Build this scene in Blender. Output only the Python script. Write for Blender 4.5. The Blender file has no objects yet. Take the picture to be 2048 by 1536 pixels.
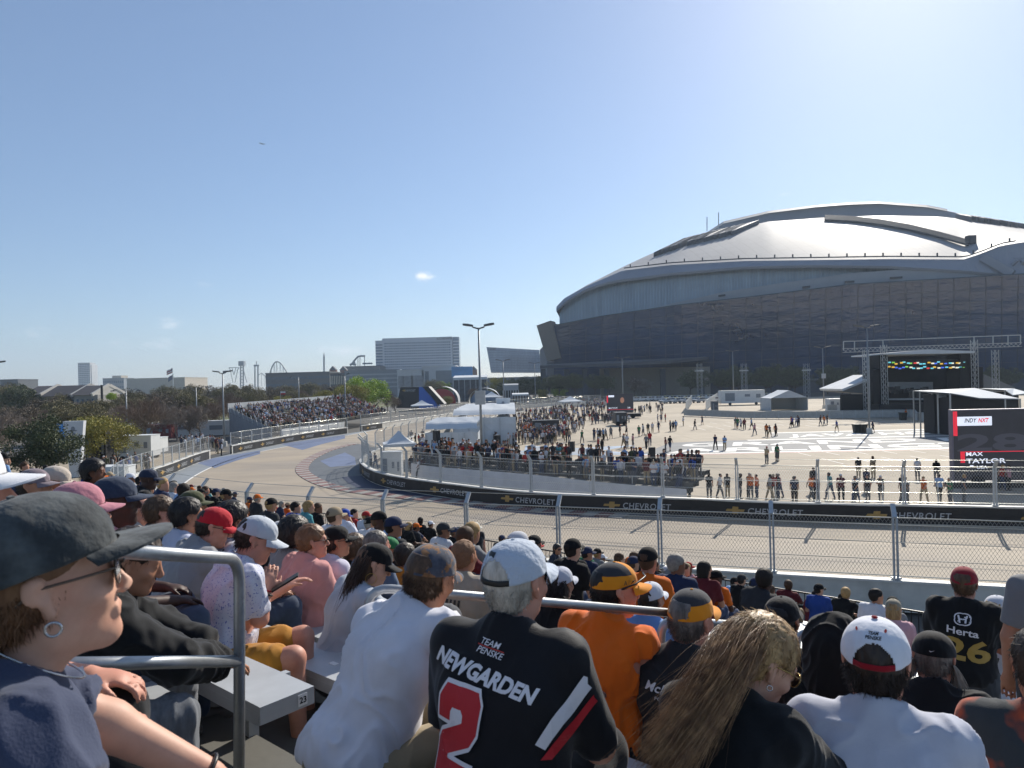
import bpy, bmesh, math, random
import numpy as np
from mathutils import Vector, Matrix
from mathutils.bvhtree import BVHTree
R = math.radians
random.seed(7); rng = np.random.default_rng(11)
sc = bpy.context.scene

# ------------------------------------------------------------------ camera
CAM_H = 8.2; FPX = 1420.0; ROLL = R(1.5); PITCH = R(-0.12)      # eye 8.2 m over the track
_r0 = Vector((math.cos(ROLL), 0, -math.sin(ROLL))); _u0 = Vector((math.sin(ROLL), 0, math.cos(ROLL)))
_f = (Vector((0, 1, 0))*math.cos(PITCH) + _u0*math.sin(PITCH)).normalized()
_u = (_u0*math.cos(PITCH) - Vector((0, 1, 0))*math.sin(PITCH)).normalized(); _r = _r0
cam_d = bpy.data.cameras.new('camera'); cam = bpy.data.objects.new('camera', cam_d)
sc.collection.objects.link(cam); sc.camera = cam
cam.matrix_world = Matrix(((_r.x, _u.x, -_f.x, 0), (_r.y, _u.y, -_f.y, 0), (_r.z, _u.z, -_f.z, CAM_H), (0, 0, 0, 1)))
cam_d.sensor_width = 36; cam_d.lens = 36*FPX/2048; cam_d.dof.use_dof = True; cam_d.dof.focus_distance = 14; cam_d.dof.aperture_fstop = 9; cam_d.clip_start = .05; cam_d.clip_end = 9000
def ray(px, py): return _f + _r*((px-1024)/FPX) + _u*((768-py)/FPX)
def W(px, py, D): return Vector((0, 0, CAM_H)) + ray(px, py)*D          # point at depth D
def G(px, py, z=0.0):                                                     # point at height z
    d = ray(px, py); return Vector((0, 0, CAM_H)) + d*((z-CAM_H)/d.z)

# ------------------------------------------------------------------ world, sun, exposure
SUN_AZ, SUN_EL = 30.0, 33.0
world = bpy.data.worlds.new('World'); sc.world = world; world.use_nodes = True
nt = world.node_tree; nt.nodes.clear()
def nd(t, ty, **kw):
    n = t.nodes.new(ty)
    for k, v in kw.items():
        if k in n.inputs: n.inputs[k].default_value = v
        else: setattr(n, k, v)
    return n
def math_n(t, op, a, b=None, clamp=False):
    n = t.nodes.new('ShaderNodeMath'); n.operation = op; n.use_clamp = clamp
    for i, v in enumerate((a, b)):
        if v is None: continue
        if isinstance(v, (int, float)): n.inputs[i].default_value = v
        else: t.links.new(v, n.inputs[i])
    return n.outputs[0]
sky = nd(nt, 'ShaderNodeTexSky', sky_type='NISHITA', sun_disc=False, sun_elevation=R(SUN_EL), sun_rotation=R(SUN_AZ), altitude=150, air_density=1.0, dust_density=0.5, ozone_density=4.2)
bg = nd(nt, 'ShaderNodeBackground', Strength=0.090); wo = nd(nt, 'ShaderNodeOutputWorld')
tc = nd(nt, 'ShaderNodeTexCoord')
acc = None                                                     # small fair-weather clouds low in the sky
for px, py, rx, ry, am in ((850, 553, .020, .010, .9), (934, 560, .010, .004, .4), (338, 645, .028, .010, .55), (322, 690, .034, .012, .4),
                           (408, 568, .014, .006, .4), (238, 688, .016, .008, .35), (680, 700, .07, .014, .35), (520, 712, .06, .012, .35), (1020, 614, .012, .005, .25), (1574, 388, .012, .003, .3),(80,668,.03,.01,.3)):
    d = ray(px, py).normalized()
    rt = d.cross(Vector((0, 0, 1))).normalized(); up = rt.cross(d)
    def dot(v, s):
        n = nd(nt, 'ShaderNodeVectorMath', operation='DOT_PRODUCT'); nt.links.new(tc.outputs['Generated'], n.inputs[0])
        n.inputs[1].default_value = v/s; return n.outputs['Value']
    dx = dot(rt, rx); dy = math_n(nt, 'SUBTRACT', dot(up, ry), 0.0)
    r2 = math_n(nt, 'ADD', math_n(nt, 'MULTIPLY', dx, dx), math_n(nt, 'MULTIPLY', dy, dy))
    m = math_n(nt, 'SUBTRACT', 1.0, r2, True); m = math_n(nt, 'MULTIPLY', m, am)
    fr = dot(d, 1.0); m = math_n(nt, 'MULTIPLY', m, math_n(nt, 'GREATER_THAN', fr, 0.5))
    acc = m if acc is None else math_n(nt, 'MAXIMUM', acc, m)
nz = nd(nt, 'ShaderNodeTexNoise', Scale=42.0, Detail=7.0, Roughness=.62)
mp = nd(nt, 'ShaderNodeMapping'); mp.inputs['Scale'].default_value = (1, 1, 2.2)
nt.links.new(tc.outputs['Generated'], mp.inputs[0]); nt.links.new(mp.outputs[0], nz.inputs['Vector'])
cl = math_n(nt, 'MULTIPLY', math_n(nt, 'SUBTRACT', math_n(nt, 'ADD', nz.outputs[0], math_n(nt, 'MULTIPLY', acc, .35)), .56), 4.0, True)
cl = math_n(nt, 'MULTIPLY', cl, math_n(nt, 'MULTIPLY', acc, 1.3, True))
mx = nd(nt, 'ShaderNodeMixRGB'); mx.inputs[2].default_value = (9.5, 9.8, 10.2, 1)
pal = nd(nt, 'ShaderNodeMixRGB'); pal.inputs[0].default_value = .16; pal.inputs[2].default_value = (4.4, 6.0, 8.8, 1); nt.links.new(sky.outputs[0], pal.inputs[1]); nt.links.new(cl, mx.inputs[0]); nt.links.new(pal.outputs[0], mx.inputs[1]); nt.links.new(mx.outputs[0], bg.inputs[0]); nt.links.new(bg.outputs[0], wo.inputs[0])
sun_d = bpy.data.lights.new('sun', 'SUN'); sun = bpy.data.objects.new('sun', sun_d); sc.collection.objects.link(sun)
sun_d.energy = 5.0; sun_d.angle = R(.53); sun_d.color = (1, .93, .82)
_s = Vector((math.sin(R(SUN_AZ))*math.cos(R(SUN_EL)), math.cos(R(SUN_AZ))*math.cos(R(SUN_EL)), math.sin(R(SUN_EL))))
sun.rotation_euler = _s.to_track_quat('Z', 'Y').to_euler()
sc.view_settings.view_transform = 'Standard'; sc.view_settings.look = 'None'; sc.view_settings.exposure = 0.32; sc.view_settings.gamma = 1
sc.cycles.max_bounces = 6; sc.cycles.transparent_max_bounces = 12

# ------------------------------------------------------------------ materials
def lin(c):
    if isinstance(c, str):
        c = tuple(int(c[i:i+2], 16)/255 for i in (0, 2, 4))
        c = tuple(x/12.92 if x <= .04045 else ((x+.055)/1.055)**2.4 for x in c)
    return tuple(c[:3])
MATS = {}
def M(name, col=(.5, .5, .5), rough=.7, metal=0.0, var=.12, scale=4.0, bump=0.0, bscale=None, spec=.5, two=None, tscale=3.0, tpos=(.45, .55), aniso=None, objcol=False, sheen=0.0, emit=0.0, alpha=None, coord='Object', vcol=False, sss=0.0):
    """Principled material whose base colour is broken up by noise; two = a second colour laid in blotches."""
    if name in MATS: return MATS[name]
    m = bpy.data.materials.new(name); m.use_nodes = True; t = m.node_tree; b = t.nodes['Principled BSDF']
    b.inputs['Roughness'].default_value = rough; b.inputs['Metallic'].default_value = metal
    b.inputs['Specular IOR Level'].default_value = spec
    if sheen: b.inputs['Sheen Weight'].default_value = sheen
    if sss:
        b.inputs['Subsurface Weight'].default_value = sss; b.inputs['Subsurface Radius'].default_value = (.012, .004, .002)
    tcn = t.nodes.new('ShaderNodeTexCoord'); vec = tcn.outputs[coord] if coord != 'World' else None
    if coord == 'World': g = t.nodes.new('ShaderNodeNewGeometry'); vec = g.outputs['Position']
    if aniso:
        mpn = t.nodes.new('ShaderNodeMapping'); mpn.inputs['Scale'].default_value = aniso; t.links.new(vec, mpn.inputs[0]); vec = mpn.outputs[0]
    c = lin(col); src = None
    if objcol: oi = t.nodes.new('ShaderNodeObjectInfo'); src = oi.outputs['Color']
    if vcol: va = t.nodes.new('ShaderNodeVertexColor'); va.layer_name = 'Col'; src = va.outputs[0]
    if two is not None:
        n2 = nd(t, 'ShaderNodeTexNoise', Scale=tscale, Detail=4.0, Roughness=.6); t.links.new(vec, n2.inputs['Vector'])
        mr = nd(t, 'ShaderNodeMapRange'); mr.inputs[1].default_value = tpos[0]; mr.inputs[2].default_value = tpos[1]
        t.links.new(n2.outputs[0], mr.inputs[0])
        mc = t.nodes.new('ShaderNodeMixRGB'); mc.inputs[1].default_value = (*c, 1); mc.inputs[2].default_value = (*lin(two), 1)
        if src is not None: t.links.new(src, mc.inputs[1])
        t.links.new(mr.outputs[0], mc.inputs[0]); src = mc.outputs[0]
    if var > 0:
        n = nd(t, 'ShaderNodeTexNoise', Scale=scale, Detail=6.0, Roughness=.65); t.links.new(vec, n.inputs['Vector'])
        mr = nd(t, 'ShaderNodeMapRange'); mr.inputs[1].default_value = .3; mr.inputs[2].default_value = .7
        mr.inputs[3].default_value = 1-var; mr.inputs[4].default_value = 1+var; t.links.new(n.outputs[0], mr.inputs[0])
        hv = t.nodes.new('ShaderNodeVectorMath'); hv.operation = 'SCALE'; hv.inputs[0].default_value = c
        if src is not None: t.links.new(src, hv.inputs[0])
        t.links.new(mr.outputs[0], hv.inputs['Scale']); src = hv.outputs[0]
    if src is not None: t.links.new(src, b.inputs['Base Color'])
    else: b.inputs['Base Color'].default_value = (*c, 1)
    if bump:
        nb = nd(t, 'ShaderNodeTexNoise', Scale=bscale or scale*4, Detail=5.0); t.links.new(vec, nb.inputs['Vector'])
        bp = nd(t, 'ShaderNodeBump', Strength=min(1, bump*4), Distance=bump*.05); t.links.new(nb.outputs[0], bp.inputs['Height']); t.links.new(bp.outputs[0], b.inputs['Normal'])
    if emit:
        b.inputs['Emission Strength'].default_value = emit
        if src is not None: t.links.new(src, b.inputs['Emission Color'])
        else: b.inputs['Emission Color'].default_value = (*c, 1)
    if alpha is not None: b.inputs['Alpha'].default_value = alpha
    MATS[name] = m; return m

def joints(mat, w, h, mortar, dark=.75, alt=.95):
    t = mat.node_tree; bs = t.nodes['Principled BSDF']; src = bs.inputs['Base Color'].links[0].from_socket; br = nd(t, 'ShaderNodeTexBrick', offset=0.0, Scale=1.0)
    br.inputs['Brick Width'].default_value = w; br.inputs['Row Height'].default_value = h; br.inputs['Mortar Size'].default_value = mortar; br.inputs['Color1'].default_value = (1, 1, 1, 1); br.inputs['Color2'].default_value = (alt, alt, alt, 1); br.inputs['Mortar'].default_value = (dark, dark, dark, 1)
    g = t.nodes.new('ShaderNodeNewGeometry'); t.links.new(g.outputs['Position'], br.inputs['Vector']); mu = t.nodes.new('ShaderNodeMixRGB'); mu.blend_type = 'MULTIPLY'; mu.inputs[0].default_value = 1
    t.links.new(src, mu.inputs[1]); t.links.new(br.outputs[0], mu.inputs[2]); t.links.new(mu.outputs[0], bs.inputs['Base Color'])

# ------------------------------------------------------------------ mesh helpers
def meshdata(name, V, F, mats, mi=None, smooth=False):
    me = bpy.data.meshes.new(name)
    if isinstance(F, np.ndarray):
        V = np.asarray(V, dtype=np.float32); k = F.shape[1]
        me.vertices.add(len(V)); me.vertices.foreach_set('co', V.ravel())
        me.loops.add(F.size); me.loops.foreach_set('vertex_index', F.ravel().astype(np.int32))
        me.polygons.add(len(F)); me.polygons.foreach_set('loop_start', np.arange(0, F.size, k, dtype=np.int32))
        me.update(calc_edges=True); me.validate()
    else:
        me.from_pydata([tuple(v) for v in V], [], F); me.update()
    for m in (mats if isinstance(mats, (list, tuple)) else [mats]): me.materials.append(m)
    if mi is not None: me.polygons.foreach_set('material_index', np.asarray(mi, dtype=np.int32))
    if smooth: me.polygons.foreach_set('use_smooth', [True]*len(me.polygons))
    return me
def link(name, me, parent=None, **kw):
    o = bpy.data.objects.new(name, me); sc.collection.objects.link(o)
    if parent is not None: o.parent = parent
    for k, v in kw.items(): o[k] = v
    return o
class MB:
    """collects simple solids that become ONE mesh object"""
    def __init__(s): s.V = []; s.F = []; s.mi = []; s.m = 0
    def add(s, V, F):
        n = len(s.V); s.V += [tuple(v) for v in V]; s.F += [tuple(i+n for i in f) for f in F]; s.mi += [s.m]*len(F); return s
    def hexa(s, P):   # 8 corners: bottom 4 ccw, top 4 ccw
        return s.add(P, [(3, 2, 1, 0), (4, 5, 6, 7), (0, 1, 5, 4), (1, 2, 6, 5), (2, 3, 7, 6), (3, 0, 4, 7)])
    def box(s, c, d, ax=None):
        c = Vector(c); X, Y, Z = ax or (Vector((1, 0, 0)), Vector((0, 1, 0)), Vector((0, 0, 1)))
        a, b, e = X*(d[0]/2), Y*(d[1]/2), Z*(d[2]/2)
        return s.hexa([c-a-b-e, c+a-b-e, c+a+b-e, c-a+b-e, c-a-b+e, c+a-b+e, c+a+b+e, c-a+b+e])
    def boxr(s, c, d, rz):
        q = Matrix.Rotation(rz, 3, 'Z'); return s.box(c, d, (q@Vector((1, 0, 0)), q@Vector((0, 1, 0)), Vector((0, 0, 1))))
    def bar(s, a, b, w, h=None, up=(0, 0, 1)):
        a = Vector(a); b = Vector(b); Y = (b-a); L = Y.length
        if L < 1e-6: return s
        Y.normalize(); u = Vector(up)
        if abs(Y.dot(u)) > .97: u = Vector((1, 0, 0))
        X = Y.cross(u).normalized(); Z = X.cross(Y)
        return s.box((a+b)/2, (w, L, h or w), (X, Y, Z))
    def tube(s, pts, r, n=8, cap=True):
        pts = [Vector(p) for p in pts]; rs = r if isinstance(r, (list, tuple)) else [r]*len(pts)
        base = []; prev = None
        for i, p in enumerate(pts):
            t = (pts[min(i+1, len(pts)-1)]-pts[max(i-1, 0)]).normalized()
            if prev is None:
                u = Vector((0, 0, 1)) if abs(t.z) < .9 else Vector((1, 0, 0)); x = t.cross(u).normalized()
            else: x = (prev - t*prev.dot(t)).normalized()
            prev = x; y = t.cross(x)
            base.append([p+(x*math.cos(2*math.pi*k/n)+y*math.sin(2*math.pi*k/n))*rs[i] for k in range(n)])
        V = [v for ring in base for v in ring]; F = []
        for i in range(len(pts)-1):
            for k in range(n): F.append((i*n+k, i*n+(k+1) % n, (i+1)*n+(k+1) % n, (i+1)*n+k))
        if cap: F.append(tuple(range(n-1, -1, -1))); F.append(tuple((len(pts)-1)*n+k for k in range(n)))
        return s.add(V, F)
    def prism(s, poly, z0, z1):      # poly: list of (x,y) ccw
        n = len(poly); V = [(x, y, z0) for x, y in poly]+[(x, y, z1) for x, y in poly]
        return s.add(V, [tuple(range(n-1, -1, -1)), tuple(range(n, 2*n))]+[(i, (i+1) % n, n+(i+1) % n, n+i) for i in range(n)])
    def extr(s, poly3, off):         # any planar 3D polygon extruded by vector off
        n = len(poly3); off = Vector(off); V = [Vector(p) for p in poly3]; V = V+[v+off for v in V]
        return s.add(V, [tuple(range(n-1, -1, -1)), tuple(range(n, 2*n))]+[(i, (i+1) % n, n+(i+1) % n, n+i) for i in range(n)])
    def ico(s, c, r, sub=1, sc3=(1, 1, 1)):
        bm = bmesh.new(); bmesh.ops.create_icosphere(bm, subdivisions=sub, radius=1)
        V = [(c[0]+v.co.x*r*sc3[0], c[1]+v.co.y*r*sc3[1], c[2]+v.co.z*r*sc3[2]) for v in bm.verts]
        F = [tuple(v.index for v in f.verts) for f in bm.faces]; bm.free(); return s.add(V, F)
    def grid(s, P, wrap=False):      # P[i][j] points
        n, m = len(P), len(P[0]); V = [p for row in P for p in row]; F = []
        for i in range(n-1):
            for j in range(m if wrap else m-1): F.append((i*m+j, i*m+(j+1) % m, (i+1)*m+(j+1) % m, (i+1)*m+j))
        return s.add(V, F)
    def build(s, name, mats, parent=None, smooth=False, recalc=True, **kw):
        me = meshdata(name, s.V, s.F, mats, s.mi, smooth)
        if recalc:
            bm = bmesh.new(); bm.from_mesh(me); bmesh.ops.recalc_face_normals(bm, faces=bm.faces); bm.to_mesh(me); bm.free()
        return link(name, me, parent, **kw)
def tag(o, label=None, cat=None, group=None, kind=None):
    if label: o['label'] = label
    if cat: o['category'] = cat
    if group: o['group'] = group
    if kind: o['kind'] = kind
    return o
def empty(name, loc, rz=0.0, label=None, cat=None, group=None):
    o = bpy.data.objects.new(name, None); sc.collection.objects.link(o); o.location = loc; o.rotation_euler = (0, 0, rz); o.empty_display_size = .3
    return tag(o, label, cat, group)
KIDS = {}
def copy_tree(o, parent=None):
    c = o.copy(); sc.collection.objects.link(c)
    if parent is not None: c.parent = parent
    for ch in [x for x in sc.objects if x.parent == o] if o.name not in KIDS else KIDS[o.name]: copy_tree(ch, c)
    return c
_fontcache = {}
def text_mesh(txt, shear=0.0, sp=1.0, bold=0.0):
    """letters as flat 2-D triangles (height about 0.7 for size 1), centred"""
    key = (txt, shear, sp, bold)
    if key in _fontcache: return _fontcache[key]
    cu = bpy.data.curves.new('txt', 'FONT'); cu.body = txt; cu.size = 1; cu.shear = shear; cu.space_character = sp; cu.offset = bold; cu.resolution_u = 3; cu.align_x = 'CENTER'
    ob = bpy.data.objects.new('txt', cu); sc.collection.objects.link(ob)
    dg = bpy.context.evaluated_depsgraph_get(); me = bpy.data.meshes.new_from_object(ob.evaluated_get(dg))
    bm = bmesh.new(); bm.from_mesh(me); bmesh.ops.triangulate(bm, faces=bm.faces)
    V = np.array([v.co[:2] for v in bm.verts]); bm.verts.index_update(); F = [tuple(v.index for v in f.verts) for f in bm.faces]; bm.free()
    bpy.data.objects.remove(ob); bpy.data.meshes.remove(me); bpy.data.curves.remove(cu)
    lo, hi = V.min(0), V.max(0); V = V-(lo+hi)/2; V = V/(hi-lo)      # unit box
    _fontcache[key] = (V, F, (hi-lo)[0]/(hi-lo)[1]); return _fontcache[key]
def put_text(mb, txt, c, X, Z, w, h, shear=0.0, bold=0.0, sp=1.0):
    """adds flat letters centred at c, width w along X, height h along Z"""
    V, F, _ = text_mesh(txt, shear, sp, bold); c = Vector(c); X = Vector(X).normalized(); Z = Vector(Z).normalized()
    return mb.add([c+X*(v[0]*w)+Z*(v[1]*h) for v in V], F)
def v3(p): p = tuple(p); return Vector(p if len(p) == 3 else p+(0,))
def resample(pts, step, closed=False):
    pts = [v3(p) for p in pts]; out = [pts[0]]; need = step
    for a, b in zip(pts, pts[1:]):
        L = (b-a).length; t = need
        while t <= L: out.append(a+(b-a)*(t/L)); t += step
        need = t-L
    return out
def smoothpath(pts, it=3):
    pts = [v3(p) for p in pts]
    for _ in range(it):
        q = [pts[0]]
        for a, b in zip(pts, pts[1:]): q += [a*.75+b*.25, a*.25+b*.75]
        pts = q+[pts[-1]]
    return pts

def ordw(n): return ['zeroth', 'first', 'second', 'third', 'fourth', 'fifth', 'sixth', 'seventh', 'eighth', 'ninth', 'tenth', 'eleventh', 'twelfth', 'thirteenth', 'fourteenth', 'fifteenth', 'sixteenth', 'seventeenth', 'eighteenth', 'nineteenth', 'twentieth', '21st', '22nd', '23rd', '24th', '25th', '26th', '27th', '28th', '29th', '30th'][n]

# ================================================================== STAND GEOMETRY (rows run along U, people face V)
SV = Vector((math.sin(R(40)), math.cos(R(40)), 0)); SU = Vector((-math.cos(R(40)), math.sin(R(40)), 0))
def ST(s, t, z): return SV*s+SU*t+Vector((0, 0, z))
def seat_z(s): return 7.4-.2875*s
# ------------------------------------------------------------------ ground sheets
def sheet(name, poly, z, mat, **kw):
    bm = bmesh.new(); f = bm.faces.new([bm.verts.new((p[0], p[1], z)) for p in poly]); f.normal_update(); bmesh.ops.triangulate(bm, faces=[f])
    bmesh.ops.recalc_face_normals(bm, faces=bm.faces)
    for f in bm.faces:
        if f.normal.z < 0: f.normal_flip()
    me = bpy.data.meshes.new(name); bm.to_mesh(me); bm.free(); me.materials.append(mat)
    return link(name, me, None, kind='structure', **kw)
def strip(L, Rr):  return list(L)+list(reversed(list(Rr)))
def offset(path, d):
    out = []
    for i, p in enumerate(path):
        t = (path[min(i+1, len(path)-1)]-path[max(i-1, 0)]).normalized(); out.append(Vector((p[0]-t.y*d, p[1]+t.x*d, 0)))
    return out
mat_lot = M('lot_concrete', 'ada08b', rough=.85, var=.10, scale=.35, bump=.05, bscale=9, coord='World', two='9d917e', tscale=.06, tpos=(.42, .6))
mat_track = M('track_surface', 'a29480', rough=.8, var=.12, scale=.25, bump=.05, bscale=14, coord='World', two='8f8578', tscale=.09, tpos=(.42, .6), aniso=(.35, 1, 1))
mat_grass = M('grass_ground', '56603a', rough=.95, var=.3, scale=.3, coord='World', two='77704f', tscale=.05)
joints(mat_lot, 6, 6, .05, .72, .93)
mat_asph = M('asphalt', '55534f', rough=.9, var=.15, scale=.6, coord='World', bump=.06, bscale=12)
mat_runoff = M('runoff_paint', '7f858a', rough=.75, var=.12, scale=.4, coord='World')
mat_blue = M('blue_paint', '5f6c88', rough=.7, var=.2, scale=.5, coord='World')
mat_white = M('white_paint', 'dedcd6', rough=.7, var=.1, scale=2, coord='World', two='b3aca0', tscale=.8, tpos=(.55, .75))
mat_dkgrey = M('dark_grey_paint', '565b60', rough=.75, var=.18, scale=.5, coord='World')
big = 6000
sheet('ground', [(-big, -big/6), (big, -big/6), (big, big), (-big, big)], -.35, mat_grass)
sheet('car_park', [(-700, -60), (700, -60), (900, 900), (-60, 900), (-48, 300), (-60, 130), (-110, 130), (-700, 300)], -.10, mat_asph)
sheet('plaza', [(-14, 60), (-15, 85), (-13, 115), (0, 170), (15, 236), (30, 268), (400, 240), (400, 20), (26, 33), (10, 38), (-6, 48)], 0.0, mat_lot)
OUT = smoothpath([(-22, 42.4), (-27.5, 48), (-31, 55), (-33.2, 62), (-33.9, 69), (-35, 74.6), (-36.2, 81), (-36.5, 87), (-35.6, 97), (-33.4, 112), (-28.7, 126), (-22, 148), (-14, 175), (-5, 205), (8, 232), (22, 246), (34, 246)], 2)
NEAR = smoothpath([(-22, 42.4), (-18.7, 38.9), (-17.1, 37.5), (-13.4, 34.6), (-9.2, 32.4), (-4.2, 30.5), (1.4, 28.4), (7.8, 26.2), (14.7, 23.9), (24, 20.9), (34, 18)], 1)
INN = smoothpath([(46, 32), (36, 34.2), (26.5, 36.8), (15.1, 39.9), (11.2, 41.9), (6.4, 43.7), (1, 46), (-3.6, 50.1), (-7.5, 54), (-10.7, 57.8), (-13.1, 62.9), (-15, 69), (-15.6, 76), (-15.2, 85), (-13.5, 105), (-9.5, 125), (-5, 147), (4, 180), (14, 210), (20, 224), (28, 230), (36, 226)], 2)
track_poly = [p for p in OUT]+[p for p in reversed(INN)]+[Vector((46, 10, 0))]+[p for p in reversed(NEAR)][:-1]
sheet('track', track_poly, .004, mat_track)
# outside run-off, white edge line, blue patches
edge_px = [(332, 1035), (338, 1005), (350, 985), (378, 958), (420, 935), (468, 917), (520, 903), (600, 888), (713, 868), (790, 851)]
edge = smoothpath([G(*p) for p in edge_px], 2)
i0 = min(range(len(OUT)), key=lambda i: (OUT[i]-Vector((-28, 49, 0))).length); i1 = min(range(len(OUT)), key=lambda i: (OUT[i]-Vector((-25, 140, 0))).length)
sheet('run_off', strip([p for p in OUT[i0:i1]], edge), .008, mat_runoff)
sheet('edge_line', strip(offset(edge, .09), offset(edge, -.09)), .012, mat_white)
for a, b in (((425, 922), (520, 905)), ((600, 886), (690, 874))):
    sheet('blue_run_off_paint', [G(a[0]-40, a[1]+2), G(b[0], b[1]-4), G(b[0], b[1]+3), G((a[0]+b[0])/2, (a[1]+b[1])/2+8), G(a[0]+5, a[1]+14)], .012, mat_blue)
# apex kerb: outer curve, red and white blocks, dark painted run-off and blue patch inside it
kpx = [(700, 888), (650, 899), (612, 916), (594, 930), (589, 945), (612, 962), (650, 977), (720, 989), (800, 998), (900, 1007), (1010, 1018), (1130, 1029), (1270, 1040)]
kout = smoothpath([G(*p) for p in kpx], 2); kin = offset(kout, 1.25)
sheet('inner_run_off', strip(kin, [p for p in INN if p.y < 88 and p.x < 22][::-1][::-1] if False else list(reversed([p for p in INN if 40 < p.y < 92]))), .008, mat_dkgrey)
mb = MB(); step = resample(kout, .05); si = offset(step, 1.25); nK = 18
for k in range(0, len(step)-nK, nK):
    mb.m = (k//nK) % 2; a, b, c, d = step[k], step[k+nK-1], si[k+nK-1], si[k]
    mb.hexa([Vector((p.x, p.y, .012)) for p in (a, b, c, d)]+[Vector((p.x, p.y, .05)) for p in (a, b)]+[Vector((p.x, p.y, .075)) for p in (c, d)])
mb.build('kerb', [M('kerb_white', '9d978e', var=.2, scale=1.2, coord='World'), M('kerb_red', '7e5a55', var=.25, scale=1.2, coord='World')], kind='structure')
bl = [G(*p) for p in ((640, 922), (690, 905), (710, 915), (712, 930), (690, 932), (660, 934))]
sheet('blue_apex_paint', bl, .014, mat_blue)
sheet('blue_paint_and_wall_shadow', strip(offset([p for p in INN if 44 < p.y < 66], 0.2), offset([p for p in INN if 44 < p.y < 66], 2.0)), .014, M('navy_paint_and_shadow', '262f49', rough=.7, var=.15, scale=.5, coord='World'))  # strip of blue paint, with the wall's cast shadow put into its dark colour
# painted event logo on the plaza: three rows of letters on a dark field with coloured borders, star at its left end
def qd(x0, x1, y0, y1): return [(x0, y0), (x1, y0), (x1, y1), (x0, y1)]
sheet('painted_field', [(13.5, 76.8), (75, 74.5), (75, 90), (27, 91.5), (20, 90.5)], .004, M('field_paint', '6f7173', var=.15, scale=.5, coord='World', rough=.8))
sheet('painted_field_top', [(33, 91.5), (75, 90), (75, 101), (37, 102)], .006, M('field_paint2', '828381', var=.15, scale=.5, coord='World', rough=.8))
for nm, y0, w, mt in (('white_border_paint', 75.9, .8, mat_white), ('red_border_paint', 74.9, .7, M('red_paint', 'a87f79', var=.2, scale=.6, coord='World'))):
    sheet(nm, [(13.5, y0+.6), (75, y0-1.6), (75, y0-1.6+w), (13.5, y0+.6+w)], .008, mt)
sheet('white_top_border_paint', [(30, 90.6), (75, 89.1), (75, 90), (30, 91.5)], .010, mat_white)
sheet('white_upper_border_paint', [(36, 101.2), (75, 100.2), (75, 101.1), (36, 102.1)], .010, mat_white)
mb = MB()
slope = Vector((1, -.036, 0))
for txt, x0, x1, y0, y1 in (('ARLINGTON', 17.5, 66, 77.6, 82.2), ('GRAND PRIX', 20.5, 68, 84.2, 88.8), ('JAVA HOUSE', 37, 64, 93.2, 98.8)):
    put_text(mb, txt, ((x0+x1)/2, (y0+y1)/2-((x0+x1)/2-17)*.036+.3, .012), slope, (.35, 1, 0), x1-x0, y1-y0, bold=.02)
mb.build('plaza_lettering', mat_white, recalc=False, kind='structure')
star = []; c0 = Vector((5.2, 82.6, 0))
for k in range(10):
    a = math.pi/2+k*math.pi/5+.3; rr = 13.0 if k % 2 == 0 else 5.2; star.append((c0.x+math.cos(a)*rr*.95, c0.y+math.sin(a)*rr*.75))
sheet('painted_star_border', star, .014, M('pale_blue_paint', '8fa3b8', var=.15, scale=.6, coord='World'))
sheet('painted_star', [(c0.x+(x-c0.x)*.72, c0.y+(y-c0.y)*.72) for x, y in star], .018, M('grey_blue_paint', '8b9299', var=.15, scale=.6, coord='World'))
mb = MB()
for k in range(14):
    for j in range(5):
        x = 30+k*2.9+j*.0; mb.box((x+30*(j % 2)*.0, 67-j*0+[0, 7, 46, 52, 60][j], .003), (.1, 4.6, .004))
mb.build('parking_lines', mat_white, kind='structure')
sheet('lawn', [G(*p) for p in ((262, 912), (310, 906), (330, 898), (300, 892), (262, 896))], .012, M('lawn_green', '5d7a2e', var=.25, scale=1.5, coord='World', rough=.95))
mb = MB()      # pale paths and paved strips in the park on the left
sheet('park_path', [(-110, 60), (-40, 60), (-38.5, 96), (-60, 92), (-110, 88)], -.04, M('path_tan', '9b8f7c', var=.12, scale=.5, coord='World', rough=.9))

# ------------------------------------------------------------------ walls with banners, fences
mat_conc = M('wall_concrete', 'd2cec4', rough=.85, var=.1, scale=1.3, bump=.06, bscale=14, two='b5b1a7', tscale=.8, tpos=(.5, .75))
mat_galv = M('galvanised_steel', 'b4b9bc', rough=.5, metal=.35, var=.12, scale=9, spec=.5)
mat_wire = M('fence_wire', 'b9b9b4', rough=.4, metal=.55, var=0)
mat_banner = M('banner_black', '17181b', rough=.55, var=.2, scale=2, bump=.1, bscale=2.5)
mat_bletter = M('banner_letter', 'a9abad', rough=.6, var=.08)
mat_gold = M('banner_gold', 'a8874a', rough=.5, var=.12, scale=5)
mat_cap = M('wall_cap', 'd5d3cc', rough=.6, var=.08)
def at_len(path, s):
    for a, b in zip(path, path[1:]):
        L = (b-a).length
        if s <= L: return a+(b-a)*(s/L), (b-a).normalized()
        s -= L
    return path[-1], (path[-1]-path[-2]).normalized()
def plen(path): return sum((b-a).length for a, b in zip(path, path[1:]))
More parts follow.
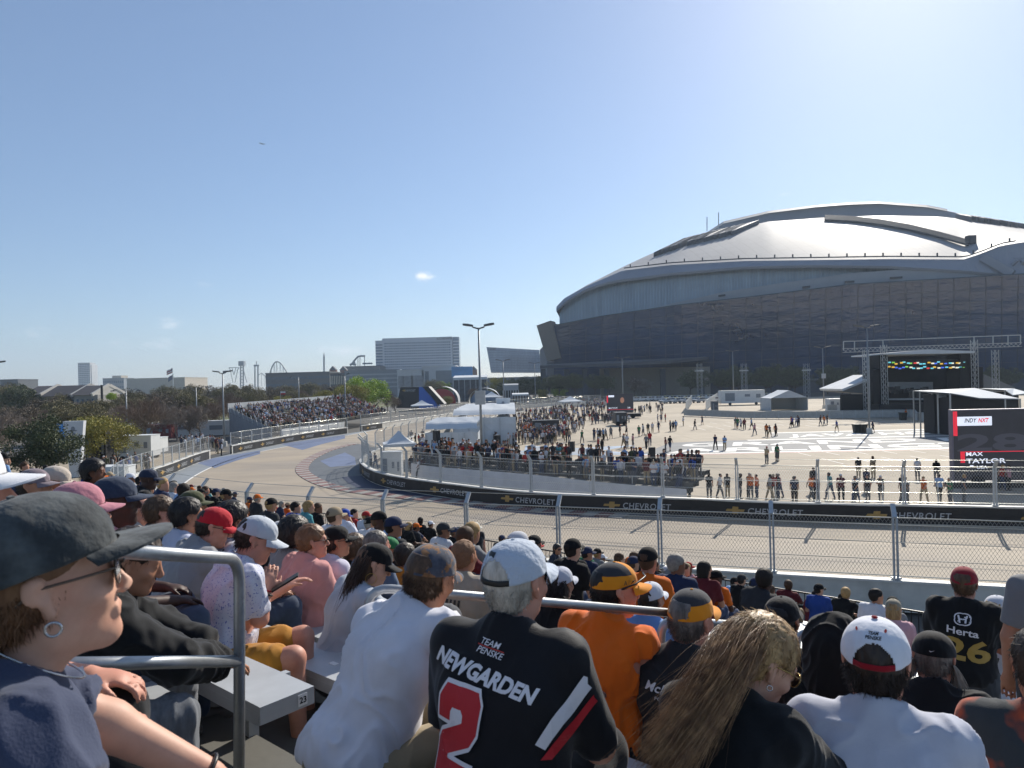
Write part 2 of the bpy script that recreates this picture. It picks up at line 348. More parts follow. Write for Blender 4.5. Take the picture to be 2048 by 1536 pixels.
def wall(name, label, path, h, thick, side, sections, pitch, cat='barrier wall', tw=2.45, cap=True):
    """concrete wall along path; side = +1/-1: which side carries the banner; sections = [(s0,s1)] bannered lengths"""
    mb = MB(); pts = resample(path, 1.0)+[path[-1]]
    L = offset(pts, thick/2); Rr = offset(pts, -thick/2)
    mb.grid([[Vector((a.x, a.y, 0)), Vector((a.x, a.y, h)), Vector((b.x, b.y, h)), Vector((b.x, b.y, 0))] for a, b in zip(L, Rr)], wrap=True)
    w = mb.build(name, mat_conc); tag(w, label, cat)
    if cap:
        mb = MB(); L = offset(pts, thick/2+.04); Rr = offset(pts, -thick/2-.04)
        mb.grid([[Vector((a.x, a.y, h+.002)), Vector((a.x, a.y, h+.07)), Vector((b.x, b.y, h+.07)), Vector((b.x, b.y, h+.002))] for a, b in zip(L, Rr)], wrap=True)
        mb.build('cap_rail', mat_cap, w)
    for s0, s1 in sections:
        mb = MB(); n = max(2, int((s1-s0)/.5)); P = []
        for i in range(n+1):
            p, t = at_len(path, s0+(s1-s0)*i/n); nrm = Vector((-t.y, t.x, 0))*side
            wv = .015*math.sin(i*1.7)+.01*math.sin(i*.6+1)
            o = p+nrm*(thick/2+.03+wv); P.append([Vector((o.x, o.y, .06)), Vector((o.x, o.y, h-.02+.012*math.sin(i*.9)))])
        mb.grid(P); bn = mb.build('banner', mat_banner, w, recalc=False)
        le = MB(); bo = MB(); s = s0+pitch*.5
        while s < s1-pitch*.35:
            p, t = at_len(path, s); nrm = Vector((-t.y, t.x, 0))*side; X = t if side < 0 else -t
            o = p+nrm*(thick/2+.06); Z = Vector((0, 0, 1)); hh = h*.36
            V, F, _ = text_mesh('CHEVROLET', .12, 1.1, .012); c = Vector((o.x, o.y, h*.5)); n0 = len(le.V)
            vs = []
            for v in V:
                q, tt = at_len(path, max(.01, s+(1.0+v[0]*tw)*(1 if side < 0 else -1))); n2 = Vector((-tt.y, tt.x, 0))*side; q = q+n2*(thick/2+.062); vs.append((q.x, q.y, h*.5+v[1]*hh))
            le.add(vs, F)
            bt = [(-.5, -.04), (-.44, .16), (-.17, .16), (-.13, .5), (.17, .5), (.16, .16), (.5, .16), (.44, -.16), (.17, -.16), (.13, -.5), (-.17, -.5), (-.16, -.16), (-.5, -.16)]
            q, tt = at_len(path, max(.01, s-1.15*(1 if side < 0 else -1))); n2 = Vector((-tt.y, tt.x, 0))*side; q = q+n2*(thick/2+.05)
            X2 = tt if side < 0 else -tt
            bo.extr([Vector((q.x, q.y, h*.5))+X2*(a*1.05)+Z*(b*.42) for a, b in bt], n2*.014)
            s += pitch
        if le.V: le.build('lettering', mat_bletter, bn, recalc=False); bo.build('emblem', mat_gold, bn)
    return w
def fence(name, label, path, z0, z1, step, lean, pitch=.11, wr=.0035, rails=(), post_w=.09, double=True, cat='fence', group=None, wire_mat=None, base_box=False):
    """posts with bent arms leaning to the +-lean side, cables and a woven wire mesh between them"""
    P = resample(path, step); root = empty(name, tuple(P[0]), 0, label, cat, group); o = P[0].copy(); o.z = 0; root.location = o
    arm = .5 if lean else 0; zb = z1-.38 if lean else z1
    for i, p in enumerate(P[:100]):
        t = (P[min(i+1, len(P)-1)]-P[max(i-1, 0)]).normalized(); n = Vector((-t.y, t.x, 0))*lean; q = p-o; mb = MB()
        for dx in ((-post_w*.5, post_w*.5) if double else (0,)):
            b = q+t*dx; mb.bar((b.x, b.y, z0), (b.x, b.y, zb), post_w*(.55 if double else 1), post_w, up=n if n.length else (0, 1, 0))
        if lean: mb.bar(Vector((q.x, q.y, zb-.02)), Vector((q.x, q.y, z1))+n*.36, post_w*1.3, post_w*.9)
        mb.box((q.x, q.y, z0+.04), (.26, .26, .05))
        mb.build('post', mat_galv, root)
    mr = MB()
    for z in rails: mr.tube([Vector((p.x-o.x, p.y-o.y, z)) for p in P], .011 if z not in (rails[0], rails[-1]) else .02, 5)
    if lean:
        off = [Vector((-(P[min(i+1, len(P)-1)]-P[max(i-1, 0)]).normalized().y, (P[min(i+1, len(P)-1)]-P[max(i-1, 0)]).normalized().x, 0))*lean for i in range(len(P))]
        mr.tube([Vector((p.x-o.x, p.y-o.y, z1))+n*.36 for p, n in zip(P, off)], .012, 5)
    mr.build('rail', M('bright_rail', 'c9c9c0', rough=.28, metal=.9, var=0), root, smooth=True)
    if pitch:
        V = []; F = []; H = zb-z0
        for a, b in zip(P, P[1:]):
            a = a-o; b = b-o; d = b-a; L = d.length; X = d/L; Nn = Vector((-X.y, X.x, 0)); kx = H*.62
            for sg in (1, -1):
                x = -kx
                while x < L:
                    xs, xe = (x, x+kx); u0, u1 = 0.0, 1.0
                    if xs < 0: u0 = -xs/kx
                    if xe > L: u1 = (L-xs)/kx
                    x += pitch
                    if u1 <= u0: continue
                    pa, pb = xs+kx*u0, xs+kx*u1; za, zb2 = z0+.05+(H-.06)*u0, z0+.05+(H-.06)*u1
                    if sg < 0: pa, pb = L-pa, L-pb
                    A = a+X*pa; B = a+X*pb; A.z = za; B.z = zb2; n0 = len(V); sd = (B-A).normalized().cross(Nn)
                    for q in (A, B): V += [q+sd*wr+Nn*(.004*sg), q-sd*wr+Nn*(.004*sg), q+Nn*(wr*1.4+.004*sg)]
                    F += [(n0, n0+1, n0+4, n0+3), (n0+1, n0+2, n0+5, n0+4), (n0+2, n0, n0+3, n0+5)]
        link('wire_mesh', meshdata('wire_mesh', V, F, wire_mat or mat_wire), root)
    return root
near_len = plen(NEAR)
wall('concrete_wall', 'long pale concrete barrier wall between the near grandstand and the race track', NEAR, 1.0, .3, 1, [], 7)
fence('catch_fence', 'tall wire catch fence on posts with bent tops along the near side of the track', NEAR, 1.08, 3.6, 4.0, 1, pitch=.12, wr=.0036, rails=(1.2, 1.75, 2.35, 2.95, 3.2), post_w=.115)
li = plen(INN)
def s_of(path, pt):
    best = (1e9, 0); s = 0
    for a, b in zip(path, path[1:]):
        d = (a-Vector(pt)).length
        if d < best[0]: best = (d, s)
        s += (b-a).length
    return best[1]
wall('barrier_wall', 'black bannered barrier wall curving round the inside of the hairpin', INN, 1.0, .3, 1, [(0.5, s_of(INN, (-15.5, 74, 0)))], 7.3, tw=2.9)
fence('catch_fence', 'tall catch fence on the inner wall of the bend in front of the plaza crowd', [p for p in INN if p.y < 78], 1.08, 3.5, 4.3, 1, pitch=.14, wr=.005, rails=(1.2, 1.7, 2.3, 2.9, 3.1), post_w=.12)
fence('catch_fence', 'inner catch fence running away behind the white tents towards the far corner', [p for p in INN if p.y >= 78], 1.08, 3.4, 4.3, -1, pitch=.35, wr=.01, rails=(1.2, 2.0, 3.0))
sg = s_of(OUT, (-36.3, 86, 0)); s2 = s_of(OUT, (-28.7, 126, 0))
iA = [p for p in OUT if p.y <= 86.2]; iB = [p for p in OUT if 88.6 < p.y <= 128]; iC = [p for p in OUT if p.y >= 128]
wall('barrier_wall', 'outer barrier wall left of the track opening, its near half bare concrete', iA, 1.0, .3, -1, [(s_of(iA, (-33.8, 67, 0)), plen(iA)-.3)], 5.2, tw=2.3)
wall('barrier_wall', 'black bannered outer barrier wall below the far grandstand', iB, 1.0, .3, -1, [(.3, plen(iB)-.3)], 6.2, tw=2.3)
wall('barrier_wall', 'far outer wall running beside the track towards the distant corner', iC, 1.0, .3, -1, [(.3, 8)], 6.2)
fence('debris_fence', 'steel fence curving round the outside of the bend on the left', iA, 1.08, 2.75, 2.7, 0, pitch=.3, wr=.008, rails=(1.15, 1.9, 2.7), double=False)
fence('debris_fence', 'steel fence with rails in front of the far grandstand', iB, 1.08, 2.75, 2.9, 0, pitch=.3, wr=.008, rails=(1.15, 1.9, 2.7), double=False)
fence('debris_fence', 'distant fence on the outer side of the track running to the far corner', iC, 1.08, 3.1, 4.0, 0, pitch=.4, wr=.012, rails=(1.15, 2.0, 3.05), double=False)
mb = MB(); pB = resample([p for p in iB if p.y > 104], 1.0); pB = offset(pB, -.5)
mb.grid([[Vector((p.x, p.y, .05)), Vector((p.x+.02*math.sin(i*2), p.y, 2.1+.03*math.sin(i*1.3))), Vector((p.x-.03, p.y, 2.1+.03*math.sin(i*1.3))), Vector((p.x-.03, p.y, .05))] for i, p in enumerate(offset(pB, 1.0))], wrap=True)
tag(mb.build('privacy_screen', M('white_screen', 'c4c6c6', rough=.7, var=.12, scale=1.2)), 'white fabric screen along the foot of the far grandstand', 'screen')

# ------------------------------------------------------------------ near grandstand: benches, footboards, railings
mat_alu = M('bench_aluminium', 'b9bdc0', rough=.5, metal=.25, var=.12, scale=3, spec=.3)
mat_board = M('footboard_plywood', '5c5b56', rough=.8, var=.22, scale=1.5, bump=.08, bscale=20)
mat_tag = M('seat_tag', 'e8e8e6', rough=.5, var=.03); mat_black = M('black_ink', '141414', rough=.6, var=0)
def bench(s, t0, t1, label, num=None, post=True, marks=True):
    z = seat_z(s); c = ST(s, (t0+t1)/2, z); root = empty('bench', tuple(ST(s, t0, z-.42)), 0, label, 'bench', None)
    o = root.location; q = lambda ss, tt, zz: ST(ss, tt, zz)-o
    mb = MB(); mb.box(q(s-.13, (t0+t1)/2, z-.02), (.26, t1-t0, .045), (SV, SU, Vector((0, 0, 1))))
    sp = mb.build('seat_plank', mat_alu, root)
    m2 = MB(); m2.box(q(s-.005, (t0+t1)/2, z-.055), (.012, t1-t0-.01, .05), (SV, SU, Vector((0, 0, 1)))); m2.box(q(s-.255, (t0+t1)/2, z-.055), (.012, t1-t0-.01, .05), (SV, SU, Vector((0, 0, 1))))
    m2.build('edge_flange', mat_alu, sp)
    mb = MB(); mb.box(q(s-.13, t1-.003 if num == 'neg' else t0-.006, z-.035), (.262, .012, .075), (SV, SU, Vector((0, 0, 1)))); mb.build('end_cap', mat_alu, root)
    if num and num != 'neg':
        mb = MB(); mb.m = 0; mb.box(q(s-.06, t0-.0145, z-.035), (.045, .004, .05), (SV, SU, Vector((0, 0, 1)))); mb.m = 1
        put_text(mb, num, q(s-.06, t0-.018, z-.035), SV, (0, 0, 1), .034, .028, bold=.02); mb.build('row_number', [mat_tag, mat_black], root)
    if marks:
        mb = MB(); k = t0+.5
        while k < t1-.2:
            mb.box(q(s-.13, k, z+.0045), (.03, .05, .003), (SV, SU, Vector((0, 0, 1)))); k += .45
            if k > t0+5: break
        mb.build('seat_tag', mat_tag, sp)
    mb = MB(); k = t0+.35
    while k < t1:
        mb.bar(q(s-.1, k, z-.045), q(s-.1, k, z-.6), .05, .05, up=SU); mb.bar(q(s-.24, k, z-.07), q(s+.1, k, z-.07), .04, .04); k += 1.8
    mb.build('support', mat_galv, root)
for i in range(25):
    s = 1.22+.6*i
    if i == 0: lb = 'upper aluminium bench with an end plate, number 24, beside the handrail post'
    elif i == 1: lb = 'next bench down from the number 24, with the number 23 end plate'
    else: lb = '%s aluminium bench in front of the one numbered 23' % ordw(i-1)
    bench(s, 2.73, 30, lb, {0: '24', 1: '23', 2: '22'}.get(i), marks=i < 6)
    if s > .5: bench(s, -14, 1.75, 'aluminium bench right of the aisle, %s up from the walkway' % ordw(25-i), 'neg', marks=False)
for i in (-2, -1):
    s = 1.22+.6*i; bench(s, -6, 8, 'aluminium bench nearest the camera, %s of the two' % ('upper' if i == -2 else 'lower'), 'neg', marks=False)
mb = MB(); A3 = (SV, SU, Vector((0, 0, 1)))
for i in range(-3, 25):
    s = 1.22+.6*i; mb.box(ST(s+.22, 8, seat_z(s)-.47), (.58, 44, .04), A3); mb.box(ST(s-.08, 8, seat_z(s)-.40), (.02, 44, .1), A3)
mb.box(ST(17.0, 8, 1.88), (3.3, 50, .06), A3)
fb = mb.build('grandstand_deck', mat_board, kind='structure')
mb = MB()
for k in range(-14, 30, 3):
    mb.bar(ST(-.5, k, 6.6), ST(15.6, k, 2.1), .08, .2); 
    for s in (0, 4, 8, 12, 16, 18): mb.bar(ST(s+.3, k, 0), ST(s+.3, k, max(1.8, seat_z(s)-.85)), .08)
mb.build('grandstand_frame', mat_galv, kind='structure')
mat_blk = M('black_railing', '1d1e20', rough=.45, metal=.3, var=.1)
def picket(name, label, pts, h, mat=mat_blk, gap=.14, cat='railing', sec=2.4):
    o = Vector(pts[0]); root = empty(name, tuple(o), 0, label, cat); P = resample(pts, sec)
    mb = MB(); mr = MB(); mp_ = MB()
    for a, b in zip(P, P[1:]):
        a = a-o; b = b-o; X = (b-a)
        for z in (.12, h): mr.bar(a+Vector((0, 0, z)), b+Vector((0, 0, z)), .035)
        n = int(X.length/gap)
        for k in range(n): q = a+X*(k/n); mb.bar(q+Vector((0, 0, .12)), q+Vector((0, 0, h)), .016)
        mp_ = MB(); mp_.bar(a, a+Vector((0, 0, h+.02)), .045); mp_.build('post', mat, root)
    mb.build('picket', mat, root); mr.build('rail', mat, root); return root
picket('guard_railing', 'black picket railing along the outer edge of the walkway below the stand', [ST(17.4, -12, 1.91), ST(17.4, 28, 1.91)], 1.08)
picket('guard_railing', 'black picket railing between the lowest seats and the walkway', [ST(15.7, -12, 1.91), ST(15.7, 3, 1.91)], 1.05)
picket('guard_railing', 'black picket railing in front of the lowest seats on the left', [ST(15.7, 6, 1.91), ST(15.7, 27, 1.91)], 1.05)
def pipe(name, label, paths, r=.021):
    root = empty(name, tuple(paths[0][0]), 0, label, 'handrail'); o = root.location.copy()
    for i, p in enumerate(paths):
        q = smoothpath([p[0]], 0) if len(p) < 2 else [Vector(x)-o for x in p]
        if len(q) > 2:   # round the corners
            w = [q[0]]
            for a, b, c in zip(q, q[1:], q[2:]):
                d1 = min(.09, (b-a).length*.45); d2 = min(.09, (c-b).length*.45); A = b+(a-b).normalized()*d1; C = b+(c-b).normalized()*d2
                w += [A*(1-k)**2+b*2*k*(1-k)+C*k*k for k in (0, .2, .4, .6, .8, 1)]
            q = w+[q[-1]]
        mb = MB(); mb.tube(q, r, 14); mb.build('top_rail' if i == 0 else 'mid_rail', M('handrail_steel', 'a3a6a8', rough=.42, metal=.8, var=.12, scale=30, bump=.04, bscale=60), root, smooth=True)
    return root
pipe('handrail', 'steel handrail loop beside the woman in the dark washed cap', [[W(478, 1700, 2.35), W(479, 1118, 2.35), W(180, 1098, 1.55)], [W(478, 1322, 2.35), W(60, 1330, 1.75)]], .0185)
pipe('handrail', 'steel handrail with a curved end behind the man in the camouflage cap', [[W(734, 1500, 2.75), W(736, 1174, 2.75), W(1340, 1226, 3.0)], [W(736, 1340, 2.75), W(1340, 1400, 3.0)]], .018)
pipe('handrail', 'short steel handrail left of the man in the dark team shirt', [[W(1321, 1420, 3.6), W(1322, 1240, 3.6), W(1560, 1256, 3.9)], [W(1322, 1330, 3.6), W(1560, 1350, 3.9)]], .022)
pipe('handrail', 'short steel handrail beside the black hooded figure', [[W(1594, 1400, 4.3), W(1594, 1262, 4.3), W(1690, 1266, 4.3)]], .021)

r9 = random.Random(9)      # worn darker tyre lines along the track
mt_ = M('tyre_rubber', '6f675d', rough=.8, var=.25, scale=.8, coord='World')
mid = [OUT[0]]
for k in range(9):
    f0 = .25+.5*k/9; a0 = [G(*q) for q in ((2100, 1130-40*f0*0), (1500, 1100), (1000, 1062), (700, 1020), (540, 985), (470, 955), (480, 930), (560, 905), (680, 880), (780, 860), (900, 838))]
    ln = smoothpath([p+Vector((r9.uniform(-.4, .4)+(k-4)*.55*(1 if i > 4 else .3), (k-4)*(.75 if i < 5 else .1)+r9.uniform(-.3, .3), 0)) for i, p in enumerate(a0)], 3); i0_ = r9.randint(0, len(ln)//2); i1_ = min(len(ln)-1, i0_+r9.randint(len(ln)//4, len(ln)//2)); seg = ln[i0_:i1_]
    seg = [p for p in seg if p.x > 2]
    if len(seg) > 3: sheet('tyre_mark', strip(offset(seg, .09), offset(seg, -.09)), .0065+.0002*k, mt_)

# ================================================================== STADIUM
def interp(pts, x):
    xs = [p[0] for p in pts]; return [float(np.interp(x, xs, [p[k] for p in pts])) for k in range(1, len(pts[0]))]
wallP = [(1108, 370, 651), (1200, 360, 633), (1350, 340, 611), (1550, 322, 588), (1700, 310, 569), (1800, 305, 563), (1900, 300, 557), (2048, 292, 548), (2300, 282, 534), (2700, 270, 512)]
mat_glass = M('stadium_glass', '203a5c', rough=.05, var=.3, scale=.05, spec=.5, coord='World')
_t = mat_glass.node_tree; _b = _t.nodes['Principled BSDF']; _b.inputs['IOR'].default_value = 2.0
_n = nd(_t, 'ShaderNodeTexNoise', Scale=.14, Detail=4.0, Roughness=.6); _g = _t.nodes.new('ShaderNodeNewGeometry'); _mp = _t.nodes.new('ShaderNodeMapping'); _mp.inputs['Scale'].default_value = (.55, .55, 1.6)
_t.links.new(_g.outputs['Position'], _mp.inputs[0]); _t.links.new(_mp.outputs[0], _n.inputs['Vector'])
_bp = nd(_t, 'ShaderNodeBump', Strength=.6, Distance=.9); _t.links.new(_n.outputs[0], _bp.inputs['Height']); _t.links.new(_bp.outputs[0], _b.inputs['Normal'])
mat_glass2 = M('clerestory_glass', '8597a8', rough=.15, var=.22, scale=.12, spec=.7, coord='World', aniso=(3, 3, .3))
mat_roof = M('stadium_roof_metal', '9b9b9c', rough=.64, metal=.05, var=.07, scale=.05, coord='World', bump=.25, bscale=.45, spec=.2); joints(mat_roof, 5, 9, .18, .8, .95)
mat_roofd = M('stadium_fascia', '8b919c', rough=.75, metal=.1, var=.08, scale=.05, coord='World')
mat_darkm = M('dark_metal', '3a3d42', rough=.5, metal=.4, var=.1)
mat_stone = M('stadium_stone', '4d545e', rough=.85, var=.1, scale=.2, coord='World')
stad = empty('stadium', tuple(G(1600, 790)), 0, 'huge domed stadium with a slanted dark glass wall and a silver arched roof', 'stadium'); SO = stad.location.copy()
def sp(px, py, D): return W(px, py, D)-SO
pxs = list(range(1108, 2700, 16))
mb = MB(); P = []
for x in pxs:
    D, y = interp(wallP, x); top = sp(x, y, D); bot = sp(x, 790, D+9); bot.z = 6-SO.z
    P.append([bot.lerp(top, k/8) for k in range(9)])
mb.grid(P); mb.build('glass_wall', mat_glass, stad, recalc=False)
mb = MB()
for x in pxs:          # horizontal joints and vertical ribs stand a little proud
    pass
for k in range(1, 8):
    for a, b in zip(P, P[1:]): mb.bar(a[k]+Vector((0, -.12, 0)), b[k]+Vector((0, -.12, 0)), .16)
for i in range(0, len(P), 2): mb.bar(P[i][0]+Vector((0, -.12, 0)), P[i][-1]+Vector((0, -.12, 0)), .14, .2, up=(0, 1, 0))
for a, b in zip(P, P[1:]): mb.bar(a[-1], b[-1], .7, .5)
mb.build('glazing_bars', M('glazing_bar', '3b4654', rough=.4, metal=.5, var=.1), stad)
mb = MB()
mb.grid([[Vector((p[0].x, p[0].y+2, -SO.z-.2)), Vector((p[0].x, p[0].y+2, 6-SO.z)), p[0]+Vector((0, 0, 0))] for p in P]); mb.build('stone_base', mat_stone, stad)
mb = MB()
for i in range(0, len(P)-1): mb.bar(P[i][0], P[i+1][0], .8, .8)
mb.build('base_ledge', M('ledge_grey', '75797f', rough=.7), stad)
eaveP = [(1113, 619, 622), (1120, 603, 640), (1147, 584, 650), (1180, 570, 578), (1221, 560, 568), (1342, 543, 553), (1489, 531, 540), (1635, 528, 537), (1781, 531, 540), (1927, 540, 548), (2015, 548, 552), (2300, 566, 570), (2700, 590, 595)]
eaveU = [(1113, 616), (1128, 597), (1172, 573), (1245, 541), (1342, 530), (1489, 522), (1635, 520), (1781, 518), (1927, 519), (1960, 508), (2000, 492), (2048, 484), (2300, 468), (2700, 450)]
silP = [(1113, 613), (1128, 597), (1172, 571), (1245, 534), (1294, 511), (1367, 482), (1415, 470), (1450, 462), (1537, 443), (1635, 436), (1757, 431), (1878, 433), (1951, 441), (2048, 457), (2300, 490), (2700, 540)]
def roofpt(x, t, lift=0.0):
    D0, _ = interp(wallP, max(x, 1113)); D0 += 8; De = 95*(1.02-math.exp(-max(0, x-1113)/150))
    yu, = interp(eaveU, x); ys, = interp(silP, x); tt = min(t, 1.0)
    y = yu+(ys-yu)*(1-(1-tt)**2); p = W(x, y-.0, D0+De*tt)
    if t > 1: p = p+Vector((0, (t-1)*De, -((t-1)**2)*De*.55))
    return p+Vector((0, -.35, .95))*lift-SO
rx = [1113, 1116, 1120, 1128, 1140, 1155]+list(range(1172, 2700, 14))
mb = MB(); mb.grid([[roofpt(x, t) for t in [i/14 for i in range(15)]+[1.15, 1.4, 1.8, 2.4]] for x in rx]); rf = mb.build('roof', mat_roof, stad, smooth=True)
mb = MB(); g = []; soff = []
for x in rx:
    D0, _ = interp(wallP, x); yl, yb = interp(eaveP, x)[0], interp(eaveP, x)[1]; yu, = interp(eaveU, x)
    yl2 = min(float(np.interp(x, [1113, 1128, 1147, 1172, 1221, 1342, 1489, 1635, 1781, 1927, 2015, 2700], [619, 605, 592, 578, 562, 546, 533, 530, 532, 541, 549, 592])), 900)
    g.append([roofpt(x, 0), W(x, max(yl2, yu+1), D0+4)-SO, W(x, max(yl2, yu+1)+5, D0+4.5)-SO, W(x, max(yl2, yu+1)+5, D0+16)-SO])
mb.grid(g); mb.build('eave_band', mat_roofd, stad, smooth=False)
mb = MB(); g2 = []
for x in [1119]+rx[3:]:
    if x > 1960: break
    D0, yw = interp(wallP, x); yb = float(np.interp(x, [1113, 1128, 1147, 1172, 1221, 1342, 1489, 1635, 1781, 1927, 2015], [640, 610, 596, 582, 567, 551, 538, 535, 537, 546, 554]))
    g2.append([W(x, max(yb, 0), D0+10)-SO, W(x, max(yw, yb)+4, D0+10)-SO])
mb.grid(g2); mb.build('clerestory', mat_glass2, stad, recalc=False)
mb = MB()
for x in np.arange(1124, 1900, 6.0):
    D0, yw = interp(wallP, x); yb = float(np.interp(x, [1113, 1128, 1147, 1172, 1221, 1342, 1489, 1635, 1781, 1927, 2015], [640, 610, 596, 582, 567, 551, 538, 535, 537, 546, 554]))
    if yw-yb > 2: mb.bar(W(x, yb, D0+9.8)-SO, W(x, yw+2, D0+9.8)-SO, .22, up=(0, 1, 0))
mb.build('mullions', M('mullion', '8795a3', rough=.5, metal=.3), stad)
mb = MB()         # pale terrace band between the glass wall and the clerestory
g = []
for x in range(1320, 2000, 20):
    D0, yw = interp(wallP, x); h = float(np.interp(x, [1320, 1450, 1550, 1800, 1900, 2000], [2, 16, 20, 24, 18, 3])); g.append([W(x, yw-h, D0+5)-SO, W(x, yw+2, D0+5)-SO])
mb.grid(g); mb.build('terrace_band', M('terrace_grey', '8d939a', rough=.7, var=.08, scale=.1, coord='World'), stad, recalc=False)
mb = MB()
for x0, x1, dy in ((1437, 1472, 9), (1605, 1680, 6), (1690, 1752, 6), (1780, 1842, 8)):
    D0, yw0 = interp(wallP, x0); _, yw1 = interp(wallP, x1); mb.bar(W(x0, yw0-dy, D0+4)-SO, W(x1, yw1-dy, D0+4)-SO, .5, .9)
mb.build('vent_slots', mat_darkm, stad)
# raised panels of the moving roof: a fascia ring with a lit top edge
lipU = [(1415, 468), (1447, 447), (1537, 426), (1635, 414), (1700, 409), (1757, 407), (1854, 414), (1910, 425), (1951, 438)]
lipL = [(1415, 470), (1450, 464), (1537, 444), (1635, 437.5), (1700, 433), (1781, 430), (1878, 433), (1951, 441)]
mb = MB(); g = []
for x in range(1415, 1952, 8):
    D = 436+4*math.sin((x-1415)/170); yu, = interp(lipU, x); yl, = interp(lipL, x); g.append([W(x, yl+1, D)-SO, W(x, yu, D)-SO, W(x, yu-.6, D+14)-SO, W(x, yu+4, D+60)-SO])
mb.grid(g); mb.build('roof_fascia', mat_roofd, stad, recalc=False)
mb = MB(); mb.grid([[W(x, interp(lipU, x)[0], 436)-SO+Vector((0, 0, .15)), W(x, interp(lipU, x)[0], 440)-SO+Vector((0, 0, 1.3))] for x in range(1415, 1900, 8)]); mb.build('fascia_trim', mat_roof, stad)
# long truss slot running down the roof
tr = [(1649, 434.5), (1700, 437), (1760, 444), (1820, 455), (1880, 470), (1937, 486)]
def roof_at(x, y, lift=.5):
    yu, = interp(eaveU, x); ys, = interp(silP, x); k = min(1, max(0, (y-yu)/(ys-yu))); return roofpt(x, 1-math.sqrt(1-k), lift)
mb = MB(); up = [roof_at(x, y+1, .9) for x, y in tr]; lo = [roof_at(x, y+9, .5) for x, y in tr]
for a, b, c, d in zip(up, up[1:], lo[1:], lo): mb.hexa([d, c, b, a]+[q+Vector((0, -.2, .8)) for q in (d, c, b, a)])
mb.box(roof_at(1940, 487, 1.5), (3.5, 3, 4)); mb.build('roof_truss', M('truss_slot', '3c3f45', rough=.95, spec=.05), stad)
mb = MB()      # gutter rail with little posts above the eave
prev = None
for x in range(1248, 2040, 12):
    yu, = interp(eaveU, x); q = roofpt(x, .0)+Vector((0, -1.0, 1.0))
    if prev is not None: mb.bar(prev, q, .5)
    if (x//12) % 3 == 0: mb.bar(q, q+Vector((0, 0, 1.6)), .5, up=(0, 1, 0))
    prev = q
mb.build('gutter_rail', mat_darkm, stad)
# raised lettering on the far side of the roof, seen almost edge-on
for txt, xa, xb, ta, tb, sk in (('AT&T STADIUM', 1325, 1500, .50, .80, 55), ('AT&T STADIUM', 2100, 1915, .80, .97, -30)):
    V, F, _ = text_mesh(txt, 0, 1.0, .02); Vn = []
    for u, v in V:
        x = (xa+xb)/2+u*(xb-xa)*.9+v*sk; t = (ta+tb)/2+v*(tb-ta)+ (0.12*u if sk > 0 else 0); Vn.append((x, t))
    A = [roofpt(x, t, 2.6) for x, t in Vn]; B = [roofpt(x, t, .1) for x, t in Vn]; mb = MB(); n = len(A); mb.add(A+B, list(F)+[tuple(i+n for i in reversed(f)) for f in F])
    ed = {}
    for f in F:
        for a, b in zip(f, f[1:]+f[:1]): ed[(a, b)] = 1
    mb.F += [(a, b, b+n, a+n) for (a, b) in ed if (b, a) not in ed]; mb.mi += [0]*(len(mb.F)-len(mb.mi))
    mb.build('roof_lettering', M('roof_letter', '5a5d63', rough=.5, metal=.3), stad)
mb = MB()     # dark entrance truss bay at the right end
for x0, y0, x1, y1, w in ((1965, 514, 2025, 548, 3.2), (2000, 516, 2060, 520, 1.2), (2010, 548, 2035, 520, 1), (2035, 548, 2048, 522, 1), (2048, 548, 2075, 518, 1), (2048, 520, 2100, 545, 1), (2000, 540, 2100, 542, 1)):
    mb.bar(W(x0, y0, 303)-SO, W(x1, y1, 296)-SO, w)
mb.build('end_truss', mat_roofd, stad)
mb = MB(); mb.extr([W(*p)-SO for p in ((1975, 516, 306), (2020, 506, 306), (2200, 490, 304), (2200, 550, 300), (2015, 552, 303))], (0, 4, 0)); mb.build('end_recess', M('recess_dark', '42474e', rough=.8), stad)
mb = MB()
for x, y0, y1 in ((1414, 462, 434), (1437, 462, 425), (1893, 500, 436)): mb.bar(W(x, y0, 420)-SO, W(x, y1, 420)-SO, .45, up=(0, 1, 0))
mb.build('roof_mast', mat_galv, stad)
# pale slab and canopy at the left end
mb = MB(); mb.extr([W(*p)-SO for p in ((1073, 651, 366), (1101, 641, 366), (1122, 716, 372), (1094, 722, 372))], (3, 9, 0)); mb.build('end_slab', M('slab_taupe', '87817b', rough=.75, var=.06, scale=.1, coord='World'), stad)
mb = MB(); mb.extr([W(*p)-SO for p in ((1100, 648, 374), (1117, 648, 374), (1150, 730, 378), (1126, 722, 378))], (0, 12, 0)); mb.build('end_glass', mat_glass, stad)
mb = MB(); mb.extr([W(1080, 737, 318)-SO, W(1200, 733, 312)-SO, W(1340, 727, 306)-SO, W(1418, 719, 320)-SO, W(1418, 719, 345)-SO, W(1100, 733, 352)-SO], (0, 0, 1.3)); mb.build('canopy', M('canopy_dark', '4a4e55', rough=.6, metal=.3), stad)
for x in (1086, 1133, 1169, 1213, 1325, 1402):
    mb = MB(); a = W(x, 738, 322); mb.bar(Vector((a.x, a.y, 0))-SO, a-SO, 2.2); mb.build('canopy_column', mat_stone, stad)
mb = MB(); mb.extr([W(1200, 737, 350)-SO, W(1420, 733, 340)-SO, Vector((W(1420, 733, 340).x, W(1420, 733, 340).y, 0))-SO, Vector((W(1200, 737, 350).x, W(1200, 737, 350).y, 0))-SO], (0, 2, 0)); mb.build('concourse_wall', M('concourse_tan', 'a29a8e', rough=.85, var=.08, scale=.1, coord='World'), stad)
mb = MB(); bx = [W(1113, 760, 470), W(2900, 700, 470)]; mb.box((Vector((190, 560, 18))-SO), (330, 120, 36)); mb.build('rear_block', mat_stone, stad)

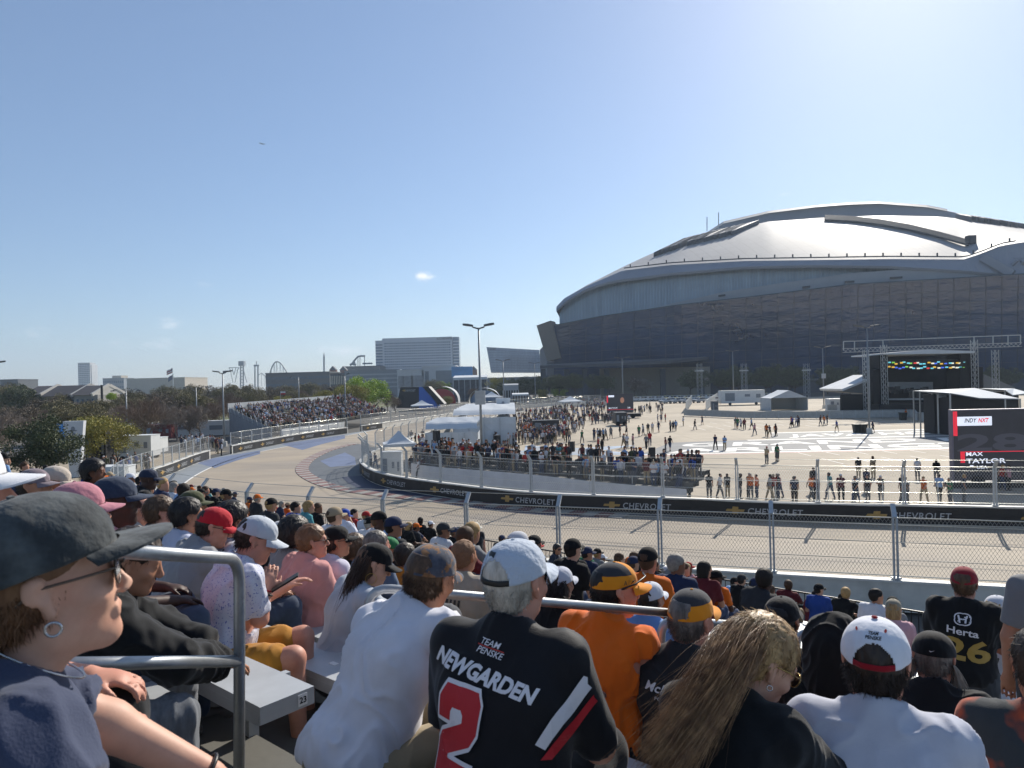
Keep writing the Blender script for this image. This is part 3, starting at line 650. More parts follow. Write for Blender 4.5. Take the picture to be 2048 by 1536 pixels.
# ================================================================== TREES
def leaf_mat(name, c, c2): return M(name, c, rough=.75, var=.45, scale=.9, two=c2, tscale=1.3, tpos=(.4, .62), coord='Object')
def make_tree(name, h, cr, kind, leafm, barkm, nleaf, seed, trunk_h=.28, lsize=.22):
    rr = random.Random(seed); root = empty(name, (0, 0, 0)); mb = MB(); tips = []
    def limb(p, d, L, r, depth):
        pts = [p]; q = p.copy(); dd = d.copy(); n = 4
        for i in range(n):
            dd = (dd+Vector((rr.uniform(-.22, .22), rr.uniform(-.22, .22), rr.uniform(-.05, .18)))).normalized(); q = q+dd*(L/n); pts.append(q.copy())
        mb.tube(pts, [r*(1-.55*i/n) for i in range(n+1)], 6 if depth < 2 else 3, cap=False)
        if depth >= (4 if kind == 'bare' else 2): tips.append((q, dd)); return
        for k in range((rr.randint(3, 5) if depth else rr.randint(5, 7)) if kind != 'bare' else (rr.randint(4, 5) if depth else 8)):
            a = rr.uniform(0, 2*math.pi); tl = rr.uniform(.45, 1.05)
            nd_ = (dd*math.cos(tl)+(Matrix.Rotation(a, 3, dd)@dd.orthogonal().normalized())*math.sin(tl)).normalized()
            limb(pts[rr.randint(2, n)], nd_, L*rr.uniform(.55, .75), r*(.45 if kind != 'bare' else .52), depth+1)
    limb(Vector((0, 0, -.1)), Vector((0, 0, 1)), h*trunk_h+.1, h*.026, 0) if kind != 'bare' else limb(Vector((0, 0, -.1)), Vector((0, 0, 1)), h*.36, h*.022, 0)
    tr_ = mb.build('trunk', barkm, root, recalc=False)
    V = []; F = []
    if kind == 'bare':   # fine twigs
        m2 = MB()
        for q, dd in tips:
            for k in range(5):
                e = q+(dd+Vector((rr.uniform(-.8, .8), rr.uniform(-.8, .8), rr.uniform(-.1, .9)))).normalized()*h*rr.uniform(.05, .10); m2.tube([q, (q+e)/2+Vector((0, 0, .03)), e], [.022, .015, .008], 3, cap=False)
        m2.build('crown', barkm, root, recalc=False)
        return root
    cl = []
    for k in range(52):
        a = rr.uniform(0, 2*math.pi); u = rr.uniform(-1, 1); rad = (rr.random()**.45)
        c = Vector((math.cos(a)*math.sqrt(1-u*u)*cr*rad, math.sin(a)*math.sqrt(1-u*u)*cr*rad, h*.62+u*h*.36*rad)); cl.append((c, cr*rr.uniform(.2, .38)))
    r2 = np.random.default_rng(seed); N = nleaf
    ci = r2.integers(0, len(cl), N); cc = np.array([c[0][:] for c in cl])[ci]; cs = np.array([c[1] for c in cl])[ci]
    d = r2.normal(size=(N, 3)); d /= np.linalg.norm(d, axis=1)[:, None]; rad = r2.random(N)**.4
    p = cc+d*(rad*cs*1.12)[:, None]*np.array([1, 1, .75]); p[:, 2] = np.maximum(p[:, 2], h*.16)
    a = r2.normal(size=(N, 3)); a /= np.linalg.norm(a, axis=1)[:, None]; b = np.cross(a, r2.normal(size=(N, 3))); b /= np.linalg.norm(b, axis=1)[:, None]
    sz = lsize*r2.uniform(.6, 1.4, N)[:, None]
    V = np.concatenate([p-a*sz*.5, p+b*sz*.35, p+a*sz*.5, p-b*sz*.35], axis=1).reshape(-1, 3); F = np.arange(N*4).reshape(N, 4)
    link('crown', meshdata('crown', V, F, leafm), root)
    return root
bark = M('bark', '4a4036', rough=.9, var=.25, scale=3); barkg = M('bark_grey', '887c70', rough=.9, var=.2, scale=3); barkr = M('twig_brown', '776558', rough=.9, var=.2, scale=2)
Lk = {'dark': make_tree('evergreen_oak', 10, 4.6, 'leaf', leaf_mat('leaf_dark', '3b4428', '59603a'), bark, 17000, 3, lsize=.26),
      'dark2': make_tree('evergreen_oak', 9, 4.9, 'leaf', leaf_mat('leaf_dark2', '54493a', '6b5e49'), bark, 13000, 5, lsize=.30),
      'gold': make_tree('budding_oak', 9, 4.2, 'leaf', leaf_mat('leaf_gold', '7d7a34', '9a8f3c'), bark, 10000, 8, lsize=.24),
      'olive': make_tree('olive_green_tree', 10, 5.0, 'leaf', leaf_mat('leaf_olive', '655f3f', '7a7048'), bark, 12000, 12, lsize=.3),
      'bright': make_tree('spring_green_tree', 7, 3.6, 'leaf', leaf_mat('leaf_bright', '8da532', 'a8b94a'), bark, 9000, 15, lsize=.27),
      'bare': make_tree('bare_tree', 10, 4.5, 'bare', None, barkr, 0, 21), 'bare2': make_tree('bare_tree', 10, 4.5, 'bare', None, barkg, 0, 25)}
used = set()
def tree(kind, px, D, base_py=None, ztop_py=None, h=9.0, rz=None, label='', group=None):
    src = Lk[kind]; o = src if kind not in used else copy_tree(src); used.add(kind)
    p = W(px, 780, D); base = 0.0 if base_py is None else W(px, base_py, D).z
    base = max(min(base, 6), -.35)
    if ztop_py is not None: h = W(px, ztop_py, D).z-base
    h0 = {'dark': 10, 'dark2': 9.2, 'gold': 9.2, 'olive': 10, 'bright': 7, 'bare': 10, 'bare2': 10}[kind]
    s = h/h0; o.location = (p.x, p.y, base); o.scale = (s, s, s); o.rotation_euler = (0, 0, rng.uniform(0, 6.28) if rz is None else rz)
    tag(o, label, 'tree', group); return o
tree('dark', 80, 62, ztop_py=830, label='dark evergreen oak tree standing behind the white cap on the left')
tree('gold', 196, 76, ztop_py=822, label='yellow budding oak tree just right of the white number 10 banner')
tree('gold', 230, 80, ztop_py=838, label='smaller half-budded oak tree to the right of the yellow oak')
tree('bare', 293, 100, ztop_py=782, label='tall bare brown tree behind the white generator')
tree('bare2', 352, 118, ztop_py=795, label='bare tree in the middle of the park beside the white storage walls')
tree('bare', 378, 124, ztop_py=800, label='bare tree left of the park lamp by the far grandstand')
tree('bare2', 400, 122, ztop_py=797, label='bare tree nearest the end of the far grandstand')
tree('bare2', 20, 90, ztop_py=800, label='bare grey tree at the left edge behind the dark oak')
tree('bright', 222, 168, ztop_py=786, base_py=806, label='small bright green tree in front of the dark fence')
rr = random.Random(5)
spots = [('olive', 18, 230, 768, 'round olive tree beside the dark-roofed houses'), ('dark', 40, 210, 768, 'dark tree close to the left end house')]
for k, (px, D, t) in enumerate([(60, 180, 806), (75, 150, 812), (100, 140, 808), (120, 150, 800), (140, 170, 795), (160, 160, 792), (185, 175, 800), (240, 190, 795), (262, 150, 790), (320, 170, 785), (345, 150, 792), (372, 175, 786), (420, 170, 783), (436, 160, 790), (150, 250, 776), (230, 260, 774), (330, 290, 772), (360, 280, 772), (385, 260, 770), (410, 300, 768), (435, 280, 769), (460, 260, 769), (480, 300, 768), (500, 280, 770), (520, 240, 774), (545, 250, 772), (570, 270, 771), (600, 260, 772), (620, 280, 766), (640, 250, 770), (660, 290, 767), (690, 280, 768), (475, 180, 786), (505, 190, 784), (535, 200, 784), (560, 190, 786), (590, 210, 782), (90, 110, 818), (120, 118, 812), (8, 130, 800), (45, 125, 806), (165, 125, 806), (250, 135, 800), (275, 150, 795), (310, 140, 796), (335, 200, 782), (400, 150, 792), (425, 145, 796), (200, 150, 800), (215, 140, 806), (290, 220, 780), (265, 200, 784), (455, 210, 778), (350, 230, 778), (180, 210, 788), (95, 190, 792), (120, 210, 788)]):
    kd = ['bare', 'bare2', 'olive', 'bare', 'dark2', 'bare2', 'bare'][(k*5+k//3) % 7] if k < 14 else ['dark2', 'olive', 'bare', 'olive', 'bare2'][k % 5]
    spots.append((kd, px, D, t, {'bare': 'leafless brown tree in the tree belt beyond the car park', 'bare2': 'leafless grey tree in the tree belt beyond the car park', 'olive': 'olive brown tree in the tree belt beyond the car park', 'dark2': 'dense brown-grey tree in the tree belt beyond the car park'}[kd]))
cnt = {}
for kd, px, D, t, lb in sorted(spots, key=lambda q: q[1]):
    cnt[lb] = cnt.get(lb, 0)+1; tree(kd, px, D, ztop_py=t, label=(ordw(cnt[lb])+' from the left of the '+lb.replace('the tree belt beyond the car park', 'the far belt').replace(' tree ', ' trees ')) if 'belt' in lb else lb, group=lb.replace('tree belt', 'belt').replace(' tree ', ' trees ') if 'belt' in lb else None)
for kd, px, D, t, lb in (('gold', 560, 185, 788, 'yellow tree rising behind the back row of the far grandstand under the flag'), ('gold', 650, 200, 776, 'yellow tree behind the far grandstand, left of the big yellow-green pair'), ('bright', 718, 205, 756, 'tall yellow-green tree behind the right end of the far grandstand'), ('gold', 705, 190, 764, 'broad yellow tree overlapping the right end of the far grandstand'), ('bright', 745, 215, 762, 'yellow-green tree left of the dark pavilion'),
    ('bare', 775, 220, 776, 'reddish bare tree beside the dark pavilion'), ('olive', 866, 330, 760, 'green tree behind the red arched tent'), ('bright', 885, 340, 764, 'lighter green tree right of the red arched tent'), ('bare', 945, 300, 772, 'brown leafless tree under the roofed viewing stand'), ('gold', 992, 330, 751, 'yellow-green tree right of the tall lamp post'), ('gold', 1040, 330, 756, 'yellowish tree left of the dark hedge by the stadium'),
    ('gold', 1087, 290, 776, 'pale young tree at the stadium end of the hedge'), ('bright', 1117, 290, 770, 'small light green tree in front of the stadium canopy'), ('bare', 790, 210, 790, 'small leafless tree in front of the dark pavilion'), ('gold', 893, 250, 790, 'small yellow tree by the red arched tent')):
    tree(kd, px, D, ztop_py=t, label=lb)
for k, (px, t) in enumerate([(1012, 762), (1025, 757), (1040, 756), (1056, 753), (1072, 752)]): tree('dark', px, 315, ztop_py=t, label=ordw(k+1)+' from the left of the dark evergreens in the row left of the stadium', group='dark evergreens in the row left of the stadium')
for k, (px, t) in enumerate([(1102, 750), (1118, 748), (1138, 749), (1150, 746), (1190, 748), (1215, 750), (1380, 742), (1396, 738), (1442, 738), (1466, 730), (1480, 733), (1530, 734), (1543, 728), (1577, 735), (1590, 730), (1655, 730), (1685, 735), (1700, 732), (1990, 730), (2020, 735)]):
    tree('dark', px, 286, ztop_py=t, base_py=788, label=ordw(k+1)+' from the left of the dark trees along the foot of the stadium', group='dark trees along the foot of the stadium')
tree('bare', 1270, 300, ztop_py=748, label='leafless tree in front of the tan concourse wall, left of two'); tree('bare2', 1295, 300, ztop_py=750, label='leafless grey tree in front of the tan concourse wall, right of two')

# ================================================================== FAR BUILDINGS
def bl(px0, px1, ytop, D, depth, ybase=None):
    a = W(px0, 780, D); b = W(px1, 780, D); zt = W((px0+px1)/2, ytop, D).z; return a.x, b.x, D, D+depth, zt
def building(name, label, px0, px1, ytop, D, depth, mat, win=None, wm=None, cat='building', roofm=None):
    x0, x1, y0, y1, zt = bl(px0, px1, ytop, D, depth); root = empty(name, ((x0+x1)/2, y0, 0), 0, label, cat); w = x1-x0
    mb = MB(); mb.box((0, (y1-y0)/2, zt/2-.2), (w, y1-y0, zt+.4)); mb.build('wall', mat, root)
    mb = MB(); mb.box((0, (y1-y0)/2, zt+.35), (w+.6, y1-y0+.6, .7)); mb.build('roof', roofm or mat, root)
    if win:
        nx, nz, fx, fz, z0 = win; mw = wm or mat_winfar; mb = MB()
        for i in range(nx):
            for j in range(nz): mb.box((-w/2+w*(i+.5)/nx, -.06, z0+(zt-z0-1)*(j+.5)/nz), (w/nx*fx, .12, (zt-z0-1)/nz*fz))
        mb.build('windows', mw, root)
    return root, w, zt
mat_winfar = M('far_window', '4b5a6b', rough=.25, var=.2, scale=.3)
pale = M('far_pale_wall', 'b9bcc0', rough=.8, var=.06, scale=.05); tan = M('far_tan_wall', 'b3aa9d', rough=.85, var=.06, scale=.05); grey = M('far_grey_wall', '7f858c', rough=.8, var=.08, scale=.05); dark = M('far_dark_wall', '4f5357', rough=.8, var=.1, scale=.05)
building('office_tower', 'pale slab tower rising above the houses on the left skyline', 157, 181, 726, 1500, 20, pale, (7, 16, .7, .45, 10))
x0, x1, y0, y1, zt = bl(181, 187.5, 729, 1510, 20); t_ = MB(); t_.box(((x0+x1)/2, 1515, zt/2), (x1-x0, 22, zt)); tag(t_.build('stair_tower', pale), 'windowless narrow end block on the right side of the pale slab tower', 'building')
building('office_building', 'low grey office building right of the pale tower', 206, 248, 757, 1100, 30, grey, (10, 3, .7, .4, 4)); building('office_building', 'low dark building at the left edge of the skyline', 0, 36, 760, 700, 30, dark)
building('office_building', 'low taupe block at the left end of the long flat building', 225, 243, 752, 1150, 20, tan)
building('flat_building', 'long flat-roofed tan building below the two flags', 254, 370, 757, 800, 60, tan, None); 
# houses with dark roofs and pale gable edges
roofd = M('house_roof', '4c4a4d', rough=.9, var=.15, scale=.6); gable = M('gable_white', 'c6c2ba', rough=.8, var=.05); hwall = M('house_wall', '8d8b88', rough=.85, var=.1, scale=.3)
for k, (a, b, yt, ye) in enumerate(((48, 92, 772, 790), (86, 158, 771, 792), (146, 196, 771, 790))):
    D = 215-k*3; A = W(a, 780, D).x; B = W(b, 780, D).x; zt = W((a+b)/2, yt, D).z; ze = W((a+b)/2, ye, D).z
    root = empty('house', ((A+B)/2, D, 0), 0, ('dark-roofed house at the left end of the terrace of three', 'longest dark-roofed house in the middle of the terrace of three', 'dark-roofed house at the right end of the terrace, below the pale tower')[k], 'house'); w = B-A
    mb = MB(); mb.box((0, 6, ze/2), (w*.96, 12, ze)); mb.build('wall', hwall, root)
    mb = MB(); ov = w*.18; mb.hexa([(-w/2-ov*.2, -.8, ze), (w/2-ov, -.8, ze), (w/2-ov, 12.8, ze), (-w/2-ov*.2, 12.8, ze), (-w/2+ov*.4, 5.8, zt), (w/2, 5.8, zt), (w/2, 6.2, zt), (-w/2+ov*.4, 6.2, zt)]); rfh = mb.build('roof', roofd, root)
    mb = MB(); mb.bar((w/2-ov, -.95, ze), (w/2, 5.7, zt+.1), .6, .9); mb.bar((w/2, 6.0, zt), (w/2+ov, 12.5, ze), .6, .9); mb.build('gable_board', gable, rfh)
    mb = MB(); mb.extr([(w/2-ov, -.3, ze), (w/2, 5.8, zt-.2), (w/2+ov*.9, 12, ze)], (.2, 0, 0)); mb.build('gable_wall', gable, root)
    mb = MB(); n = 4+2*(k == 1)
    for i in range(n): mb.box((-w*.42+w*.8*(i+.5)/n, -.06, ze-2.0), (w*.08, .12, 1.6))
    mb.build('windows', mat_winfar, root)
# LOEWS hotel
lw = M('hotel_white', 'b4bac2', rough=.7, var=.04, scale=.05); lg = M('hotel_glass', '5b6f86', rough=.2, var=.18, scale=.08, spec=.7)
D = 900; x0 = W(765, 700, D).x; x1 = W(905, 700, D).x; zl, zr = W(765, 677, D).z, W(905, 673, D).z; root = empty('hotel', ((x0+x1)/2, D, 0), 0, 'wide white hotel slab with a grid of windows and a name on its roofline', 'hotel'); w = x1-x0
mb = MB(); mb.hexa([(-w/2, 0, 0), (w/2, 0, 0), (w/2, 25, 0), (-w/2, 25, 0), (-w/2, 0, zl), (w/2, 0, zr), (w/2, 25, zr), (-w/2, 25, zl)]); mb.build('wall', lw, root)
mb = MB(); nx, nz = 34, 13; zb, zt = 20, zl-5
for i in range(nx):
    for j in range(nz):
        wd = w*.95/nx*(.62 if i % 3 else .8); mb.box((-w/2*.95+w*.95*(i+.5)/nx, -.1, zb+(zt-zb)*(j+.5)/nz), (wd, .3, (zt-zb)/nz*.52))
mb.build('window_grid', lg, root)
for nm, a, b, yt, m_ in (('left_wing', 750, 765, 681, lw), ('right_wing', 905.5, 918, 673.5, lg)):
    a_ = W(a, 700, D).x-root.location.x; b_ = W(b, 700, D).x-root.location.x; z = W(a, yt, D).z; mb = MB(); mb.box(((a_+b_)/2, 14, z/2), (b_-a_, 22, z)); wg = mb.build('wing', m_, root)
    mb = MB()
    for j in range(14): mb.box(((a_+b_)/2, 2.7, 12+j*(z-14)/14), ((b_-a_)*.92, .4, (z-14)/14*.45))
    mb.build('window_band', lg if m_ is lw else lw, wg)
mb = MB(); a_ = W(889, 677, D-1); put_text(mb, 'LOEWS', (a_.x-root.location.x, -.7, a_.z), (1, 0, 0), (0, 0, 1), 19, 2.6, bold=.02); mb.build('sign_lettering', M('sign_dark', '3b4148', rough=.6), root, recalc=False)
# glass building with the slanted end
D = 820; root = empty('glass_building', tuple(W(1030, 770, D).xy)+(0,), 0, 'blue glass block with a slanted left end beside the stadium slab', 'building'); o = root.location.copy()
q = [W(*p)-o for p in ((973, 694, D), (1079, 700, D+5), (1079, 708, D+5), (1090, 709, D+6), (1092, 745, D+6), (982, 745, D))]; mb = MB(); mb.extr(q, (0, 40, 0)); mb.build('wall', M('blue_glass_wall', '7f93a8', rough=.25, var=.12, scale=.06, spec=.6, aniso=(4, 4, .5)), root)
mb = MB()
for k in range(9):
    y = 700+k*5; mb.bar(W(976+k*1, y, D-1)-o, W(1079, y+2 if k else 706, D-1)-o, .35)
for k in range(26): x = 1008+k*3; mb.bar(W(x, 712, D-1)-o, W(x, 738, D-1)-o, .4, up=(0, 1, 0))
mb.build('facade_lines', M('facade_line', '5a6c80', rough=.5), root)
mb = MB(); c = W(984, 697.5, D-2)-o; put_text(mb, 'Live!', c, (1, 0, 0), (0, 0, 1), 9, 3, bold=.02); mb.build('sign_lettering', M('sign_dark', '3b4148'), root, recalc=False)
# low arena buildings between them
building('dark_building', 'long dark glazed building left of the hotel behind the tree belt', 532, 660, 746, 620, 40, dark, (30, 2, .7, .4, 8))
building('tan_building', 'low building with a row of pale vertical fins beside the twin-gabled roofs', 661, 692, 748, 560, 30, dark, (9, 1, .45, .9, 10), M('fin_tan', 'c2b8a2', rough=.8))
building('grey_building', 'long grey parking structure in front of the hotel', 690, 800, 742, 540, 40, grey, (1, 4, .98, .35, 6), M('band_light', '9ba1a8', rough=.7))
rt, w_, z_ = building('white_building', 'white building with faded wall posters right of the grey parking structure', 795, 848, 741, 520, 30, pale)
mb = MB()
for fx, mw in ((-.36, 5), (-.1, 9), (.25, 11)): mb.box((w_*fx, -.08, z_*.55), (mw*.8, .16, z_*.5))
mb.build('poster', M('faded_poster', '878a90', rough=.8, var=.35, scale=.4), rt)
root, w_, z_ = building('white_portal_building', 'white box-framed building with a large square opening below the hotel', 845, 912, 733, 520, 30, pale)
mb = MB(); mb.box((w_*.16, -.08, z_*.55), (w_*.5, .16, z_*.62)); mb.build('opening', M('opening_grey', '6f757c', rough=.5, var=.15, scale=.2), root)
mb = MB(); mb.box((-w_*.36, -.08, z_*.5), (w_*.12, .16, z_*.7)); mb.build('stair_glass', mat_winfar, root)
building('ballpark_wall', 'long brick and steel ballpark roofline behind the hotel podium', 689, 760, 733, 860, 60, dark); building('podium', 'dark podium at the foot of the hotel', 752, 918, 746, 850, 20, grey)
building('low_terminal', 'long low pale building below the slanted glass block', 905, 1085, 757, 500, 30, grey)
brick = M('brick_red', '77574d', rough=.9, var=.12, scale=.4)
for px, nm in ((666, 'left of two small gabled towers on the dark building roofs'), (687, 'right of two small gabled towers on the dark building roofs'), (925, 'brick gabled tower right of the hotel'), (948, 'smaller brick gabled tower near the flags')):
    D = 700; a = W(px-6.5, 770, D).x; b = W(px+6.5, 770, D).x; zt = W(px, 732, D).z; ze = W(px, 740, D).z; root = empty('gabled_tower', ((a+b)/2, D, 0), 0, nm, 'tower'); w_ = b-a
    mb = MB(); mb.box((0, 3, ze/2), (w_, 6, ze)); mb.build('wall', brick, root); mb = MB(); mb.extr([(-w_/2-.4, -.3, ze), (w_/2+.4, -.3, ze), (0, -.3, zt)], (0, 6.6, 0)); mb.build('roof', M('slate_roof', '51565e', rough=.8), root)
mb = MB(); mb.box((0, 0, 0), (15, 1, 7)); o_ = mb.build('video_board', M('blue_board', '4d8fc4', rough=.5, var=.2, scale=.2)); o_.location = W(924, 743, 510); tag(o_, 'small blue video board beside the white portal building', 'screen')
# rides
stl = M('ride_steel', '7f8890', rough=.6, var=.08)
def ride(name, label, build, mt=stl): mb = MB(); build(mb); tag(mb.build(name, mt), label, 'ride')
def arc(mb):
    pts = [W(538+i*(587-538)/24, 765-42*math.sin(math.pi*min(1, .12+i/24*.86))**1.0*(1 if i < 12 else 1), 1300) for i in range(25)]
    ys = [(538, 756), (542, 738), (548, 726), (553, 723), (560, 725), (566, 732), (572, 742), (578, 752), (584, 762)]
    pts = [W(x, y, 1300) for x, y in ys]; mb.tube(smoothpath(pts, 2), 1.3, 5)
    for x, y in ys: mb.bar(W(x, y, 1300), W(x, 775, 1300), .7); 
    for (x, y), (x2, y2) in zip(ys, ys[1:]): mb.bar(W(x, y, 1300), W(x2, 770, 1300), .5)
ride('roller_coaster', 'high arched roller coaster hill left of the hotel', arc)
def twr(mb):
    for x in (481, 487): mb.bar(W(x, 730, 1200), W(x, 775, 1200), 1.5)
    for k in range(7): mb.bar(W(481, 732+k*6, 1200), W(487, 738+k*6, 1200), .8); mb.bar(W(487, 732+k*6, 1200), W(481, 738+k*6, 1200), .8)
    mb.box(W(484, 727, 1200), (9, 9, 8)); mb.bar(W(487, 740, 1200), W(494, 765, 1200), 1)
ride('lattice_tower_ride', 'lattice ride tower with a thick head on the skyline', twr)
def tw2(mb):
    for x in (510, 516): mb.bar(W(x, 731, 1250), W(x, 775, 1250), 2)
    mb.box(W(513, 731, 1250), (9, 3, 3)); mb.bar(W(513, 731, 1250), W(513, 722, 1250), 1.0)
    ys = [(517, 750), (523, 746), (530, 752), (534, 760)]; mb.tube([W(x, y, 1250) for x, y in ys], .7, 4)
    for x, y in ys: mb.bar(W(x, y, 1250), W(x, 772, 1250), .5)
ride('drop_tower', 'twin-legged drop tower left of the long dark building', tw2)
def fan(mb):
    for a, b, c, d in ((458, 735, 478, 735), (460, 737, 466, 765), (476, 737, 470, 765), (458, 735, 462, 742), (478, 735, 474, 742), (464, 735, 468, 750), (472, 735, 468, 750)): mb.bar(W(a, b, 1300), W(c, d, 1300), 1.0)
ride('swing_ride', 'fan-shaped ride frame left of the lattice tower', fan)
ride('observation_spire', 'thin needle tower left of the hotel', lambda mb: (mb.tube([W(648, 775, 1300), W(648, 725, 1300), W(648, 715, 1300), W(648, 705, 1300)], [1.8, 1.6, 1.8, .3], 8)))
def co2(mb):
    ys = [(704, 728), (708, 722), (716, 713), (722, 712), (730, 712)]; mb.tube([W(x, y, 900) for x, y in ys], 1.2, 5)
    for x in (716, 720, 729): mb.bar(W(x, 712, 900), W(x, 735, 900), .8)
    mb.tube([W(700, 730, 900), W(706, 727, 900), W(712, 730, 900)], 1.6, 5); mb.box(W(735, 727, 900), (12, 4, 2)); mb.box(W(708, 727, 900), (3, 3, 5))
ride('water_slide', 'curved slide tower on the roofline left of the hotel', co2)
# flags
def flag(label, px, ytop, ybase, D, cols, w, h, emblem=False, slope=0):
    a = W(px, ytop, D); root = empty('flagpole', (a.x, a.y, 0), 0, label, 'flag'); mb = MB(); mb.tube([(0, 0, 0), (0, 0, a.z)], [.25*D/800+.05, .1*D/800+.03], 6); mb.build('pole', mat_galv, root)
    mb = MB(); g = [[Vector((-u*w*.9-.05, .12*w*math.sin(u*6), a.z-.3-h*v-slope*u)) for v in [0, .25, .5, .75, 1]] for u in [i/10 for i in range(11)]]
    mb.grid(g); mb.mi = [(1 if (i//4) < 3 and i % 4 < 2 else (0 if i % 4 % 2 else 2)) for i in range(len(mb.F))]; mb.build('cloth', cols, root, recalc=False)
fr_, fb_, fw_ = M('flag_red', '9c3a3a', var=.1), M('flag_navy', '2e3b5c', var=.1), M('flag_white', 'c9c9cc', var=.08)
flag('striped flag on the tall skyline pole above the long flat building', 345, 735, 760, 760, [fr_, fb_, fw_], 7, 5, slope=3)
flag('dark flag flying below the striped one over the flat building', 346.5, 747, 760, 762, [fb_, M('flag_green', '2f5240'), fb_], 6, 5, slope=4)
root = empty('flagpole', (W(561, 790, 170).x, 170, 0), 0, 'small white over red flag flying behind the far grandstand', 'flag'); mb = MB(); z = W(561, 783, 170).z; mb.tube([(0, 0, 0), (0, 0, z)], .04, 5); mb.build('pole', mat_galv, root)
mb = MB(); mb.grid([[Vector((-.0+u*1.2, .08*math.sin(u*6), z-v*.75)) for v in (0, .5, 1)] for u in [i/8 for i in range(9)]]); mb.mi = [i % 2 for i in range(len(mb.F))]; mb.build('cloth', [M('white_cloth', 'd8d8d8', var=.03), M('red_cloth', 'b03a3e', var=.05)], root, recalc=False)
# airliner
mb = MB(); mb.tube([(-3.4, 0, 0), (-3, 0, 0), (2.6, 0, .1), (4, 0, .5)], [.15, .45, .42, .1], 8); mb.extr([(-.8, 0, 0), (.6, 0, 0), (1.8, 4, .5), (1.2, 4, .5)], (0, 0, .1)); mb.extr([(-.8, 0, 0), (.6, 0, 0), (1.8, -4, .5), (1.2, -4, .5)], (0, 0, .1)); mb.extr([(3, 0, .2), (3.9, 0, .3), (4.5, 0, 1.7), (4, 0, 1.7)], (0, .1, 0))
ap = mb.build('airliner', M('airliner_grey', '8b929b', rough=.5)); ap.location = W(525, 288, 900); ap.rotation_euler = (0, R(-4), R(180)); tag(ap, 'tiny airliner crossing the empty blue sky', 'aircraft')

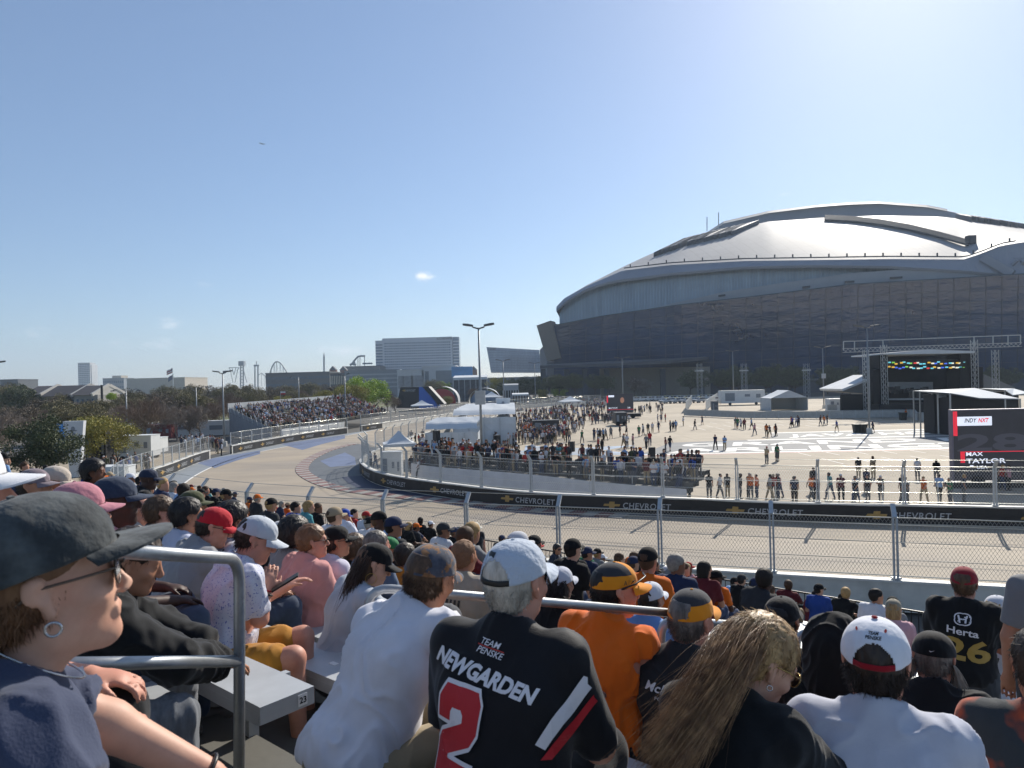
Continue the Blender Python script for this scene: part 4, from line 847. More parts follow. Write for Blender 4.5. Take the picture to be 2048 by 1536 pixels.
# ================================================================== PEOPLE: implicit surfaces meshed with surface nets
def vnoise(p, seed=0):
    """smooth value noise, p (N,3) -> about -1..1"""
    i = np.floor(p).astype(np.int64); f = p-i; f = f*f*(3-2*f); out = np.zeros(len(p))
    for dx in (0, 1):
        for dy in (0, 1):
            for dz in (0, 1):
                h = (i[:, 0]+dx)*374761393+(i[:, 1]+dy)*668265263+(i[:, 2]+dz)*2147483647+seed*1013904223
                h = (h ^ (h >> 13))*1274126177; h = (h ^ (h >> 16)) & 0xffff
                w = (f[:, 0] if dx else 1-f[:, 0])*(f[:, 1] if dy else 1-f[:, 1])*(f[:, 2] if dz else 1-f[:, 2]); out += w*(h/32767.5-1)
    return out
class Vol:
    def __init__(s, lo, hi, h):
        s.o = np.array(lo, float)-3*h; s.h = h; n = np.ceil((np.array(hi)-s.o)/h).astype(int)+4; s.n = n
        s.F = np.full(tuple(n), .5, np.float32)
    def blk(s, lo, hi, m):
        a = np.maximum(0, ((np.array(lo)-m-s.o)/s.h).astype(int)); b = np.minimum(s.n, ((np.array(hi)+m-s.o)/s.h).astype(int)+2)
        if (b <= a).any(): return None
        sl = tuple(slice(x, y) for x, y in zip(a, b)); ax = [s.o[k]+s.h*np.arange(a[k], b[k]) for k in range(3)]
        return sl, np.stack(np.meshgrid(*ax, indexing='ij'), -1).astype(np.float32)
    def join(s, sl, d, k):
        f = s.F[sl]; hh = np.maximum(k-np.abs(f-d), 0)/max(k, 1e-6); s.F[sl] = np.minimum(f, d)-hh*hh*k*.25
    def rc(s, a, b, ra, rb, k=.02):       # tapered capsule
        a = np.array(a, float); b = np.array(b, float); r = max(ra, rb); B = s.blk(np.minimum(a, b)-r, np.maximum(a, b)+r, k+2*s.h)
        if B is None: return s
        sl, p = B; ab = b-a; t = np.clip(((p-a)@ab)/max(ab@ab, 1e-9), 0, 1); d = np.linalg.norm(p-a-t[..., None]*ab, axis=-1)-(ra+(rb-ra)*t); s.join(sl, d, k); return s
    def ell(s, c, r, A=None, k=.02, sub=False):
        c = np.array(c, float); r = np.array(r, float); R_ = r.max(); B = s.blk(c-R_, c+R_, k+2*s.h)
        if B is None: return s
        sl, p = B; q = p-c
        if A is not None: q = q@np.array(A, float).T
        k0 = np.linalg.norm(q/r, axis=-1); k1 = np.linalg.norm(q/(r*r), axis=-1)+1e-9; d = k0*(k0-1)/k1
        if sub:
            f = s.F[sl]; hh = np.maximum(k-np.abs(f+d), 0)/max(k, 1e-6); s.F[sl] = np.maximum(f, -d)+hh*hh*k*.25
        else: s.join(sl, d, k)
        return s
    def cut(s, c, n, k=0):      # keep the side opposite n
        c = np.array(c, float); n = np.array(n, float); n = n/np.linalg.norm(n)
        X = [s.o[j]+s.h*np.arange(s.n[j]) for j in range(3)]
        d = (X[0]-c[0])[:, None, None]*n[0]+(X[1]-c[1])[None, :, None]*n[1]+(X[2]-c[2])[None, None, :]*n[2]; s.F = np.maximum(s.F, d.astype(np.float32)); return s
    def mesh(s):
        F = s.F; S = F < 0; n = np.array(S.shape)
        C = np.zeros(n-1, np.uint8); offs = [(i, j, k) for i in (0, 1) for j in (0, 1) for k in (0, 1)]
        for i, j, k in offs: C += S[i:n[0]-1+i, j:n[1]-1+j, k:n[2]-1+k]
        act = np.argwhere((C > 0) & (C < 8)); 
        if len(act) == 0: return np.zeros((0, 3)), np.zeros((0, 4), int)
        idx = np.full(tuple(n-1), -1, np.int64); idx[tuple(act.T)] = np.arange(len(act)); acc = np.zeros((len(act), 3)); cnt = np.zeros(len(act))
        for ax in range(3):
            o1, o2 = [k for k in range(3) if k != ax]
            for u in (0, 1):
                for v in (0, 1):
                    A = act.copy(); A[:, o1] += u; A[:, o2] += v; Bq = A.copy(); Bq[:, ax] += 1
                    fa = F[tuple(A.T)]; fb = F[tuple(Bq.T)]; m = (fa < 0) != (fb < 0); t = np.where(m, fa/np.where(m, fa-fb, 1), 0); P = A.astype(float); P[:, ax] += t
                    acc[m] += P[m]; cnt[m] += 1
        V = s.o+s.h*acc/cnt[:, None]; Q = []
        for ax in range(3):
            o1, o2 = (ax+1) % 3, (ax+2) % 3; sa = [slice(None)]*3; sb = [slice(None)]*3; sa[ax] = slice(0, n[ax]-1); sb[ax] = slice(1, n[ax])
            E = np.argwhere(S[tuple(sa)] != S[tuple(sb)]); E = E[(E[:, o1] > 0) & (E[:, o2] > 0) & (E[:, o1] < n[o1]-1) & (E[:, o2] < n[o2]-1)]
            if len(E) == 0: continue
            q = []
            for du, dv in ((1, 1), (0, 1), (0, 0), (1, 0)):
                c = E.copy(); c[:, o1] -= du; c[:, o2] -= dv; q.append(idx[tuple(c.T)])
            q = np.stack(q, 1); fl = ~S[tuple(E.T)]; q[fl] = q[fl][:, ::-1]; Q.append(q[(q >= 0).all(1)])
        return V, np.concatenate(Q)
def relax(V, Q, it=2, w=.5):
    V = V.copy(); e = np.concatenate([Q[:, [0, 1]], Q[:, [1, 2]], Q[:, [2, 3]], Q[:, [3, 0]]]); e = np.concatenate([e, e[:, ::-1]])
    for _ in range(it):
        a = np.zeros_like(V); c = np.bincount(e[:, 0], minlength=len(V))[:, None]
        for k in range(3): a[:, k] = np.bincount(e[:, 0], weights=V[e[:, 1], k], minlength=len(V))
        V += w*(a/np.maximum(c, 1)-V)
    return V
def vnormals(V, Q):
    n = np.cross(V[Q[:, 2]]-V[Q[:, 0]], V[Q[:, 3]]-V[Q[:, 1]]); N = np.zeros_like(V)
    for k in range(4):
        for c in range(3): N[:, c] += np.bincount(Q[:, k], weights=n[:, c], minlength=len(V))
    return N/(np.linalg.norm(N, axis=1)[:, None]+1e-12)
def vobj(name, vol, mat, parent, it=2, folds=0.0, fscale=12.5, fdir=(1, 1, .45), seed=0, fn=None, link_=True):
    V, Q = vol.mesh(); V = relax(V, Q, it)
    if folds:
        N = vnormals(V, Q); p = V*np.array(fdir)*fscale; wv = vnoise(p*.6+7, seed+5); q = p+wv[:, None]*1.3
        r = (1-np.abs(vnoise(q, seed)))**3.0-.25; r2 = vnoise(p*2.7, seed+9); V = V+N*((r*1.15+r2*.3)*folds)[:, None]
    if fn is not None: V = fn(V)
    me = meshdata(name, V, Q, mat, smooth=True)
    return link(name, me, parent) if link_ else me
def nrm(v): v = np.array(v, float); return v/np.linalg.norm(v)
def frame(yaw, pitch=0.0, roll=0.0):
    """columns: right, forward, up; yaw 0 faces +Y, clockwise positive; pitch > 0 tips forward/down"""
    m = Matrix.Rotation(-R(yaw), 3, 'Z') @ Matrix.Rotation(-R(pitch), 3, 'X') @ Matrix.Rotation(R(roll), 3, 'Y'); return np.array(m)
class Rig: pass
ARMS = {  # elbow and wrist relative to the shoulder: outward, forward, up (torso-yaw frame, not leaned)
 'lap': ((.07, .07, -.26), (-.02, .29, -.30)), 'knees': ((.05, .22, -.18), (-.10, .42, -.28)), 'side': ((.06, -.03, -.27), (.07, .05, -.50)),
 'fold': ((.06, .07, -.26), (-.20, .20, -.22)), 'phone': ((.04, .10, -.26), (-.04, .31, -.16)), 'face': ((.05, .16, -.22), (-.10, .20, .04)), 'reach': ((.12, .18, -.16), (.18, .42, -.20)), 'point': ((.08, .25, -.02), (.12, .5, .03))}
def rig(head, yaw=40, lean=8, side=0, hyaw=None, hpitch=0, hroll=0, arms=('lap', 'lap'), sit=True, build=1.0, sc_=1.0, stride=0, sh=1.0, neck_f=.03, twist=0, legyaw=None, splay=.07):
    """head = world position of the middle of the head; everything else follows"""
    g = Rig(); T = frame(yaw, lean, side); Y = frame(yaw+twist, lean*.9, side); Z = frame(yaw if legyaw is None else legyaw, 0, 0); H = frame(yaw if hyaw is None else hyaw, hpitch, hroll); g.T, g.H, g.Z, g.Y = T, H, Z, Y
    s = sc_; g.s = s; g.b = build; g.head = np.array(head[:], float); g.hb = g.head+H@np.array([0, -.015, -.085])*s
    g.neck = g.hb+T@np.array([0, -neck_f, -.058])*s; g.chest = g.neck+T@np.array([0, .012, -.16])*s; g.pel = g.neck+T@np.array([0, 0, -.50])*s
    g.sit = sit; g.J = {}
    for k, sg_ in enumerate((-1, 1)):
        shd = g.neck+Y@np.array([sg_*.162*sh*(.6+.4*build), 0, -.055])*s; a = arms[k]; e, w = ARMS[a] if isinstance(a, str) else (a if a[0] != 'abs' else (None, None))
        if a[0] == 'abs': E, Wr = np.array(a[1][:], float), np.array(a[2][:], float)
        fl = np.array([sg_, 1, 1])
        if a[0] != 'abs': E = shd+frame(yaw+twist, 0, 0)@(np.array(e)*fl)*s; Wr = shd+frame(yaw+twist, 0, 0)@(np.array(w)*fl)*s
        hip = g.pel+Z@np.array([sg_*.09*build, 0, -.02])*s
        if sit: kn = hip+Z@np.array([sg_*splay, .42, .05+.0*s])*s; an = kn+Z@np.array([0, .02, -.43])*s
        else:
            st = stride*sg_; kn = hip+Z@np.array([sg_*.015, .05+st*.16, -.43])*s; an = kn+Z@np.array([0, -.04+st*.10, -.41+abs(st)*.02])*s
        g.J[sg_] = (shd, E, Wr, hip, kn, an)
    return g
def hand(v, g, w, e, T, curl=.6, h=.006, fine=True):
    d = nrm(w-e); s = g.s; up = T@np.array([0, 0, 1.0]); x = nrm(np.cross(d, up)); u = np.cross(x, d); palm = w+d*.045*s
    v.ell(palm, (.040*s, .016*s+.004, .050*s), np.stack([x, u, d]), k=.015)
    L = (.070, .078, .072, .058) if fine else (.06, .065, .06, .05)
    for i in range(4):
        b = w+d*.078*s+x*(.030-.020*i)*s; p1 = b+nrm(d*math.cos(curl*.5)-u*math.sin(curl*.5))*L[i]*.45*s; p2 = p1+nrm(d*math.cos(curl*1.3)-u*math.sin(curl*1.3))*L[i]*.32*s; p3 = p2+nrm(d*math.cos(curl*2)-u*math.sin(curl*2))*L[i]*.25*s
        v.rc(b, p1, .0092*s, .0085*s, .006); v.rc(p1, p2, .0085*s, .0078*s, .003); v.rc(p2, p3, .0078*s, .0068*s, .003)
    sd = x; b = w+d*.03*s+sd*.030*s; p1 = b+nrm(d+sd*.9-u*.3)*.038*s; p2 = p1+nrm(d+sd*.1-u*.5)*.03*s; v.rc(b, p1, .013*s, .0105*s, .01); v.rc(p1, p2, .0105*s, .008*s, .003)
def headvol(v, g, fem=False, fine=True, jaw=1.0, beard=0):
    s = g.s; H = g.H; c = g.head
    P = lambda x, y, z: c+H@np.array([x, y, z])*s
    A = H.T
    v.ell(P(0, -.018, .03), (.076*s, .096*s, .086*s), A, .02); v.ell(P(0, .022, -.025), (.064*s, .068*s, .088*s), A, .03)
    v.rc(P(-.038*jaw, .0, -.070), P(0, .062, -.098), .026*s, .020*s, .03); v.rc(P(.038*jaw, .0, -.070), P(0, .062, -.098), .026*s, .020*s, .03)
    v.ell(P(0, .070, -.098), (.020*s, .015*s, .014*s), A, .015)
    if fine:
        v.rc(P(-.034, .076, .022), P(.034, .076, .022), .010*s, .010*s, .014)
        for q in (-1, 1):
            v.ell(P(q*.031, .096, .004), (.018*s, .016*s, .011*s), A, .012, sub=True); v.ell(P(q*.031, .078, .003), (.0125*s,)*3, A, .003)
            v.ell(P(q*.043, .058, -.028), (.022*s, .018*s, .016*s), A, .025)
            v.ell(P(q*.010, .100, -.036), (.009*s, .010*s, .007*s), A, .006)
        nf = .8 if fem else 1; v.rc(P(0, .084, .012), P(0, .103+.004*nf, -.028), .008*s*nf, .0110*s*nf, .009); v.ell(P(0, .105+.003*nf, -.030), (.010*s*nf, .009*s, .008*s), A, .005)
        v.rc(P(-.020, .082, -.060), P(.020, .082, -.060), .0075*s, .0075*s, .004); v.rc(P(-.008, .088, -.059), P(.008, .088, -.059), .0075*s, .0075*s, .004)
        v.rc(P(-.016, .083, -.071), P(.016, .083, -.071), .0085*s, .0085*s, .005)
    else: v.rc(P(0, .082, .010), P(0, .100, -.030), .009*s, .012*s, .01)
    for q in (-1, 1):
        E_ = frame(0, 0, 0); ax = np.stack([H@nrm([1, -.35*q*0+0, 0]), H@np.array([0, 1, 0]), H@np.array([0, 0, 1])])
        v.rc(P(q*.079, -.018, .016), P(q*.076, -.004, -.030), .0125*s, .0085*s, .006); v.ell(P(q*.084, -.022, .010), (.0065*s, .017*s, .024*s), A, .006)
        if fine: v.ell(P(q*.090, -.010, .004), (.008*s, .009*s, .015*s), A, .004, sub=True); v.ell(P(q*.077, -.004, -.032), (.006*s, .008*s, .010*s), A, .004)
    # neck
    v.rc(g.hb+H@np.array([0, -.005, .0])*s, g.neck+g.T@np.array([0, .0, -.03])*s, .054*s*(1 if not fem else .86)*(.75+.25*g.b), .060*s*(1 if not fem else .88)*(.7+.3*g.b), .03)
def torso(v, g, inf=0.0, k=.05, fem=False):
    s, b, T = g.s, g.b, g.T; A = T.T; B2 = (b-1)*.6+1; q = lambda x, y, z: g.neck+T@np.array([x, y, z])*s
    v.ell(q(0, .012, -.19), ((.165*b)*s+inf, (.118*B2)*s+inf, .17*s+inf), A, k)
    v.ell(q(0, .02+.03*(b-1), -.36), ((.150*b)*s+inf, (.115*b)*s+inf, .15*s+inf), A, k)
    i2 = inf*1.9; v.ell(q(0, .0, -.49), ((.158*(b*.7+.3))*s+i2, (.125*(b*.8+.2))*s+i2, .11*s+i2), A, k)
    for sg_ in (-1, 1):
        sh = g.J[sg_][0]; v.rc(q(sg_*.045, -.012, -.035), sh+T@np.array([-sg_*.01, 0, .012])*s, .050*s+inf, .052*s+inf, .04); v.ell(q(sg_*.085*b, -.035, -.15), (.075*s+inf, .07*s+inf, .10*s+inf), A, .04)
        if fem: v.ell(q(sg_*.07, .10, -.20), (.055*s+inf, .05*s+inf, .055*s+inf), A, .03)
def arm(v, g, sg_, inf=0.0, upto=2.0, k=.02):
    sh, E, Wr = g.J[sg_][:3]; s = g.s; m = (.75+.25*g.b)
    a = min(1, upto); v.rc(sh, sh+(E-sh)*a, .052*s*m+inf, (.052-.012*a)*s*m+inf, k)
    if upto > 1: t = upto-1; v.rc(E, E+(Wr-E)*t, .041*s*m+inf, (.041-.014*t)*s*m+inf, k)
def leg(v, g, sg_, inf=0.0, upto=2.0, k=.03):
    hip, kn, an = g.J[sg_][3:]; s = g.s; m = (.7+.3*g.b); a = min(1, upto); v.rc(hip, hip+(kn-hip)*a, .083*s*m+inf, (.083-.027*a)*s*m+inf, k)
    if upto > 1:
        t = upto-1; v.rc(kn, kn+(an-kn)*t, .056*s*m+inf, (.056-.020*t)*s*m+inf, k); 
        if t > .5 and inf < .02: c = kn+(an-kn)*.3-g.Z@np.array([0, .022, 0])*s; v.ell(c, (.045*s+inf, .045*s+inf, .10*s+inf), None, .03)
def bounds(g, pad=.12):
    P = [g.head, g.pel]+[j for sg_ in (-1, 1) for j in g.J[sg_]]; P = np.array(P); return P.min(0)-pad-.03, P.max(0)+pad+.03
def local(g, root_loc):      # shift the rig so that root_loc is the origin
    o = np.array(root_loc[:], float)
    for n in ('head', 'hb', 'neck', 'chest', 'pel'): setattr(g, n, getattr(g, n)-o)
    for k in g.J: g.J[k] = tuple(j-o for j in g.J[k])
    return g
def shoes_mb(g):
    out = []
    for sg_ in (-1, 1):
        an = g.J[sg_][5]; f = g.Z@np.array([0, 1, 0]); s = g.s; v = Vol(an-.2, an+.25, .010)
        v.rc(an+np.array([0, 0, -.045])*s, an+f*.13*s+np.array([0, 0, -.062])*s, .038*s, .034*s, .02); v.rc(an+np.array([0, 0, .0]), an+np.array([0, 0, -.05])*s, .042*s, .04*s, .02); v.cut(an+np.array([0, 0, -.088])*s, (0, 0, -1)); v.cut(an+np.array([0, 0, .03])*s, (0, 0, 1)); out.append(v)
    return out
# ---- hair, caps, glasses
def hairvol(g, h, style='short', thick=.010, low=-.062, front=.055, capped=False):
    s, H, c = g.s, g.H, g.head; P = lambda x, y, z: c+H@np.array([x, y, z])*s; v = Vol(c-.22*s, c+.22*s, h)
    A = H.T
    v.ell(P(0, -.022, .032), ((.078+thick)*s, (.098+thick)*s, (.088+thick)*s), A, .01); v.ell(P(0, -.040, -.015), ((.066+thick*.8)*s, (.066+thick)*s, (.075+thick*.3)*s), A, .02)
    if style == 'bob': v.ell(P(0, -.05, -.06), (.085*s, .07*s, .10*s), A, .03)
    if capped: v.cut(P(0, 0, .088 if thick < .006 else .062), H@np.array([0, 0, 1.0]))
    v.ell(P(0, .105, -.045), (.11*s, .115*s, .10*s), A, .01, sub=True)
    if style != 'bob':
        for q in (-1, 1): v.ell(P(q*.088, .012, -.022), (.030*s, .040*s, .045*s), A, .008, sub=True)
        v.cut(P(0, -.06, low), H@nrm([0, .45, -1]))
    else: v.cut(P(0, 0, -.14), H@np.array([0, 0, -1.0]))
    v.cut(P(0, front+.02, .055), H@nrm([0, 1, -.65])); return v
def hair_disp(amp, fs, seed, g):
    H = g.H; c = g.head
    def fn(V):
        d = V-c; N = d/(np.linalg.norm(d, axis=1)[:, None]+1e-9); q = (d@H)*np.array([1.6, .8, .55])*fs; n = vnoise(q, seed)+.5*vnoise(q*2.3, seed+3); return V+N*(n*amp)[:, None]
    return fn
def hairmat(name, col, col2=None):
    return M(name, col, rough=.5, var=.35, scale=22, two=col2 or col, tscale=40, tpos=(.42, .6), aniso=(1, 1, .16), bump=.12, bscale=90, spec=.4)
def cap_parts(g, parent, colm, brimm=None, back=False, yaw=0, tilt=0, lift=0.0, opening=True, strapm=None, flat=0.0, panels=None, backm=None, big=1.0, brim_len=.072, name='cap', lowband=None, button=True, res=1):
    s, c = g.s, g.head; H = g.H@np.array(Matrix.Rotation(-R(yaw+(180 if back else 0)), 3, 'Z'))@np.array(Matrix.Rotation(-R(tilt), 3, 'X'))
    oc = c+g.H@np.array([0, -.014, .0])*s; P = lambda x, y, z: Vector(oc+H@(np.array([x, y, z])*s))
    rx, ry, rz = .087*big, .107*big, .096*big; z0 = .028+lift; mb = MB(); n, m = (120, 34) if res else (32, 10); rows = []; K = m/14
    for i in range(m+1):
        t = i/m; r = []
        for k in range(n):
            a = 2*math.pi*k/n; ph = t*math.pi/2; cr = math.cos(ph)**.86; zz = z0+rz*math.sin(ph)**.95
            seam = 1-.010*max(0, 1-abs(((k/n*6) % 1)-.0)*14)-.010*max(0, 1-abs(((k/n*6) % 1)-1)*14)
            frt = 1+.05*max(0, math.sin(a))*math.sin(ph*1.5)
            x = rx*cr*math.cos(a)*seam; y = ry*cr*math.sin(a)*seam*frt; zz -= .012*(math.sin(a) < 0)*abs(math.sin(a))*(1-t)
            wr = .0022*math.sin(a*9+t*7)*math.sin(t*9+a*3)*(1-t)
            r.append(P(x*(1+wr*8), y*(1+wr*8), zz))
        rows.append(r)
    V = [v for r in rows for v in r]; F = []; mi = []
    for i in range(m):
        for k in range(n):
            a = 2*math.pi*(k+.5)/n; tt = (i+.5)/m
            da = (a-1.5*math.pi)
            if opening and abs(da) < .62 and i >= K*1.1 and (i+.3) < K*(5.6*math.sqrt(max(0, 1-(da/.62)**2))+.3): continue
            F.append((i*n+k, i*n+(k+1) % n, (i+1)*n+(k+1) % n, (i+1)*n+k))
            fr = math.sin(a); mm = 0
            if panels == 'front' and fr > .35: mm = 1
            if panels == 'lower' and tt < .38: mm = 1
            if panels == 'lowfront' and (tt < .34 or fr > .62): mm = 1
            if opening and i < K*1.1 and abs(da) < .62: mm = 2
            mi.append(mm)
    me = meshdata('crown', V, F, [colm, brimm or colm, strapm or brimm or colm], mi, True); bm = bmesh.new(); bm.from_mesh(me); bmesh.ops.remove_doubles(bm, verts=bm.verts, dist=1e-5); bmesh.ops.solidify(bm, geom=bm.faces, thickness=.0018); bm.to_mesh(me); bm.free()
    cp = link(name, me, parent)
    if button: mb = MB(); mb.ico(P(0, 0, z0+rz+.001), .007*s, 1, (1, 1, .6)); mb.build('button', brimm or colm, cp)
    g_ = []                        # brim
    nb_, nk_ = (9, 17) if res else (4, 8)
    for i in range(nb_):
        u = i/(nb_-1); r = []
        for k in range(nk_):
            w = -1+2*k/(nk_-1); a = math.pi/2-w*.98; bx = rx*.985*math.cos(a); by = ry*1.03*math.sin(a); L = brim_len*math.sqrt(max(0.02, 1-abs(w)**2.6)); x = bx*(1+u*.10); y = by+L*u; drop = -.010*u-(.022*(1-flat))*(x/.08)**2*u-.003; r.append((x, y, z0+.004+drop))
        g_.append(r)
    top = [[P(*q) for q in r] for r in g_]; bot = [[P(q[0], q[1], q[2]-.0045) for q in r] for r in g_]; mb = MB(); mb.grid(top); mb.grid([list(reversed(r)) for r in bot])
    mb.grid([top[-1], bot[-1]]); mb.grid([[r[0] for r in top], [r[0] for r in bot]]); mb.grid([[r[-1] for r in top], [r[-1] for r in bot]]); me_ = mb.build('brim', brimm or colm, cp, smooth=True); me_.data.set_sharp_from_angle(angle=R(50)) if hasattr(me_.data, 'set_sharp_from_angle') else None
    return cp
def glasses(g, parent, lens, frm, name='sunglasses'):
    s, H, c = g.s, g.H, g.head; P = lambda x, y, z: Vector(c+H@(np.array([x, y, z])*s)); mb = MB()
    for q in (-1, 1): mb.tube([P(q*.062, .088, .012), P(q*.081, .04, .014), P(q*.083, -.02, .012), P(q*.082, -.045, -.006)], .0022*s, 6)
    mb.tube([P(-.012, .104, .008), P(0, .108, .010), P(.012, .104, .008)], .002*s, 6)
    for q in (-1, 1):
        ring = [P(q*(.036+.027*math.cos(a)), .100-.010*abs(.036+.027*math.cos(a))/.06*1.2, .002+.020*math.sin(a)) for a in [k*math.pi/8 for k in range(17)]]; mb.tube(ring, .0019*s, 5, cap=False)
    f = mb.build(name, frm, parent, smooth=True); mb = MB()
    for q in (-1, 1): mb.extr([P(q*(.036+.0265*math.cos(a)), .100-.010*abs(.036+.0265*math.cos(a))/.06*1.2, .002+.0195*math.sin(a)) for a in [k*math.pi/8 for k in range(16)]], Vector(H@np.array([0, .0012, 0])))
    mb.build('lens', lens, f); return f
# ---- lettering laid on cloth
def decal(txtlist, target, g, parent, name='lettering', dirv=None, mat=None, cell=.02, frame_m=None, org=None, lift=.0055):
    """txtlist: (text or polygon, x, z, w, h, shear, bold, material index) in the back plane of the torso (x right as seen from behind, z up, metres from the neck)"""
    T = g.Y if frame_m is None else frame_m; X = T@np.array([1, 0, 0]); Yd = T@np.array([0, 1, 0]); Z = T@np.array([0, 0, 1]); o0 = g.neck if org is None else np.array(org)
    bm = bmesh.new(); bm.from_mesh(target.data); tree = BVHTree.FromBMesh(bm); bm.free()
    V = []; F = []; mi = []
    for e in txtlist:
        what, x, z, w, h, shear, bold, mm = e[:8]; rot = e[8] if len(e) > 8 else 0; ca, sa = math.cos(R(rot)), math.sin(R(rot))
        if isinstance(what, str): v2, f2, _ = text_mesh(what, shear, 1.0, bold); pts = [(a*w, b*h) for a, b in v2]
        else: pts = [(a*w, b*h) for a, b in what]; f2 = [tuple(range(len(pts)))]
        bm = bmesh.new(); vs = [bm.verts.new((a*ca-b*sa, a*sa+b*ca, 0)) for a, b in pts]
        for f in f2:
            try: bm.faces.new([vs[i] for i in f])
            except ValueError: pass
        for ax in (0, 1):
            ext = (w, h)[ax]*1.1+.1; k = -ext/2
            while k < ext/2:
                no = (1, 0, 0) if ax == 0 else (0, 1, 0); bmesh.ops.bisect_plane(bm, geom=bm.verts[:]+bm.edges[:]+bm.faces[:], plane_co=(k if ax == 0 else 0, k if ax else 0, 0), plane_no=no); k += cell
        bmesh.ops.triangulate(bm, faces=bm.faces); bm.verts.index_update(); n0 = len(V); ok = []
        for q in bm.verts:
            st = o0+X*(x+q.co.x)+Z*(z+q.co.y)-Yd*.6; hit = tree.ray_cast(Vector(st), Vector(Yd), 1.2)
            if hit[0] is None: V.append(st); ok.append(False)
            else: V.append(np.array(hit[0])-Yd*(lift+.0006*mm)); ok.append(True)
        for f in bm.faces:
            ids = [q.index for q in f.verts]
            if all(ok[i] for i in ids): F.append(tuple(i+n0 for i in ids)); mi.append(mm)
        bm.free()
    if not F: return None
    return link(name, meshdata(name, V, F, mat, mi), parent)
def skinmat(name, c, red='b5654f'): return M('skin_'+name, c, rough=.55, var=.07, scale=30, two=red, tscale=7, tpos=(.5, 1.1), spec=.35, bump=.03, bscale=300, sss=.0)
SK = {'fair': skinmat('fair', 'c79a83'), 'pink': skinmat('pink', 'c08b76'), 'tan': skinmat('tan', 'ac7a5f'), 'brown': skinmat('brown', '6d4634', '5a352a'), 'dark': skinmat('dark', '3f2a22', '382018'), 'olive': skinmat('olive', 'a67a60')}
def cloth(name, c, **kw):
    a = dict(rough=.85, var=.07, scale=6, bump=.07, bscale=260, sheen=.15, spec=.2); a.update(kw); return M('cloth_'+name, c, **a)
shoem = M('shoe_grey', '55524e', rough=.7, var=.15); strapb = M('black_plastic', '141414', rough=.45, var=0); lensm = M('dark_lens', '15171a', rough=.08, spec=.8, var=0)
def fuzz(g, ho, mat, seed, n, capped, L0):
    r = np.random.default_rng(seed); me = ho.data; V = np.zeros(len(me.vertices)*3, np.float32); N = V.copy(); me.vertices.foreach_get('co', V); me.vertices.foreach_get('normal', N); V = V.reshape(-1, 3); N = N.reshape(-1, 3)
    up = g.H@np.array([0, 0, 1.0]); fw = g.H@np.array([0, 1.0, 0]); z = (V-g.head)@up; ok = np.where((z < (.008 if capped else .2)))[0]; lst = r.choice(ok, min(len(ok), n*2))
    it = iter(lst)
    def f(r_):
        i = next(it); p = V[i]; nn = N[i]; d = nn*.35-up*.75-fw*.25*(1 if not capped else 0)+r_.normal(size=3)*.3; d /= np.linalg.norm(d)+1e-9; L = L0*r_.uniform(.6, 1.8); return [p-nn*.001, p+d*L*.5+nn*.001, p+d*L]
    strands(g, g.root, mat, len(lst), f, name='hair_tufts', r0=.0011, seed=seed, sides=3).parent = ho
